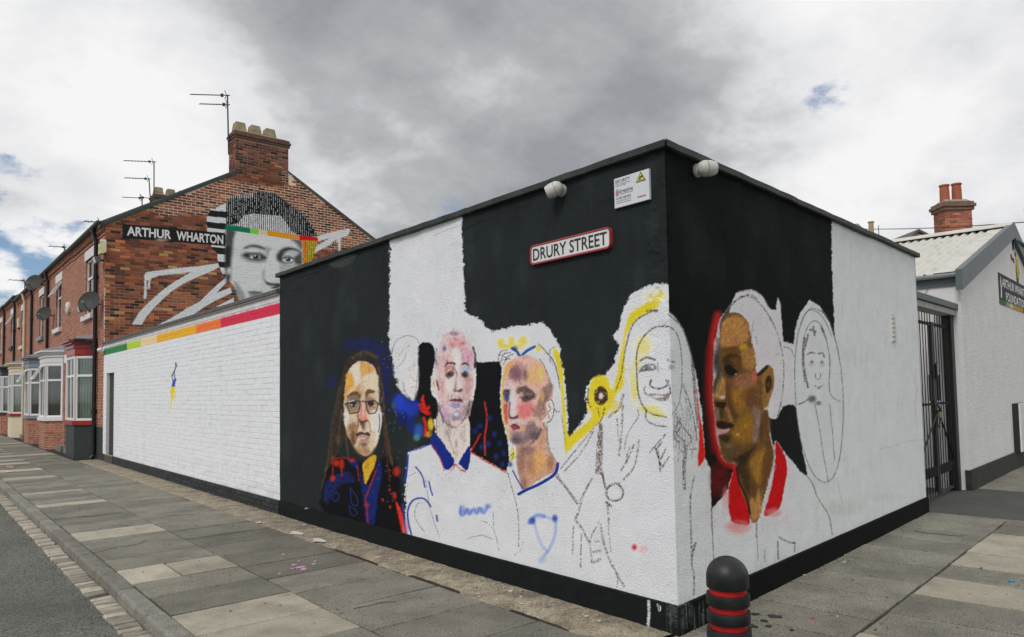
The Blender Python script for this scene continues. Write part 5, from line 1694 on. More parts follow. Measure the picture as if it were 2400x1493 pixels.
# ------------------------------------------------------------------ white yard wall
yard = empty('yard_wall', (XC, Y_END, 0), 'white painted brick yard wall with a green, yellow and red stripe', 'wall')
YZ0, YZ1 = 0.195, 2.985
DOOR = (19.70, 20.57, 0.19, 2.23)


def paint_yard(P):
    P.at(0, 0, 1)
    # splash dirt low down, faint runs and scuffs in the white
    base_y = 1080 + (P.X - 240) * 0.3
    low = np.clip(1 - (base_y - P.Y) / (60 + 0.09 * (P.X - 240)), 0, 1) * np.clip((fbm(P.X / 16, P.Y / 10) - 0.42) * 4, 0, 1)
    runs = np.clip((fbm(P.X / 4.5, P.Y / 160) - 0.58) * 5, 0, 1)
    blot = np.clip((fbm(P.X / 30 + 4, P.Y / 14) - 0.55) * 4, 0, 1)
    P.C *= (1 - 0.22 * low - 0.09 * runs - 0.05 * blot)[:, None] * np.array([1.0, 1.0, 1.0]) 
    # the stripe, painted over two courses
    for x0, x1, c in ((200, 298, (44, 112, 62)), (298, 330, (160, 182, 48)), (330, 367, (214, 192, 150)), (367, 459, (208, 156, 30)), (459, 517, (226, 118, 52)), (517, 700, (184, 34, 64))):
        for (xa, xb) in ((x0, x1),):
            ta, tb = (817.5 - (xa - 247) * 0.2665), (817.5 - (xb - 247) * 0.2665)
            ba, bb = (832 - (xa - 247) * 0.236), (832 - (xb - 247) * 0.236)
            P.poly([(xa, ta), (xb, tb), (xb, bb), (xa, ba)], c, smooth=False, soft=1.0, rough=0.3, vary=0.06)
    P.at(380, 830, 9.95)
    nv, bl, ye = (24, 36, 96), (28, 66, 160), (222, 202, 40)
    for pts, w, c in (([(315, 205), (318, 290)], 2.4, nv), ([(352, 245), (325, 300)], 2.2, nv), ([(322, 295), (285, 400), (230, 505)], 2.6, nv), ([(230, 505), (240, 610)], 1.6, nv), ([(285, 400), (290, 550)], 2, nv), ([(245, 790), (238, 1030)], 5.5, ye), ([(225, 1030), (185, 1340)], 2, ye), ([(262, 1000), (278, 1110)], 1.6, ye), ([(290, 780), (315, 1030)], 1.6, ye)):
        P.line(pts, w, c, soft=1.0, smooth=False)
    P.poly([(290, 560), (318, 545), (330, 610), (305, 660), (300, 755), (222, 755), (240, 640), (262, 610)], bl, soft=1, smooth=False)
    P.line([(220, 750), (300, 750)], 1.6, (30, 46, 70), smooth=False)
    P.poly([(210, 770), (285, 770), (275, 1000), (262, 1040), (205, 1040), (196, 900)], ye, soft=1.4, smooth=False)


def yard_keep(y, z, w):
    return not (DOOR[0] - 0.02 < y + w / 2 and y - w / 2 < DOOR[1] + 0.02 and z < DOOR[3] + 0.02)


UY, VZ, NX = np.array([0, 1.0, 0]), np.array([0, 0, 1.0]), np.array([-1.0, 0, 0])
crs = bond(Y_END, Y_GAB, YZ0, YZ1 - 0.09, pu=0.235, pv=0.0785, joint=0.010, header_every=4, keep=yard_keep)
brick_field(yard, (XC + 0.004, 0, 0), UY, VZ, NX, crs, lambda u, v: lin((202, 204, 208)) * random.uniform(0.95, 1.02), paint_yard, m_brick_paint, L_LEFT, 290, lambda u, v: u + 0.2 * abs(v - 1.4),
            lambda u, v: (10, 4) if (14.0 < u < 15.4 and 0.7 < v < 2.4) else ((3, 2) if v > 2.6 else (1, 1)), proud=0.0070)
mortar_sheet(yard, (XC, 0, 0), UY, VZ, NX, Y_END, Y_GAB, YZ0 - 0.01, YZ1, 0.045, 0.03, lambda u, v: np.tile(lin((190, 192, 196)), (len(u), 1)), paint_yard, m_brick_paint, L_LEFT, name='painted_joints',
             keep=lambda u, v: ~((u > DOOR[0]) & (u < DOOR[1]) & (v < DOOR[3])))
# smooth painted band under the coping
bandm = mat('band_white', (0.66, 0.67, 0.69, 1), 0.7, 0.05, 5, 0.004, 40, streak=0.12)
MB().box(XC - 0.006, XC + 0.1, Y_END, Y_GAB, YZ1 - 0.095, YZ1).build('render_band', bandm, yard)
for k in range(11):
    ya_, yb_ = Y_END + 0.004 + k * 1.043, Y_END - 0.004 + (k + 1) * 1.043
    yb_ = min(yb_, Y_GAB - 0.004)
    MB().loft([[(XC + a, y_, YZ1 + b) for a, b in ((-0.05, 0.008), (-0.05, 0.055), (-0.02, 0.07), (0.22, 0.075), (0.22, 0.0), (-0.04, 0.0))] for y_ in (ya_, yb_)]).build('coping_stone', mat('coping_grey', (0.10, 0.105, 0.105, 1), 0.75, 0.25, 5, 0.004, 30), yard)
MB().box(XC - 0.036, XC + 0.02, Y_END, Y_GAB, YZ1 - 0.016, YZ1 + 0.002).build('drip_edge', mat('drip_edge', (0.34, 0.31, 0.27, 1), 0.8, 0.2, 6), yard)
MB().box(XC + 0.12, XC + 0.22, Y_END, Y_GAB, -0.05, YZ1).build('back_face', m_white, yard)
crs = bond(Y_END + 0.0, 19.66, -0.01, 0.19, pu=0.235, pv=0.0665, joint=0.010)
brick_field(yard, (XC, 0, 0), UY, VZ, NX, crs, lambda u, v: lin((38, 42, 44)) * random.uniform(0.7, 1.3), None, m_brick_paint, L_LEFT, 60, lambda u, v: u, lambda u, v: (1, 1), proud=0.022, stuff_name='plinth_bricks')
MB().box(XC - 0.008, XC + 0.1, Y_END, Y_GAB, -0.05, 0.188).build('plinth', m_black, yard)
MB().box(XC - 0.03, XC + 0.1, 19.70, 20.60, -0.05, 0.185).build('door_step', mat('step_dark', (0.07, 0.068, 0.06, 1), 0.85, 0.2, 8), yard)
MB().box(XC - 0.03, XC + 0.03, 19.72, 20.56, 0.186, 0.198).build('threshold', mat('threshold', (0.36, 0.30, 0.23, 1), 0.8), yard)
dr = MB().box(XC + 0.075, XC + 0.115, DOOR[0], DOOR[1], 0.19, DOOR[3]).build('door', mat('yard_door', (0.035, 0.04, 0.035, 1), 0.7, 0.3, 4, streak=0.3), yard)
for k in range(6):
    MB().box(XC + 0.066, XC + 0.075, DOOR[0] + 0.01 + k * 0.143, DOOR[0] + 0.145 + k * 0.143, 0.21, DOOR[3] - 0.02).build('plank', MATS['yard_door'], dr)
MB().box(XC - 0.004, XC + 0.12, DOOR[0] - 0.02, DOOR[0] + 0.012, 0.19, DOOR[3]).build('reveal', m_white, yard)
MB().box(XC - 0.004, XC + 0.12, DOOR[1] - 0.012, DOOR[1] + 0.02, 0.19, DOOR[3]).build('reveal', m_white, yard)
MB().box(XC - 0.003, XC + 0.12, DOOR[0] - 0.02, DOOR[1] + 0.02, DOOR[3], DOOR[3] + 0.02).build('door_head', m_white, yard)
q = on_plane(246, 818, (XC, 0, 0), (1, 0, 0))
cb = empty('bullet_camera', (XC, q[1], q[2]), 'small white bullet camera on the end of the yard wall near the drainpipe', 'camera', 'security cameras on the walls')
c0 = np.array([XC - 0.01, q[1], q[2]])
MB().lathe([(0.05, 0), (0.05, 0.02), (0.02, 0.03)], c0, (-1, 0, 0), 16).build('bracket', m_upvc, cb, smooth=True)
MB().tube([c0 + (-0.05, -0.02, 0), c0 + (-0.10, 0.14, -0.02)], 0.05, 14).build('housing', m_upvc, cb, smooth=True)
MB().tube([c0 + (-0.10, 0.14, -0.02), c0 + (-0.103, 0.15, -0.021)], 0.036, 14).build('lens', m_black, cb, smooth=True)

# ------------------------------------------------------------------ terraced houses
EAVE, RIDGE, XR, XB = 6.17, 8.74, 8.25, 12.64
m_front = brick_mat('house_brick', col4((158, 102, 82), 1.25), col4((130, 82, 66), 1.25), col4((176, 152, 132), 1.25))
m_stone_w = mat('stone_white', (0.70, 0.69, 0.70, 1), 0.7, 0.08, 6)
m_buff = mat('pot_buff', (0.34, 0.28, 0.165, 1), 0.88, 0.25, 7, dark=(0.14, 0.12, 0.075, 1), dark_amt=0.8, dark_scale=5)
m_dpipe = mat('drainpipe_black', (0.012, 0.013, 0.013, 1), 0.35, 0.15, 5)
m_cream = mat('cream_paint', (0.66, 0.58, 0.42, 1), 0.6, 0.06, 5)
m_red = mat('red_paint', (0.30, 0.018, 0.022, 1), 0.35, 0.1, 5)
m_grey_b = mat('blue_grey_paint', (0.20, 0.235, 0.27, 1), 0.5, 0.08, 5)
m_dkgreen = mat('dark_green_paint', (0.022, 0.032, 0.032, 1), 0.55, 0.2, 6)
m_blind = mat('pale_blind', (0.50, 0.56, 0.47, 1), 0.8, 0.1, 3)
m_room = mat('dark_room', (0.10, 0.11, 0.09, 1), 0.9, 0.3, 2)  # flat dark panel; the unlit room's shade is put into its colour
m_curtain = mat('dark_curtain', (0.10, 0.04, 0.05, 1), 0.9, 0.2, 4)


def wall_holes(mb, x, y0, y1, z0, z1, holes, depth=0.14):
    ys = sorted({y0, y1, *[h[0] for h in holes], *[h[1] for h in holes]})
    zs = sorted({z0, z1, *[h[2] for h in holes], *[h[3] for h in holes]})
    for a, b in zip(ys, ys[1:]):
        for c, d in zip(zs, zs[1:]):
            if any(h[0] <= a and b <= h[1] and h[2] <= c and d <= h[3] for h in holes):
                continue
            mb.add([(x, a, c), (x, b, c), (x, b, d), (x, a, d)], [(0, 1, 2, 3)])
    for a, b, c, d in holes:
        mb.add([(x, a, c), (x + depth, a, c), (x + depth, a, d), (x, a, d), (x, b, c), (x + depth, b, c), (x + depth, b, d), (x, b, d)],
               [(0, 1, 2, 3), (4, 7, 6, 5), (3, 2, 6, 7), (0, 4, 5, 1)])


def casement(parent, O, U, V, N, w, h, fm, transom=None, mull=0, back=None, open_top=False, name='window', depth=0.05):
    """Frame, transom, mullions, panes and the blind, in a local frame (u along, v up, n outwards)."""
    t = 0.06
    fr = MB().frame(O, U, V, N)
    fr.box(0, w, 0, t, 0, depth)
    fr.box(0, w, h - t, h, 0, depth)
    fr.box(0, t, t, h - t, 0.0005, depth - 0.0005)
    fr.box(w - t, w, t, h - t, 0.0005, depth - 0.0005)
    for k in range(mull):
        c = w * (k + 1) / (mull + 1)
        fr.box(c - t / 2, c + t / 2, t, h - t, 0.001, depth - 0.001)
    if transom:
        fr.box(t, w - t, transom - t / 2, transom + t / 2, 0.0015, depth + 0.004)
    win = fr.build(name, fm, parent)
    cells = []
    us = [t] + [w * (k + 1) / (mull + 1) for k in range(mull)] + [w - t]
    vs = [t, transom, h - t] if transom else [t, h - t]
    for a, b in zip(us, us[1:]):
        for c, d in zip(vs, vs[1:]):
            MB().frame(O, U, V, N).box(a, b, c, d, 0.020, 0.026).build('pane', GLASS, win)
    if back is not None:
        MB().frame(O, U, V, N).add([(0, 0, -0.06), (w, 0, -0.06), (w, h, -0.06), (0, h, -0.06)], [(0, 1, 2, 3)]).build('pane_backing', back, win)
        if back is m_blind:
            mb_ = MB().frame(O, U, V, N)
            k = t
            while k < w - t:
                mb_.box(k, k + 0.05, t, h - t, -0.052, -0.044)
                k += 0.085
            mb_.build('blind_slats', mat('blind_slat', (0.66, 0.71, 0.62, 1), 0.8), win)
    if open_top and transom:
        O2 = np.asarray(O) + np.asarray(V) * (h - 0.03) + np.asarray(N) * depth
        v2 = np.asarray(V) * -0.86 + np.asarray(N) * 0.5
        n2 = np.asarray(N) * 0.86 + np.asarray(V) * 0.5
        hh = h - transom
        w0 = us[0] - 0.02
        w1 = us[1] + 0.02
        f2 = MB().frame(O2, U, v2, n2)
        for bx in ((w0, w1, 0, 0.05), (w0, w1, hh - 0.05, hh), (w0, w0 + 0.05, 0.05, hh - 0.05), (w1 - 0.05, w1, 0.05, hh - 0.05)):
            f2.box(*bx, 0, 0.04)
        f2.build('open_sash', fm, win)
        MB().frame(O2, U, v2, n2).box(w0 + 0.05, w1 - 0.05, 0.05, hh - 0.05, 0.015, 0.02).build('sash_pane', GLASS, win)
    return win


def plan(yc, w, d, off):
    h = w / 2
    return [(XC + 0.02, yc - h - off * 1.1), (XC - d - off, yc - h + 0.45 - off * 0.45), (XC - d - off, yc + h - 0.45 + off * 0.45), (XC + 0.02, yc + h + off * 1.1)]


def bay(house, yc, w, base_m, sill_m, top_m, frame_m, back, open_top=False, d=0.42, zb=0.90):
    MB().prism(plan(yc, w, d, 0.0), -0.05, zb).build('bay_base', base_m, house)
    MB().prism(plan(yc, w, d, 0.06), zb, zb + 0.115).build('bay_sill', sill_m, house)
    z0, z1 = zb + 0.115, 2.74
    p = plan(yc, w, d, -0.035)
    bw = None
    for i in range(3):
        a, b = np.array(p[i] + (z0,)), np.array(p[i + 1] + (z0,))
        if i == 2:
            pass
        u = (b - a)
        ln = np.linalg.norm(u)
        u = u / ln
        n = np.cross(u, (0, 0, 1.0))
        if n[0] > 0:
            n = -n
        # u must run so that u x v = n
        if np.dot(np.cross(u, (0, 0, 1.0)), n) < 0:
            a, u = b, -u
        casement(house, a - n * 0.02, u, np.array([0, 0, 1.0]), n, ln, z1 - z0, frame_m, transom=(z1 - z0) * 0.70, mull=1 if i == 1 else 0, back=back, open_top=open_top and i == 1, name='bay_window')
    for i in (1, 2):
        x, y = p[i]
        MB().box(x - 0.05, x + 0.05, y - 0.05, y + 0.05, z0, z1).build('bay_post', frame_m, house)
    steps = ((0.0, 2.74, 2.80), (0.015, 2.80, 2.97), (0.05, 2.97, 3.02), (0.03, 3.02, 3.08), (0.10, 3.08, 3.14), (0.17, 3.14, 3.20))
    cor = MB()
    for off, a, b in steps:
        cor.prism(plan(yc, w, d, off), a, b - 0.0005)
    MB().prism(plan(yc, w, d, 0.012), 2.70, 2.742).build('bay_head', frame_m, house)
    cor.build('bay_cornice', top_m, house)
    pr = [(x, y, 3.20) for x, y in plan(yc, w, d, 0.18)]
    pt = [(x + (0.30 if k in (1, 2) else 0), y, 3.34) for k, (x, y) in enumerate(plan(yc, w, d, 0.0))]
    MB().loft([pr, pt]).build('bay_roof', mat('lead_grey', (0.22, 0.22, 0.23, 1), 0.6, 0.15, 6), house)


def house(idx, y0, y1, yc, dz, base_m, sill_m, top_m, back, label, lint_m, sillu_m, open_top=False, upper_open=False, pipe_m=None, pipe_y=None, zb=0.9):
    t = empty('terraced_house', (XC, y0, 0), label, 'house', 'terraced houses along the street')
    E = EAVE + dz
    wy0, wy1, wz0, wz1 = yc - 0.56, yc + 0.56, 3.95 + dz, 5.55 + dz
    dy = y1 - 0.75 if yc < (y0 + y1) / 2 else y0 + 0.75
    holes = [(wy0, wy1, wz0, wz1), (dy - 0.45, dy + 0.45, 0.15, 2.75)]
    mb = MB()
    wall_holes(mb, XC, y0, y1, -0.05, E - 0.30, holes)
    mb.build('front_wall', m_front, t)
    # stepped eaves course with dentils
    MB().box(XC - 0.02, XC + 0.1, y0, y1, E - 0.30, E - 0.235).build('eaves_course', m_front, t)
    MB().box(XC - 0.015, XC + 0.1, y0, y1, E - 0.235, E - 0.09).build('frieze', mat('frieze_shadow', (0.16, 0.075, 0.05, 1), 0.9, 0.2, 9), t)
    dn = MB()
    k = y0 + 0.03
    while k < y1 - 0.1:
        dn.box(XC - 0.075, XC - 0.015, k, k + 0.10, E - 0.20, E - 0.092)
        k += 0.19
    dn.build('dentils', m_front, t, kind='stuff')
    MB().box(XC - 0.085, XC + 0.1, y0, y1, E - 0.09, E - 0.02).build('eaves_course', m_front, t)
    # half-round gutter
    prof = [(XC - 0.15 + 0.065 * math.cos(a), E + 0.02 + 0.065 * math.sin(a)) for a in np.linspace(math.pi, 2 * math.pi, 9)]
    prof += [(x, z + 0.006) for x, z in [(XC - 0.085, E + 0.02), (XC - 0.215, E + 0.02)]]
    MB().loft([[(x, y_, z) for x, z in prof] for y_ in (y0 - (0.06 if idx == 0 else 0), y1)]).build('gutter', m_greygreen, t)
    # window with stone lintel and sill
    MB().box(XC - 0.012, XC + 0.1, wy0 - 0.12, wy1 + 0.12, wz1, wz1 + 0.27).build('lintel', lint_m, t)
    MB().box(XC - 0.09, XC + 0.12, wy0 - 0.16, wy1 + 0.16, wz0 - 0.14, wz0).build('sill', sillu_m, t)
    casement(t, np.array([XC + 0.10, wy1, wz0]), np.array([0, -1.0, 0]), VZ, NX, wy1 - wy0, wz1 - wz0, m_upvc, transom=(wz1 - wz0) * 0.66, back=m_room if idx % 2 else m_blind, open_top=upper_open)
    # front door
    MB().box(XC + 0.10, XC + 0.14, dy - 0.45, dy + 0.45, 0.15, 2.75).build('door', mat('door_paint_%d' % (idx % 3), ((0.05, 0.06, 0.09, 1), (0.5, 0.5, 0.5, 1), (0.12, 0.02, 0.02, 1))[idx % 3], 0.4), t)
    MB().box(XC - 0.012, XC + 0.1, dy - 0.6, dy + 0.6, 2.75, 3.02).build('lintel', lint_m, t)
    MB().box(XC - 0.22, XC + 0.1, dy - 0.5, dy + 0.5, -0.05, 0.15).build('door_step', m_kerb, t)
    bay(t, yc, 2.2, base_m, sill_m, top_m, m_upvc, back, open_top, zb=zb)
    # roof
    rf = MB()
    ex = XC - 0.12
    ez = E + 0.03
    rf.prism([(0, 0)], 0, 0) if False else None
    rr = RIDGE + dz
    sec = [(ex, ez), (XR, rr + 0.06), (XB + 0.12, ez), (XB + 0.12, ez - 0.10), (XR, rr - 0.04), (ex, ez - 0.08)]
    rf.loft([[(x, y_, z) for x, z in sec] for y_ in (y0 + (0.0 if idx else 0.03), y1)])
    rf.build('roof', m_slate, t)
    MB().box(XR - 0.1, XR + 0.1, y0, y1, rr + 0.04, rr + 0.12).build('ridge_tiles', mat('ridge_clay', (0.16, 0.10, 0.08, 1), 0.85), t)
    if pipe_m is not None:
        mb = MB().tube([(XC - 0.15, pipe_y, E - 0.03), (XC - 0.14, pipe_y, E - 0.12), (XC - 0.07, pipe_y, E - 0.38), (XC - 0.07, pipe_y, 0.1)], 0.052, 10)
        for z in (1.2, 3.0, 4.8):
            mb.tube([(XC - 0.07, pipe_y, z), (XC - 0.07, pipe_y, z + 0.1)], 0.068, 10)
        mb.tube([(XC - 0.07, pipe_y, 0.1), (XC - 0.13, pipe_y, 0.02)], 0.055, 10)
        mb.build('drainpipe', pipe_m, t, smooth=True)
    return t


H = [
    house(0, Y_GAB, 25.72, 23.05, 0.0, m_dkgreen, m_red, m_red, m_blind, 'end terrace house with red bay cornice and big painted gable portrait', m_stone_w, m_stone_w, pipe_m=m_dpipe, pipe_y=21.75),
    house(1, 25.72, 30.5, 28.4, 0.03, m_front, m_stone_w, m_stone_w, m_room, 'terraced house with white bay cornice and brick bay base', m_stone_w, m_stone_w, open_top=True, upper_open=True, pipe_m=m_dpipe, pipe_y=30.4),
    house(2, 30.5, 35.2, 32.5, 0.03, m_front, m_grey_b, m_grey_b, m_curtain, 'terraced house with blue grey bay cornice and sill', m_stone_w, m_grey_b, open_top=True, pipe_m=m_dpipe, pipe_y=34.75),
    house(3, 35.2, 40.2, 38.3, 0.03, m_cream, m_red, m_cream, m_blind, 'terraced house with cream bay base and bright red sill', m_stone_w, m_cream, pipe_m=m_cream, pipe_y=37.1),
    house(4, 40.2, 45.0, 42.6, 0.25, m_front, m_dkgreen, m_dkgreen, m_blind, 'terraced house with dark bay cornice past the cream one', m_stone_w, m_dkgreen, upper_open=True, pipe_m=m_dpipe, pipe_y=40.9),
    house(5, 45.0, 50.0, 48.1, 0.30, m_front, m_stone_w, m_stone_w, m_blind, 'farthest terraced house of the row, tall roofline stepped up', m_stone_w, m_stone_w, pipe_m=m_dpipe, pipe_y=45.6),
]
H1 = H[0]
# black painted foot of the first house's corner
MB().box(XC - 0.012, XC + 0.05, Y_GAB + 0.0, 22.0, -0.05, 0.86).build('painted_foot', m_dkgreen, H1)
mb = MB().tube([(XC - 0.50, 22.05, 3.17), (XC - 0.25, 21.9, 3.16), (XC - 0.12, 21.80, 3.0), (XC - 0.07, 21.75, 2.9)], 0.045, 8)
mb.build('bay_drain', m_dpipe, H1, smooth=True)

# ---- gable of the first house, brick by brick, with the painted portrait
GO, GU, GN = np.array([0, Y_GAB, 0.0]), np.array([1.0, 0, 0]), np.array([0, -1.0, 0])


def gable_top(x):
    return np.minimum(EAVE + (x - XC) * (RIDGE - EAVE) / (XR - XC), EAVE + (XB - x) * (RIDGE - EAVE) / (XB - XR))


def pale_joint(x, z):
    n = fbm(np.asarray(x) * 1.7 + 5, np.asarray(z) * 1.7)
    a = (z + (n - 0.5) * 0.9 > 6.62) & (z < 7.85) & (x > 4.5)
    b = (x > 8.6) & (z + (n - 0.5) * 0.5 > 6.25)
    return a | b


BRICK_TONES = [(108, 63, 45), (92, 53, 40), (122, 70, 47), (74, 45, 36), (100, 56, 44), (112, 71, 50), (84, 54, 42), (134, 78, 52), (96, 64, 54), (66, 45, 37), (102, 66, 46), (88, 50, 38)]


def brick_tone(x, z):
    r = random.random()
    if r < 0.07:
        c = (38, 32, 28)
    elif r < 0.11:
        c = (136, 104, 66)
    else:
        c = random.choice(BRICK_TONES)
    k = 0.80 + 0.45 * float(fbm(np.array([x * 0.9]), np.array([z * 0.9]))[0])
    if z > 6.6:
        k *= 0.92
    return lin(c) * k * random.uniform(0.82, 1.12) * np.array([0.95, 0.98, 1.02])


def paint_gable(P):
    wht, blk = (206, 209, 210), (26, 29, 30)
    # white ribbons flying from the head
    P.at(240, 560, 7.467)
    P.poly([(735, 660), (745, 600), (800, 575), (1000, 550), (1300, 512), (1700, 475), (2020, 425), (2048, 492), (1900, 572), (1700, 650), (1500, 742), (1340, 830), (1200, 930), (1050, 1060), (900, 1210), (780, 1350), (690, 1500), (515, 1500), (640, 1290), (760, 1160), (900, 1030), (1050, 900), (1200, 790), (1380, 680), (1550, 580), (1300, 612), (1000, 640), (860, 690), (838, 740), (835, 860), (815, 882), (795, 860), (800, 720), (778, 720), (775, 1000), (765, 1050), (722, 1050), (735, 850)], wht, smooth=False, soft=0.9, rough=0.2, vary=0.02)
    P.poly([(2160, 680), (2230, 720), (2100, 830), (2000, 945), (2240, 850), (2270, 940), (2000, 1070), (1800, 1180), (1640, 1290), (1300, 1500), (980, 1500), (1200, 1390), (1450, 1230), (1700, 1100), (1850, 950), (2000, 810)], wht, smooth=False, soft=0.9, rough=0.2, vary=0.02)
    P.poly([(2300, 1030), (2000, 1180), (2300, 1180)], wht, smooth=False, soft=0.9, rough=0.2, vary=0.02)
    P.at(480, 440, 5.333)
    P.poly([(1405, 612), (1480, 585), (1560, 562), (1700, 530), (1800, 512), (1820, 530), (1790, 592), (1740, 612), (1700, 622), (1692, 790), (1672, 790), (1670, 635), (1662, 690), (1645, 690), (1646, 640), (1560, 715), (1365, 818), (1378, 742), (1460, 690), (1570, 628), (1415, 668)], wht, smooth=False, soft=0.9, rough=0.2, vary=0.02)
    # banded cap at the left
    i = P.poly([(62, 290), (75, 255), (110, 262), (135, 270), (150, 245), (190, 228), (210, 212), (270, 198), (270, 1130), (225, 1085), (190, 1010), (165, 930), (155, 820), (95, 770), (75, 700), (45, 600), (28, 520), (22, 430), (30, 350)], wht, smooth=False, soft=0.9, rough=0.3, vary=0.02)
    ox, oy, k = P.o
    yy_ = (P.Y[i] - oy) * k - 0.10 * ((P.X[i] - ox) * k - 265)
    bands = ((300, 378), (448, 524), (588, 712), (757, 838), (930, 1002), (1082, 1140))
    for a, b in bands:
        P.C[i[(yy_ > a) & (yy_ < b)]] = lin(blk)
    # hair drawn in upright bars
    i = P.poly([(268, 475), (266, 210), (300, 140), (340, 100), (400, 88), (520, 88), (600, 66), (680, 50), (800, 58), (900, 88), (990, 148), (1100, 238), (1250, 358), (1350, 480), (1408, 615), (1180, 592), (780, 545), (560, 505)], wht, smooth=False, soft=0.9, rough=0.3, vary=0.02)
    xx_, y2 = (P.X[i] - ox) * k, (P.Y[i] - oy) * k
    lim = np.interp(xx_, [260, 420, 480, 600, 760, 950, 1030, 1080, 1180, 1400], [480, 440, 352, 322, 340, 352, 450, 545, 600, 640])
    duty = np.where(y2 < lim, 0.80 + 0.12 * P.n3[i], 0.36)
    duty = np.where((y2 < 130) & (xx_ < 600), 0.62, duty)
    ph = ((xx_ + 3 * (P.n2[i] - 0.5) * 2) / 26.0) % 1.0
    P.C[i[ph < duty]] = lin((20, 22, 23))
    # grey-toned face
    i = P.poly([(264, 528), (560, 555), (780, 575), (1180, 640), (1222, 652), (1228, 1000), (1000, 1120), (950, 1420), (440, 1420), (400, 1280), (330, 1190), (264, 1140)], (190, 194, 192), smooth=False, soft=0.9, rough=0.2, vary=0.02)
    P.at(520, 520, 4.82)

    def Z(pts, g, soft=6.0, a=0.95):
        P.poly(pts, (g, g + 3, g + 3), a=a, soft=soft, rough=0.3, vary=0.03)
    Z([(160, 130), (500, 140), (850, 200), (880, 260), (640, 280), (480, 250), (260, 230), (170, 240)], 206, 12)
    Z([(130, 420), (300, 480), (460, 480), (440, 640), (330, 760), (200, 720), (130, 560)], 207, 14)
    Z([(42, 90), (150, 110), (145, 160), (130, 220), (125, 330), (112, 420), (105, 540), (92, 670), (42, 670)], 56, 9)
    Z([(42, 300), (90, 300), (80, 520), (42, 520)], 30, 8)
    Z([(60, 530), (100, 520), (104, 580), (64, 585)], 186, 7)
    Z([(140, 690), (200, 720), (270, 868), (190, 868)], 140, 9)
    Z([(780, 190), (905, 205), (905, 320), (850, 260)], 76, 10)
    Z([(660, 480), (900, 470), (900, 540), (640, 610), (640, 520)], 164, 10)
    Z([(490, 290), (560, 300), (540, 380), (500, 380)], 150, 9)
    Z([(540, 350), (600, 340), (620, 420), (640, 560), (600, 640), (520, 650), (480, 600), (530, 480)], 210, 10)
    Z([(450, 560), (492, 540), (482, 645), (455, 640)], 158, 8)
    Z([(215, 380), (260, 340), (330, 330), (430, 340), (505, 400), (485, 445), (420, 458), (320, 448), (245, 415)], 104, 9)
    Z([(270, 322), (360, 312), (420, 336), (340, 340)], 206, 5)
    Z([(245, 295), (290, 268), (360, 256), (440, 272), (495, 302), (470, 314), (400, 296), (330, 288), (270, 304)], 40, 6)
    Z([(250, 372), (310, 353), (328, 396), (280, 398)], 38, 5)
    Z([(440, 366), (500, 406), (470, 418), (435, 402)], 50, 5)
    Z([(320, 386), (345, 372), (364, 412), (335, 412)], 208, 3)
    Z([(408, 380), (435, 386), (430, 410), (406, 412)], 140, 3)
    P.line([(255, 378), (310, 362), (370, 352), (440, 368), (492, 408)], 2.0, (30, 32, 32), soft=3, a=0.75)
    Z([(380 + 33 * math.cos(t), 394 + 27 * math.sin(t)) for t in np.linspace(0, 6.28, 10, endpoint=False)], 14, 2)
    Z([(364, 376), (380, 374), (380, 388), (366, 390)], 205, 2)
    P.line([(320, 420), (400, 426), (470, 412)], 1.6, (78, 80, 80), soft=2)
    Z([(300, 362), (380, 350), (452, 372), (442, 386), (380, 376), (318, 386)], 100, 3)
    Z([(612, 380), (650, 335), (725, 336), (700, 380), (690, 440), (722, 474), (650, 455), (618, 425)], 36, 9)
    Z([(828, 380), (905, 355), (905, 480), (830, 474), (810, 430)], 58, 9)
    Z([(650, 332), (690, 298), (760, 282), (850, 306), (905, 352), (870, 344), (800, 324), (720, 334), (670, 348)], 26, 7)
    Z([(730, 355), (800, 336), (852, 346), (830, 386), (780, 370)], 172, 5)
    Z([(692, 420), (720, 404), (727, 442), (700, 442)], 218, 3)
    Z([(774, 408), (802, 426), (782, 447), (765, 442)], 208, 3)
    P.line([(688, 416), (720, 390), (760, 384), (800, 410), (822, 432)], 2.0, (24, 25, 25), soft=3, a=0.75)
    Z([(748 + 29 * math.cos(t), 425 + 28 * math.sin(t)) for t in np.linspace(0, 6.28, 10, endpoint=False)], 8, 2)
    Z([(730, 404), (744, 402), (744, 416), (732, 418)], 214, 2)
    Z([(688, 408), (750, 392), (816, 416), (796, 421), (750, 410), (705, 421)], 66, 3)
    Z([(720, 456), (812, 454), (800, 482), (740, 477)], 168, 5)
    P.line([(695, 450), (740, 466), (800, 452)], 1.4, (80, 82, 82), soft=2)
    Z([(478, 652), (520, 690), (565, 722), (500, 704)], 104, 6)
    Z([(498, 680), (560, 690), (640, 694), (664, 710), (600, 722), (530, 712)], 22, 5)
    Z([(556, 742), (655, 700), (665, 735), (600, 756)], 22, 6)
    Z([(296, 790), (370, 784), (455, 795), (420, 816), (330, 812)], 46, 6)
    Z([(320, 812), (420, 817), (400, 842), (330, 842)], 118, 7)
    P.at(480, 440, 5.333)
    # stripe of colours across the brow
    for a, b, c in ((258, 565, (6, 108, 76)), (565, 668, (106, 190, 64)), (668, 780, (240, 226, 182)), (780, 1065, (238, 168, 20)), (1065, 1185, (246, 164, 84)), (1185, 1414, (188, 14, 22))):
        t0, t1 = 460 + (a - 258) * 0.143, 460 + (b - 258) * 0.143
        P.poly([(a, t0), (b, t1), (b, t1 + 66), (a, t0 + 66)], c, smooth=False, soft=0.8, rough=0.1, vary=0.05)
    i = P.poly([(1218, 652), (1408, 668), (1372, 815), (1340, 900), (1345, 960), (1228, 985)], (214, 168, 44), smooth=False, soft=0.8, rough=0.1, vary=0.05)
    xx_, y2 = (P.X[i] - ox) * k, (P.Y[i] - oy) * k
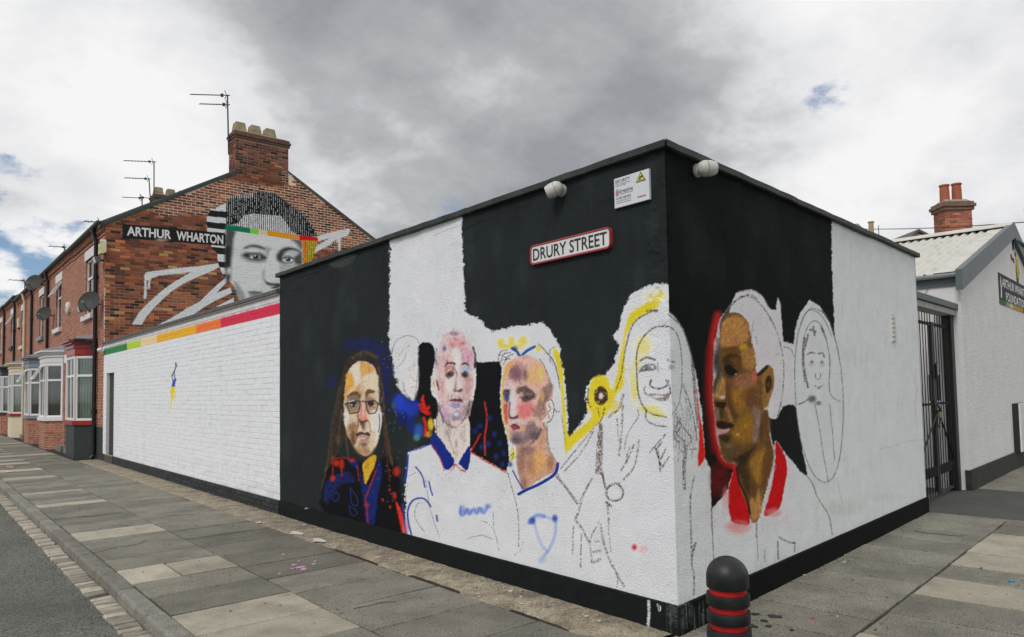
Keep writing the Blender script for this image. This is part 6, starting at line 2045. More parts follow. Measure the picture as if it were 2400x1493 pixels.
    ph = (xx_ / 24.0) % 1.0
    P.C[i[(ph > 0.55) & (xx_ > 1270)]] = lin((104, 142, 48))
    P.C[i[(ph > 0.55) & (xx_ <= 1270)]] = lin((190, 60, 34))
    P.C[i[(ph > 0.42) & (ph < 0.56)]] = lin((36, 34, 26))
    P.at(0, 0, 1)
    P.poly([(287, 524.5), (528, 546), (528, 577), (287, 558)], (24, 28, 30), smooth=False, soft=0.8, rough=0.1)
    P.blob(380, 562, 16, 4, (176, 160, 138), a=0.7)


def g_keep(x, z, w):
    return z + 0.04 < gable_top(x) - 0.02 and not (XR - 1.2 < x < 8.95 and z > 8.05)


def g_join(x, z):
    return 0.017 if bool(pale_joint(np.array([x]), np.array([z]))[0]) else 0.007


crs = bond(XC, XB, 2.85, RIDGE, pu=0.235, pv=0.0785, keep=g_keep, jn=g_join)
gw = mortar_sheet(H1, GO, GU, VZ, GN, XC + 0.02, XB, -0.05, RIDGE, 0.06, 0.05,
                  lambda u, v: (L_GAB / L_RIGHT) * np.where(pale_joint(u, v)[:, None], lin((172, 154, 136)), np.where((v < 4.6)[:, None], lin((140, 114, 90)), lin((112, 82, 60)))), paint_gable, m_brick_raw, L_GAB, name='gable_wall', keep=lambda u, v: v < gable_top(u) - 0.03, fine=(4.2, 11.4, 2.9, 7.8, 0.014, 0.022))
brick_field(gw, GO, GU, VZ, GN, crs, lambda u, v: brick_tone(u, v) * (L_GAB / L_RIGHT), paint_gable, m_brick_raw, L_GAB, 280, lambda u, v: (u - XC) * 1.0 + 0.4 * abs(v - 4.5),
            lambda u, v: (18, 4) if (6.2 < u < 11.4 and v < 7.8) else (8, 3) if u < 6.4 and v < 6.6 else (1, 1), proud=0.006)
# verge
for xa, xb in ((XC - 0.14, XR - 0.9), (XR + 0.72, XB)):
    za, zb = float(gable_top(max(xa, XC))) + min(0, (xa - XC)) * 0.58, float(gable_top(xb))
    MB().loft([[(x, y_, z + d_) for d_, y_ in ((0.03, Y_GAB - 0.04), (0.03, Y_GAB + 0.2), (-0.055, Y_GAB + 0.2), (-0.055, Y_GAB - 0.04))] for x, z in ((xa, za), (xb, zb))]).build('verge', m_greygreen if xa < 5 else mat('verge_mortar', (0.10, 0.095, 0.085, 1), 0.9, 0.3, 8), H1)
# painted name: letters on the black band
p0, p1 = on_plane(297, 552, GO, GN), on_plane(401, 561, GO, GN)
q0, q1 = on_plane(297, 530, GO, GN), on_plane(401, 539, GO, GN)
m_letter = mat('letter_white', (0.80, 0.80, 0.80, 1), 0.8, 0.08, 12)


def wall_text(txt, xa, ya0, xb, yb0, hgt_px, bold):
    a, b, c = on_plane(xa, ya0, GO, GN), on_plane(xb, yb0, GO, GN), on_plane(xa, ya0 - hgt_px, GO, GN)
    u = b - a
    ln = np.linalg.norm(u)
    text_part(txt, 'painted_lettering', m_letter, gw, a, u / ln, np.array([0, 0, 1.0]), GN, ln, c[2] - a[2], 0.0125, bold)


wall_text('ARTHUR', 297, 552, 401, 561, 22, 0.03)
wall_text('WHARTON', 413, 563, 523, 573, 22, 0.03)


# ---- chimneys
def chimney(parent, x0, x1, y0, y1, zb, zt, npots, detailed, pot_m, pot='square', dark_top=True):
    base = MB().box(x0 + 0.006, x1 - 0.006, y0 + 0.006, y1, zb, zt - 0.02).build('chimney_stack', mat('chimney_mortar', (0.42, 0.34, 0.28, 1), 0.95, 0.2, 8), parent)
    if detailed:
        c1 = bond(x0, x1, zb, zt, joint=0.017)
        tone = lambda u, v: brick_tone(u, v) * (0.55 + 0.3 * random.random() if v > zt - 0.3 else 1.0)
        brick_field(base, (0, y0, 0), (1, 0, 0), VZ, (0, -1, 0), c1, tone, None, m_brick_raw, L_RIGHT, 400, lambda u, v: 0, lambda u, v: (1, 1), proud=0.008)
        c2 = bond(y0, y1, zb, zt, joint=0.014)
        brick_field(base, (x0, 0, 0), (0, 1, 0), VZ, (-1, 0, 0), c2, lambda u, v: brick_tone(u, v) * 1.25, None, m_brick_raw, L_LEFT, 400, lambda u, v: 0, lambda u, v: (1, 1), proud=0.008)
    m_cap = mat('chimney_cap_brick', (0.16, 0.09, 0.06, 1), 0.95, 0.4, 9, 0.01, 30, dark=(0.05, 0.05, 0.035, 1), dark_amt=0.7, dark_scale=4)
    for off, a, b in ((0.035, zt - 0.02, zt + 0.055), (0.06, zt + 0.055, zt + 0.13), (0.03, zt + 0.13, zt + 0.20)):
        MB().box(x0 - off, x1 + off, y0 - off, y1 + off, a, b - 0.002, b=0.008).build('oversail', m_cap, base)
    MB().loft([[(x0 - 0.01, y0 - 0.01, zt + 0.20), (x1 + 0.01, y0 - 0.01, zt + 0.20), (x1 + 0.01, y1, zt + 0.20), (x0 - 0.01, y1, zt + 0.20)], [(x0 + 0.08, y0 + 0.08, zt + 0.25), (x1 - 0.08, y0 + 0.08, zt + 0.25), (x1 - 0.08, y1 - 0.08, zt + 0.25), (x0 + 0.08, y1 - 0.08, zt + 0.25)]]).build('flaunching', mat('flaunching', (0.30, 0.27, 0.22, 1), 0.95, 0.3, 9), base)
    for k in range(npots):
        cx = x0 + 0.20 + k * (0.45 if npots > 2 else 0.42)
        cy = (y0 + y1) / 2 - 0.02
        z = zt + 0.22
        if pot == 'square':
            rings = [[(cx + sx * r, cy + sy * r, z + h) for sx, sy in ((-1, -1), (1, -1), (1, 1), (-1, 1))] for r, h in ((0.175, 0.0), (0.13, 0.29))]
            rings.append([(cx + sx * 0.10, cy + sy * 0.10, z + 0.29) for sx, sy in ((-1, -1), (1, -1), (1, 1), (-1, 1))])
            rings.append([(cx + sx * 0.10, cy + sy * 0.10, z + 0.15) for sx, sy in ((-1, -1), (1, -1), (1, 1), (-1, 1))])
            MB().loft(rings).build('chimney_pot', pot_m, base)
        else:
            MB().lathe([(0.15, 0), (0.15, 0.05), (0.135, 0.08), (0.12, 0.50), (0.145, 0.52), (0.145, 0.57), (0.11, 0.57), (0.11, 0.3)], (cx, cy, z), n=18).build('chimney_pot', pot_m, base, smooth=True)
    return base


chimney(H1, 7.19, 8.81, Y_GAB - 0.004, Y_GAB + 0.52, 8.02, 9.18, 3, True, m_buff)
chimney(H[1], 7.25, 8.85, 30.2, 30.75, 8.0, 9.38, 3, False, m_buff)

# ------------------------------------------------------------------ things fixed to the houses


def dish(px, py, plane_x, diam, label, aim=(-0.62, -0.70, 0.32)):
    c = on_plane(px, py, (plane_x, 0, 0), (1, 0, 0))
    t = empty('satellite_dish', c, label, 'dish', 'satellite dishes on the house fronts')
    ax = np.array(aim) / np.linalg.norm(aim)
    r = diam / 2
    md = mat('dish_grey', (0.040, 0.044, 0.042, 1), 0.65, 0.15, 8)
    MB().lathe([(0.01, -0.06), (r * 0.6, -0.035), (r, 0.01), (r, 0.016), (r * 0.6, -0.028), (0.01, -0.052)], c, ax, 28).build('reflector', md, t, smooth=True)
    lnb = c + ax * r * 1.1 + np.array([0, 0, -r * 0.55])
    MB().tube([c + np.array([0, 0, -r * 0.95]), lnb], 0.012, 6).build('feed_arm', md, t)
    MB().tube([lnb, lnb + (c - lnb) * 0.25], [0.035, 0.028], 10).build('feed_horn', mat('horn_grey', (0.25, 0.25, 0.24, 1), 0.5), t)
    MB().tube([c - ax * 0.05, c - ax * 0.14, (XC - 0.02, c[1] + 0.12, c[2] - 0.05)], 0.02, 8).build('wall_bracket', m_dpipe, t)


dish(209, 706, XC - 0.30, 0.56, 'dark round satellite dish beside the first drainpipe, lower than the window head')
dish(103, 735, XC - 0.30, 0.52, 'dark round satellite dish on the second drainpipe beside the open upper window')
dish(79, 662, XC - 0.38, 0.62, 'largest grey satellite dish mounted up at the gutter line')

c = on_plane(236, 580, (XC - 0.13, 0, 0), (1, 0, 0))
t = empty('alarm_box', (XC, c[1] + 0.12, c[2] - 0.15), 'cream burglar alarm box high on the corner of the end house', 'alarm box')
MB().frame((XC, c[1] + 0.02, c[2] - 0.14), (0, 1, 0), (0, 0, 1), (-1, 0, 0)).loft([[(-0.02, 0.04, 0), (0.34, 0.04, 0), (0.34, 0.30, 0), (-0.02, 0.30, 0)], [(0.0, 0.0, 0.07), (0.32, 0.0, 0.07), (0.32, 0.30, 0.07), (0.0, 0.30, 0.07)], [(0.02, 0.0, 0.13), (0.30, 0.0, 0.13), (0.30, 0.27, 0.13), (0.02, 0.27, 0.13)]]).build('case', mat('alarm_cream', (0.60, 0.58, 0.33, 1), 0.5), t)
for k in range(4):
    MB().frame((XC - 0.13, c[1] + 0.10, c[2] - 0.06 + k * 0.035), (0, 1, 0), (0, 0, 1), (-1, 0, 0)).box(0, 0.18, 0, 0.012, -0.004, 0.003).build('sounder_slot', mat('slot_dark', (0.3, 0.28, 0.18, 1), 0.6), t)
MB().frame((XC, c[1] + 0.03, c[2] + 0.165), (0, 1, 0), (0, 0, 1), (-1, 0, 0)).box(0.0, 0.1, 0, 0.06, 0, 0.12).build('beacon', m_upvc, t)


def floodlight(px, py, label):
    q = on_plane(px, py, (XC - 0.15, 0, 0), (1, 0, 0))
    t = empty('floodlight', (XC, q[1], q[2]), label, 'floodlight', 'floodlights on the house front')
    MB().frame(q, (0, 1, 0), (0, 0, 1), (-1, 0, 0)).loft([[(-0.10, -0.07, -0.05), (0.10, -0.07, -0.05), (0.10, 0.07, -0.05), (-0.10, 0.07, -0.05)], [(-0.13, -0.11, 0.05), (0.13, -0.11, 0.05), (0.13, 0.06, 0.10), (-0.13, 0.06, 0.10)]]).build('lamp_head', mat('lamp_grey', (0.12, 0.12, 0.12, 1), 0.5), t)
    MB().frame(q, (0, 1, 0), (0, 0, 1), (-1, 0, 0)).add([(-0.11, -0.09, 0.061), (0.11, -0.09, 0.061), (0.11, 0.045, 0.101), (-0.11, 0.045, 0.101)], [(0, 1, 2, 3)]).build('lamp_glass', mat('lamp_glass', (0.4, 0.42, 0.42, 1), 0.2), t)
    MB().tube([q + (0.04, 0, 0), (XC - 0.01, q[1], q[2] - 0.02)], 0.025, 8).build('arm', m_dpipe, t)


floodlight(229, 608, 'small grey floodlight on the drainpipe under the alarm box')
floodlight(191, 724, 'small dark floodlight beneath the first satellite dish')
q = on_plane(156, 722, (XC - 0.08, 0, 0), (1, 0, 0))
t = empty('intruder_alarm', (XC, q[1], q[2]), 'rounded cream alarm case on the brick between two upper windows', 'alarm box')
MB().lathe([(0.20, 0.0), (0.20, 0.06), (0.15, 0.10), (0.02, 0.11)], (XC, q[1], q[2]), (-1, 0, 0), 20).build('case', mat('alarm_pale', (0.62, 0.60, 0.52, 1), 0.5), t, smooth=True)
MB().frame((XC - 0.112, q[1] - 0.07, q[2]), (0, 1, 0), (0, 0, 1), (-1, 0, 0)).box(0, 0.14, -0.01, 0.03, 0, 0.004).build('badge', m_grey_b, t)
q = on_plane(42, 756, (XC - 0.08, 0, 0), (1, 0, 0))
t = empty('intruder_alarm', (XC, q[1], q[2]), 'tall pale alarm case on the brick of the cream house', 'alarm box')
MB().box(XC - 0.1, XC, q[1] - 0.15, q[1] + 0.15, q[2] - 0.24, q[2] + 0.20, b=0.02).build('case', MATS['alarm_pale'], t)
MB().box(XC - 0.09, XC, q[1] - 0.08, q[1] + 0.08, q[2] - 0.30, q[2] - 0.24).build('sounder', m_black, t)


def aerial(foot, top, booms, label):
    """booms: (height under the mast top, length, number of elements, direction)."""
    foot, top = np.asarray(foot, float), np.asarray(top, float)
    t = empty('tv_aerial', foot, label, 'aerial', 'television aerials on the roofs')
    mm = mat('aerial_dark', (0.05, 0.05, 0.055, 1), 0.5, 0.1)
    MB().tube([foot, top], 0.022, 6).build('mast', mm, t)
    for dz, ln, ne, d in booms:
        d = CR * (1 if d[0] > 0 else -1) + CU * (0.07 if d[0] < 0 else -0.05) + _fw * 0.12
        d = d / np.linalg.norm(d)
        sdir = np.cross(d, (0, 0, 1.0))
        sdir = sdir / np.linalg.norm(sdir)
        a = top + (0, 0, -dz) - d * 0.08
        b = a + d * ln
        bo = MB().tube([a, b], 0.014, 6).build('boom', mm, t)
        for k in range(ne):
            p = a + (b - a) * (0.30 + 0.68 * k / max(ne - 1, 1))
            up = np.array([0, 0, 1.0]) * 0.5 + sdir * 0.85
            MB().tube([p - up * 0.10, p + up * 0.10], 0.008, 4).build('element', mm, bo)
        p = a + (b - a) * 0.2
        MB().box(p[0] - 0.035, p[0] + 0.035, p[1] - 0.035, p[1] + 0.035, p[2] - 0.04, p[2] + 0.04).build('dipole', mm, bo)
        rf = a + (b - a) * 0.09
        MB().tube([rf - (0.05, 0, 0.12), rf, rf + (-0.05, 0, 0.14)], 0.010, 4).build('reflector', mm, bo)


gp = lambda x, y, Y: on_plane(x, y, (0, Y, 0), (0, 1, 0))
f_, t_ = gp(536, 362, Y_GAB + 0.3), gp(533, 222, Y_GAB + 0.3)
aerial(f_, t_, ((0.02, 1.25, 8, (-1, -0.05, 0.02)), (0.30, 0.95, 8, (-1, -0.05, 0.03))), 'tall television mast with two stacked booms strapped to the near chimney')
f_, t_ = gp(361, 470, 30.0), gp(361, 378, 30.0)
aerial(f_, t_, ((0.02, 1.35, 8, (-1, -0.05, 0.05)),), 'taller single boom aerial by the second chimney')
f_, t_ = gp(352, 462, 30.1), gp(349, 418, 30.1)
aerial(f_, t_, ((0.02, 1.10, 7, (-1, -0.05, 0.0)),), 'shorter single boom aerial by the second chimney')
f_, t_ = gp(333, 490, 30.0), gp(333, 463, 30.0)
aerial(f_, t_, ((0.02, 0.9, 0, (-1, -0.05, 0.02)), (0.0, 0.5, 0, (1, 0.05, -0.03))), 'lowest bare crossbar aerial showing just over the verge')
f_, t_ = gp(152, 590, 33.0), gp(152, 578, 33.0)
aerial(f_ - (0, 0, 1.2), t_, ((0.02, 0.75, 3, (-1, -0.05, 0.0)),), 'small aerial over the gutter of the second house')
f_, t_ = gp(58, 680, 40.0), gp(58, 657, 40.0)
aerial(f_ - (0, 0, 1.0), t_, ((0.02, 0.9, 3, (-1, -0.05, 0.0)),), 'small distant aerial behind the largest dish')
f_, t_ = gp(232, 525, 24.0), gp(231, 519, 24.0)
aerial(f_ - (0, 0, 1.5), t_, ((0.02, 0.55, 3, (-1, -0.05, 0.0)),), 'small aerial peeping over the end gutter')

# ------------------------------------------------------------------ bollard
d = ray(1703, 1303)
bt = EYE + d * 2.8 / (d @ _fw)
bx, by = bt[0], bt[1]
BH = bt[2]
bl_ = empty('bollard', (bx, by, 0), 'black dome topped plastic bollard with three red rings', 'bollard')
R_ = 0.0805
m_bol = mat('bollard_plastic', (0.008, 0.009, 0.010, 1), 0.45, 0.25, 14, 0.0008, 40, spec=0.4, dark=(0.026, 0.028, 0.028, 1), dark_amt=0.7, dark_scale=7)
m_bolr = mat('bollard_red', (0.50, 0.012, 0.012, 1), 0.5, 0.25, 22, spec=0.4, dark=(0.10, 0.012, 0.012, 1), dark_amt=0.5, dark_scale=16)
dome = [(R_ * 0.985, -0.118), (R_, -0.112), (R_, -0.078)] + [(R_ * math.cos(a), -0.078 + 0.078 * math.sin(a)) for a in np.linspace(0.12, math.pi / 2 - 0.02, 12)]
MB().lathe([(R_ * 0.5, -0.118)] + dome, (bx, by, BH), n=40).build('dome_cap', m_bol, bl_, smooth=True)
z = -0.118
for k in range(3):
    MB().lathe([(R_ * 0.86, z - 0.026), (R_ * 0.875, z - 0.02), (R_ * 0.875, z + 0.004)], (bx, by, BH), n=40).build('red_ring', m_bolr, bl_, smooth=True)
    z -= 0.023
    if k < 2:
        MB().lathe([(R_ * 0.8, z - 0.043), (R_ * 1.0, z - 0.043), (R_ * 1.02, z - 0.040), (R_ * 1.02, z - 0.004), (R_ * 1.005, z), (R_ * 0.8, z)], (bx, by, BH), n=40).build('black_collar', m_bol, bl_, smooth=True)
        z -= 0.043
MB().lathe([(R_ * 1.06, -BH - 0.02), (R_ * 1.05, z - 0.004), (R_ * 1.03, z), (R_ * 0.8, z)], (bx, by, BH), n=40).build('body', m_bol, bl_, smooth=True)

# ------------------------------------------------------------------ hall beyond the gate
m_hall = mat('hall_roughcast', (0.80, 0.80, 0.78, 1), 0.9, 0.06, 3, 0.020, 34, grain=0.10, spec=0.1)
m_barge = mat('barge_slate_blue', (0.10, 0.125, 0.135, 1), 0.5, 0.15, 5)
m_asb = mat('corrugated_cement', (0.62, 0.61, 0.56, 1), 0.9, 0.12, 3, 0.002, 60, grain=0.1, dark=(0.25, 0.25, 0.20, 1), dark_amt=0.55, dark_scale=3)
hall = empty('hall', RW(8.33), 'white roughcast hall with corrugated cement roof beyond the iron gate', 'building')
S0_, S1_ = 8.33, 17.4
SA, ZE, ZA = 12.85, 3.24, 4.62
DEP = 9.0
mb = MB()
fr_pts = [RW(S0_, -0.05), RW(S1_, -0.05), RW(S1_, ZE), RW(SA, ZA), RW(S0_, ZE)]
mb.add(fr_pts, [(0, 1, 2, 3, 4)])
mb.build('front_wall', m_hall, hall)
mb = MB()
mb.add([RW(S0_, -0.05), RW(S0_, -0.05, DEP), RW(S0_, ZE, DEP), RW(S0_, ZE)], [(0, 1, 2, 3)])
mb.add([RW(S1_, -0.05), RW(S1_, -0.05, DEP), RW(S1_, ZE, DEP), RW(S1_, ZE)], [(0, 1, 2, 3)])
mb.add([RW(S0_, -0.05, DEP), RW(S1_, -0.05, DEP), RW(S1_, ZE, DEP), RW(SA, ZA, DEP), RW(S0_, ZE, DEP)], [(0, 1, 2, 3, 4)])
mb.build('side_wall', mat('hall_smooth', (0.70, 0.70, 0.70, 1), 0.85, 0.05, 4, 0.006, 30), hall)
mb = MB().frame(RW(S0_), DR, PN, (0, 0, 1))
mb.box(-0.035, S1_ - S0_, -0.035, 0.05, -0.06, 0.30)
mb.build('plinth', mat('hall_plinth', (0.030, 0.032, 0.028, 1), 0.8, 0.3, 6, 0.004, 40), hall)
# corrugated roof: near slope in full relief
rise = (ZA - ZE)
for side_, sa, sb in ((0, S0_ - 0.14, SA), (1, S1_ + 0.14, SA)):
    npp = 9 * 62
    ps = np.linspace(-0.06, DEP + 0.1, npp)
    wv = 0.024 * np.cos(ps / 0.146 * 2 * math.pi)
    flat_edge = np.clip((ps - 0.30) / 0.05, 0, 1)
    wv = wv * flat_edge + 0.02 * (1 - flat_edge)
    ts = np.linspace(0, 1, 3)
    V_, F_ = [], []
    for i, t_ in enumerate(ts):
        s_ = sa + (sb - sa) * t_
        z_ = ZE + 0.06 + rise * ((s_ - (S0_ if side_ == 0 else S1_)) / (SA - (S0_ if side_ == 0 else S1_)))
        for k in range(npp):
            V_.append(RW(s_, z_ + wv[k], ps[k]))
    for i in range(2):
        for k in range(npp - 1):
            a = i * npp + k
            F_.append((a, a + 1, a + npp + 1, a + npp))
    MB().add(V_, F_).build('corrugated_roof', m_asb, hall, smooth=True)
# ridge capping that leaves the flutes open beneath it
mb = MB()
for sgn in (-1, 1):
    a0, a1 = RW(SA, ZA + 0.14, -0.06), RW(SA, ZA + 0.14, DEP)
    b0, b1 = RW(SA + sgn * 0.36, ZA + 0.14 - 0.36 * 0.306 - 0.012, -0.06), RW(SA + sgn * 0.36, ZA + 0.14 - 0.36 * 0.306 - 0.012, DEP)
    mb.add([a0, a1, b1, b0], [(0, 1, 2, 3)])
    mb.add([a0 - (0, 0, 0.012), a1 - (0, 0, 0.012), b1 - (0, 0, 0.012), b0 - (0, 0, 0.012)], [(0, 1, 2, 3)])
    mb.add([b0, b1, b1 - (0, 0, 0.012), b0 - (0, 0, 0.012)], [(0, 1, 2, 3)])
mb.build('ridge_cap', m_asb, hall)
# barge boards
for sa, sb in ((S0_ - 0.17, SA), (S1_ + 0.17, SA)):
    za = ZE + 0.04 + rise * ((sa - S0_) / (SA - S0_) if sa < SA else (S1_ - sa) / (S1_ - SA))
    MB().loft([[RW(s_, z_ + h_, p_) for h_, p_ in ((-0.24, -0.07), (0.07, -0.07), (0.07, 0.02), (-0.24, 0.02))] for s_, z_ in ((sa, za), (sb, ZA + 0.06))]).build('barge_board', m_barge, hall)
# eaves fascia and gutter
MB().frame(RW(S0_), DR, PN, (0, 0, 1)).box(-0.03, 0.02, 0.02, DEP, ZE - 0.16, ZE + 0.03).build('fascia', m_barge, hall)
prof = [(-0.10 + 0.062 * math.cos(a), ZE + 0.02 + 0.062 * math.sin(a)) for a in np.linspace(math.pi, 2 * math.pi, 9)]
MB().loft([[RW(S0_ + x, z_, p_) for x, z_ in prof] for p_ in (-0.03, DEP)]).build('gutter', mat('gutter_pale', (0.40, 0.41, 0.42, 1), 0.5), hall)
MB().tube([RW(S0_ - 0.01, ZE - 0.02, 0.35), RW(S0_ - 0.012, ZE - 0.5, 0.6), RW(S0_ - 0.012, 2.2, 0.62)], 0.006, 5).build('cable', m_fine, hall)
# painted panel with the foundation's name
HN = -PN
hs = lambda x, y: ((on_plane(x, y, CORNER, PN) - CORNER) @ DR, on_plane(x, y, CORNER, PN)[2])
(pa, pz1), (pb, pz0) = hs(2338, 634), hs(2344, 708)
pw = 3.4
pz1, pz0 = 3.60, 3.02
MB().frame(RW(pa, 0, -0.004), DR, (0, 0, 1), HN).box(0, pw, pz0, pz1, -0.002, 0.003).build('painted_panel', mat('panel_black', (0.015, 0.022, 0.018, 1), 0.7), hall)
text_part('ARTHUR WHARTON', 'painted_lettering', m_letter, hall, RW(pa + 0.30, 3.36, -0.008), DR, VZ, HN, 2.9, 0.17, 0.002, 0.02)
text_part('FOUNDATION', 'painted_lettering', m_letter, hall, RW(pa + 0.62, 3.12, -0.008), DR, VZ, HN, 2.1, 0.17, 0.002, 0.02)
for k, (a, b, c) in enumerate(((0, 0.62, (0.02, 0.14, 0.04, 1)), (0.62, 0.95, (0.28, 0.38, 0.08, 1)), (0.95, 1.3, (0.62, 0.52, 0.36, 1)), (1.3, 2.4, (0.45, 0.28, 0.03, 1)), (2.4, 3.4, (0.35, 0.03, 0.03, 1)))):
    MB().frame(RW(pa, 0, -0.005), DR, (0, 0, 1), HN).box(a, b, pz0 - 0.001, pz0 + 0.085, 0.0015, 0.0035).build('painted_band', mat('panel_band_%d' % k, c, 0.7), hall)
mb = MB().frame(RW(pa + 0.14, pz0 + 0.12, -0.004), DR, (0, 0, 1), HN)
mb.prism([(0.0, 0.0), (0.10, 0.02), (0.12, 0.20), (0.06, 0.42), (0.02, 0.30), (0.04, 0.16)], 0.003, 0.005)
mb.build('painted_emblem', m_letter, hall)
ex_, ez_ = hs(2378, 620)
for u, v, w, h_, c in ((0.0, 0.42, 0.10, 0.09, 'red'), (0.03, 0.30, 0.10, 0.09, 'red'), (0.06, 0.18, 0.14, 0.09, 'red'), (-0.42, 0.06, 0.16, 0.10, 'red'), (-0.22, 0.03, 0.18, 0.09, 'red'), (0.10, 0.0, 0.30, 0.16, 'yellow'), (0.05, -0.14, 0.42, 0.12, 'yellow'), (0.12, -0.24, 0.3, 0.09, 'yellow'), (0.10, -0.36, 0.24, 0.11, 'green'), (0.16, -0.46, 0.12, 0.10, 'green'), (0.10, -0.55, 0.06, 0.55, 'dark')):
    cc = dict(red=(0.26, 0.02, 0.05, 1), yellow=(0.60, 0.42, 0.02, 1), green=(0.03, 0.13, 0.03, 1), dark=(0.10, 0.03, 0.04, 1))[c]
    MB().frame(RW(ex_, ez_, -0.003), DR, (0, 0, 1), HN).prism([(u, v), (u + w, v - 0.01), (u + w * 0.95, v + h_ * 0.9), (u + w * 0.05, v + h_)], 0, 0.003 + 0.0007 * (u + 1) + (0.001 if c == 'dark' else 0)).build('painted_figure', mat('figure_' + c, cc, 0.8), hall)
br = empty('lamp_bracket', RW(SA - 0.2, 4.2), 'teal steel swan neck pole bracketed to the hall gable', 'pole')
pA, pB, pC = hs(2372, 562), hs(2392, 556), hs(2395, 512)
m_teal = mat('teal_steel', (0.05, 0.13, 0.14, 1), 0.5, 0.15, 6)
MB().tube([RW(pA[0], pA[1] - 0.05, 0.0), RW(pA[0] + 0.02, pA[1], -0.06), RW(pA[0] + 0.9, pA[1] - 0.02, -0.10), RW(pA[0] + 1.25, pA[1] + 0.08, -0.10), RW(pA[0] + 1.30, pA[1] + 0.30, -0.10), RW(pA[0] + 1.30, pA[1] + 0.78, -0.10)], 0.035, 8).build('pole', m_teal, br, smooth=True)
MB().lathe([(0.05, 0.0), (0.06, 0.03), (0.03, 0.08)], RW(pA[0] + 1.30, pA[1] + 0.78, -0.10), n=12).build('finial', m_teal, br, smooth=True)
MB().frame(RW(pA[0], pA[1] - 0.12, -0.01), DR, VZ, HN).box(-0.04, 0.05, -0.08, 0.16, 0, 0.02).build('wall_plate', m_dpipe, br)
# white meter cabinet standing off the hall wall
bs_, bz1 = hs(2372, 960)
cbn = empty('meter_cabinet', RW(bs_), 'white utility cabinet fixed on the hall front over the black plinth', 'cabinet')
CF = RW(bs_, 0, -0.115)
MB().frame(CF, DR, (0, 0, 1), HN).box(0.0, 1.0, 0.30, 1.20, -0.30 + 0.18, -0.02).build('body', m_black, cbn)  # sides coloured black, standing in for the shade on them
MB().frame(CF, DR, (0, 0, 1), HN).box(0.0, 1.0, 0.30, 1.20, -0.019, 0.01, b=0.01).build('door', mat('cabinet_white', (0.72, 0.73, 0.74, 1), 0.5), cbn)
MB().frame(CF, DR, (0, 0, 1), HN).box(0.88, 0.92, 0.70, 0.80, 0.011, 0.03).build('handle', m_black, cbn)

# ------------------------------------------------------------------ iron gate between the two buildings
gate = empty('iron_gate', RW(7.2, 0, 0.16), 'tall black iron double gate chained shut between the white walls', 'gate')
GP = 0.17
gz = lambda x, y: on_plane(x, y, RW(0, 0, GP), PN)
gl = [((gz(x, y) - CORNER) @ DR, gz(x, y)[2]) for x, y in ((2190, 700), (2240, 735), (2190, 945), (2200, 1125), (2245, 940))]
mb0 = lambda: MB().frame(RW(0, 0, GP), DR, (0, 0, 1), HN)
g0, g1 = 5.97, 8.16
gm = 7.28
ZTOP, ZMID, ZBOT = 2.42, 1.30, 0.32
for a, b in ((g0, gm - 0.01), (gm + 0.01, g1)):
    leaf = mb0().box(a, a + 0.05, 0.06, ZTOP + 0.05, -0.02, 0.02).build('gate_leaf', m_blackiron, gate)
    mb0().box(b - 0.06, b, 0.06, ZTOP + 0.05, -0.02, 0.02).build('stile', m_blackiron, leaf)
    for z_, h_ in ((ZTOP, 0.04), (ZMID, 0.03), (ZBOT, 0.13), (0.06, 0.03)):
        mb0().box(a + 0.05, b - 0.06, z_, z_ + h_, -0.014, 0.014).build('rail', m_blackiron if z_ != 0.06 else mat('worn_steel', (0.16, 0.17, 0.17, 1), 0.5, metal=0.3), leaf)
    k = a + 0.10
    while k < b - 0.08:
        mb0().tube([(k, 0.07, 0.024), (k, ZTOP + 0.16, 0.024)], 0.007, 6).build('bar', m_blackiron, leaf)
        k += 0.132
    c0 = (gm, 1.22)
    c1 = (a + 0.12, 0.5) if a < gm - 0.5 else (b - 0.12, 0.5)
    mb0().tube([(c0[0], c0[1], 0.04), (c1[0], c1[1], 0.04)], 0.012, 6).build('brace', m_blackiron, leaf)
for k in range(22):
    t_ = k / 21
    mb0().lathe([(0.010, -0.006), (0.018, 0), (0.010, 0.006)], (gm - 0.02 + 0.10 * math.sin(t_ * 3.1), 1.30 - 0.30 * t_, 0.05), axis=(1, 0.5 * (k % 2), 0.3), n=8).build('chain_link', mat('chain_steel', (0.12, 0.12, 0.11, 1), 0.45, metal=0.6), gate)
mb0().box(gm - 0.02, gm + 0.04, 1.12, 1.20, 0.04, 0.07, b=0.006).build('padlock', mat('padlock_brass', (0.35, 0.27, 0.12, 1), 0.4, metal=0.7), gate)
for u in (0.0, 0.18):
    mb0().tube([(gm - 0.14 + u, 1.66, 0.03), (gm - 0.14 + u, 1.86, 0.03), (gm - 0.08 + u, 1.90, 0.03)], 0.014, 6).build('bolt', m_blackiron, gate)
mb0().box(gm - 0.24, gm + 0.26, 1.36, 1.72, -0.005, 0.018).build('lock_plate', m_blackiron, gate)
mb0().box(g1, S0_ - 0.005, -0.05, 2.62, -0.06, 0.06).build('gate_post', m_blackiron, gate)
lt = empty('gate_lintel', RW(7.1, 2.62, GP), 'dark topped concrete lintel spanning over the iron gate', 'lintel')
mb0().box(5.95, S0_ + 0.0, 2.62, 2.70, -0.10, 0.10).build('soffit_beam', mat('lintel_concrete', (0.42, 0.41, 0.38, 1), 0.85, 0.15, 6), lt)
mb0().box(5.95, S0_ + 0.02, 2.702, 2.80, -0.14, 0.13, b=0.01).build('capping', m_greygreen, lt)
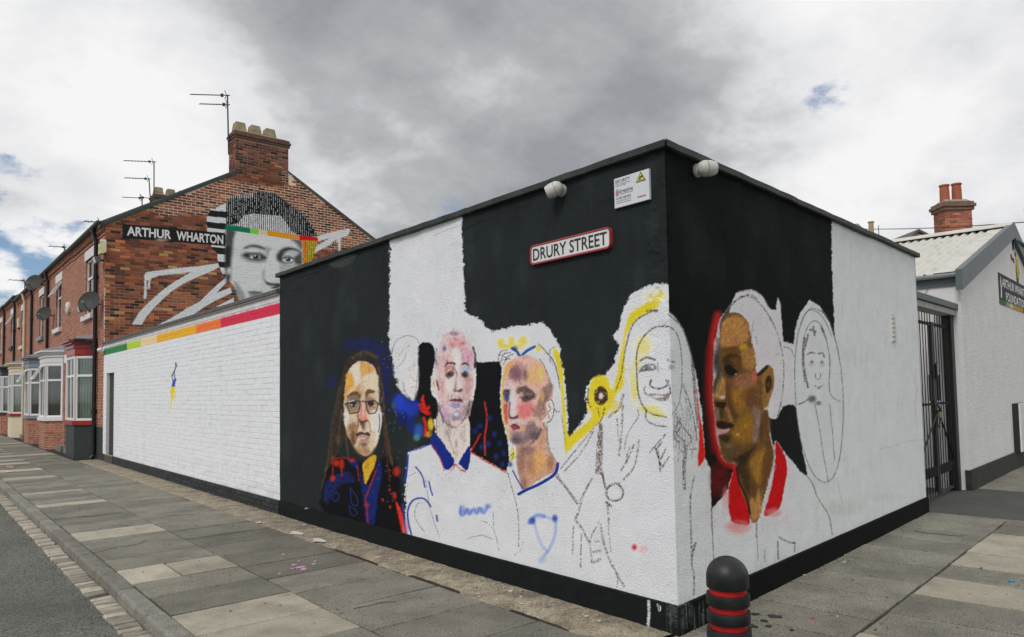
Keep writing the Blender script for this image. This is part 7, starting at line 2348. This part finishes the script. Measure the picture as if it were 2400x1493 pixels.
# white shed wall and dark clutter in the yard behind the gate
yb_ = empty('yard_shed', RW(7.2, 0, 4.9), 'white boarded shed seen through the gate bars', 'shed')
MB().frame(RW(5.93, 0, 4.9), DR, (0, 0, 1), HN).box(0, 2.4, 0.0, 2.9, -0.1, 0.0).build('wall', mat('shed_white', (0.72, 0.72, 0.71, 1), 0.8, 0.05, 4), yb_)
for k in range(8):
    MB().frame(RW(5.95 + k * 0.295, 0, 4.9), DR, (0, 0, 1), HN).box(0.004, 0.286, 0.05, 2.88, 0.0, 0.018).build('board', MATS['shed_white'], yb_)
MB().frame(RW(5.93, 0, 4.9), DR, (0, 0, 1), HN).box(0, 2.4, 0.0, 0.34, 0.0, 0.05).build('base_board', m_black, yb_)

# ------------------------------------------------------------------ roofs behind the hall
bh = empty('rear_house', on_plane(2250, 560, (17.5, 17.5, 0), (_fw[0], _fw[1], 0)) * (1, 1, 0), 'brick house rising over the hall roof with tall red chimney pots', 'house')
DB = 22.0


def far(x, y, depth=DB):
    dd = ray(x, y)
    return EYE + dd * depth / (dd @ _fw)


cA, cB, cT, cTr = far(2217, 545), far(2281, 545), far(2217, 492), far(2281, 488)
ux = (cB - cA) * (1, 1, 0)
wdt = np.linalg.norm(ux)
ux = ux / wdt
uy = np.cross((0, 0, 1.0), ux)
zb_, zt_ = cA[2] - 1.2, cT[2]
stack = MB().frame(cA * (1, 1, 0), ux, uy, (0, 0, 1)).box(0.006, wdt - 0.006, 0.006, 0.6, zb_, zt_).build('chimney_stack', MATS['chimney_mortar'], bh)
crs = bond(0, wdt, zb_, zt_, joint=0.013)
tone = lambda u, v: lin(random.choice([(142, 84, 66), (124, 74, 60), (150, 92, 70), (108, 68, 56)])) * random.uniform(0.85, 1.1)
brick_field(stack, cA * (1, 1, 0), ux, VZ, -uy, crs, tone, None, m_brick_raw, L_RIGHT * 1.15, 120, lambda u, v: -v, lambda u, v: (1, 1), proud=0.008)
brick_field(stack, cA * (1, 1, 0), uy, VZ, -ux, bond(0, 0.6, zb_, zt_, joint=0.013), tone, None, m_brick_raw, L_LEFT, 60, lambda u, v: -v, lambda u, v: (1, 1), proud=0.008)
m_cap2 = mat('cap_brick', (0.20, 0.115, 0.085, 1), 0.9, 0.3, 8, 0.006, 30)
for off, a, b in ((0.05, 0.0, 0.10), (0.09, 0.10, 0.20), (0.05, 0.20, 0.27)):
    MB().frame(cA * (1, 1, 0), ux, uy, (0, 0, 1)).box(-off, wdt + off, -off, 0.6 + off, zt_ + a, zt_ + b - 0.002, b=0.008).build('oversail', m_cap2, stack)
MB().frame(cA * (1, 1, 0), ux, uy, (0, 0, 1)).loft([[(0, 0, zt_ + 0.27), (wdt, 0, zt_ + 0.27), (wdt, 0.6, zt_ + 0.27), (0, 0.6, zt_ + 0.27)], [(0.1, 0.1, zt_ + 0.36), (wdt - 0.1, 0.1, zt_ + 0.36), (wdt - 0.1, 0.5, zt_ + 0.36), (0.1, 0.5, zt_ + 0.36)]]).build('flaunching', MATS['flaunching'], stack)
m_terra = mat('terracotta', (0.36, 0.11, 0.06, 1), 0.8, 0.12, 6)
for k, u in enumerate((0.20, 0.58)):
    MB().lathe([(0.14, 0), (0.135, 0.35), (0.125, 0.5), (0.15, 0.52), (0.15, 0.56), (0.11, 0.56), (0.10, 0.3)], cA * (1, 1, 0) + ux * u + uy * 0.3 + (0, 0, zt_ + 0.30 + 0.04 * k), n=20).build('chimney_pot', m_terra, stack, smooth=True)
q = far(2286, 540)
MB().lathe([(0.16, -0.6), (0.155, 0.28), (0.17, 0.30), (0.17, 0.34), (0.12, 0.34)], q + uy * 0.8, n=18).build('chimney_pot', m_terra, stack, smooth=True)
a_, b_ = far(2292, 545), far(2292, 478)
aerial(a_ + uy * 0.6 - (0, 0, 0.4), b_ + uy * 0.6, ((0.02, 0.35, 2, (-1, 0.4, 0.0)),), 'thin aerial beside the red chimney pots over the hall')
# house body below, with a slate roof mostly hidden by the hall
hb = far(2150, 700)
base0 = cA * (1, 1, 0) + uy * 0.05
MB().frame(base0, ux, uy, (0, 0, 1)).box(-1.5, 6, 0.3, 8, -0.1, cA[2] - 2.0).build('wall', m_front, bh)
MB().frame(base0, uy, (0, 0, 1), ux).prism([(0.0, cA[2] - 2.05), (8.3, cA[2] - 2.05), (0.3, cA[2] - 0.45)], -1.7, 6.2).build('roof', m_slate, bh)
gh = empty('rear_gable', far(2160, 560, 26.0) * (1, 1, 0), 'small brick gable tip peeping above the corrugated roof', 'house')
g1_, g2_, g3_ = far(2132, 562, 26.0), far(2152, 544, 26.0), far(2190, 556, 26.0)
GPm = (g1_ * (1, 1, 0))
uxx = (g3_ - g1_) * (1, 1, 0)
lw = np.linalg.norm(uxx)
uxx /= lw
uyy = np.cross((0, 0, 1.0), uxx)
MB().frame(GPm, uxx, (0, 0, 1), -uyy).prism([(0, -0.0), (lw * 1.1, 0.0), (lw * 1.1, g3_[2] - 0.25), (lw * 0.36, g2_[2]), (0, g1_[2] - 0.02)], -5.0, 0.0).build('wall', m_front, gh)
MB().frame(GPm, uxx, (0, 0, 1), -uyy).prism([(-0.12, g1_[2] - 0.09), (lw * 0.36, g2_[2] + 0.02), (lw * 1.2, g3_[2] - 0.20), (lw * 1.2, g3_[2] - 0.10), (lw * 0.36, g2_[2] + 0.11), (-0.12, g1_[2] + 0.0)], -5.05, 0.06).build('roof', m_slate, gh)
# tall pale flue and a stub beyond the roof edge
fl = far(2043, 560, 20.0)
tp = far(2043, 519, 20.0)
fo = empty('flue_pipe', (fl[0], fl[1], 0), 'tall buff chimney pot on a hidden stack past the roof edge', 'chimney')
MB().lathe([(0.07, -0.1), (0.065, tp[2] - fl[2] - 0.04), (0.085, tp[2] - fl[2] - 0.03), (0.085, tp[2] - fl[2])], fl, n=16).build('pot', mat('flue_buff', (0.40, 0.28, 0.16, 1), 0.8), fo, smooth=True)
MB().box(fl[0] - 0.35, fl[0] + 0.35, fl[1] - 0.35, fl[1] + 0.35, 0, fl[2] - 0.05).build('stack', m_front, fo)
MB().tube([fl + (0.16, -0.13, -0.3), fl + (0.16, -0.13, 0.38)], 0.01, 5).build('rod', m_dpipe, fo)
f2 = far(2007, 540, 20.0)
f3 = empty('chimney_stub', (f2[0], f2[1], 0), 'grey cement chimney shoulder just showing over the roof edge', 'chimney')
MB().frame((f2[0], f2[1], 0), (1, 0, 0), (0, 1, 0), (0, 0, 1)).loft([[(-0.16, -0.16, 0), (0.16, -0.16, 0), (0.16, 0.16, 0), (-0.16, 0.16, 0)], [(-0.16, -0.16, f2[2]), (0.16, -0.16, f2[2]), (0.16, 0.16, f2[2]), (-0.16, 0.16, f2[2])], [(-0.05, -0.05, f2[2] + 0.18), (0.05, -0.05, f2[2] + 0.18), (0.05, 0.05, f2[2] + 0.18), (-0.05, 0.05, f2[2] + 0.18)]]).build('stack', MATS['flaunching'], f3)
w0, w1 = far(1990, 536, 24.0), far(2560, 506, 14.0)
wire = MB().tube([w0 + (w1 - w0) * t_ + np.array([0, 0, -0.25 * 4 * t_ * (1 - t_) * 0.4]) for t_ in np.linspace(0, 1, 16)], 0.012, 5).build('overhead_wire', m_dpipe)
tag(wire, 'thin dark overhead wire crossing the sky past the red chimney', 'wire')

# ------------------------------------------------------------------ litter
q = on_ground(22, 1100)
lt_ = empty('crumpled_paper', q, 'crumpled pink paper lying near the kerb edge', 'litter')
mb = MB()
pts = [(random.uniform(-0.10, 0.10), random.uniform(-0.08, 0.08), random.uniform(0.0, 0.09)) for _ in range(16)]
import bmesh as _bm
bm_ = _bm.new()
for p in pts:
    bm_.verts.new(p)
_bm.ops.convex_hull(bm_, input=bm_.verts)
me = bpy.data.meshes.new('paper')
bm_.to_mesh(me)
bm_.free()
me.materials.append(mat('paper_pink', (0.55, 0.36, 0.33, 1), 0.8, 0.2, 20))
o = bpy.data.objects.new('sheet', me)
COL.objects.link(o)
o.parent = lt_
q = on_ground(20, 1107)
o = splat(0, 0, 0.09, m_splash['white'], 0.01, 10, 1.2, 'scrap', None)
o.name = 'paper_scrap'
o.location = (q[0], q[1], 0.004)
tag(o, 'flat white paper scrap beside the crumpled pink paper', 'litter')
q = on_ground(202, 1095)
o = splat(0, 0, 0.04, m_splash['white'], 0.01, 8, 1.2, 'scrap', None)
o.name = 'paper_scrap'
o.location = (q[0], q[1], 0.006)
tag(o, 'tiny white scrap on the slabs out from the drainpipe', 'litter')
for o in bpy.data.objects:
    if '_w' in o:
        del o['_w']
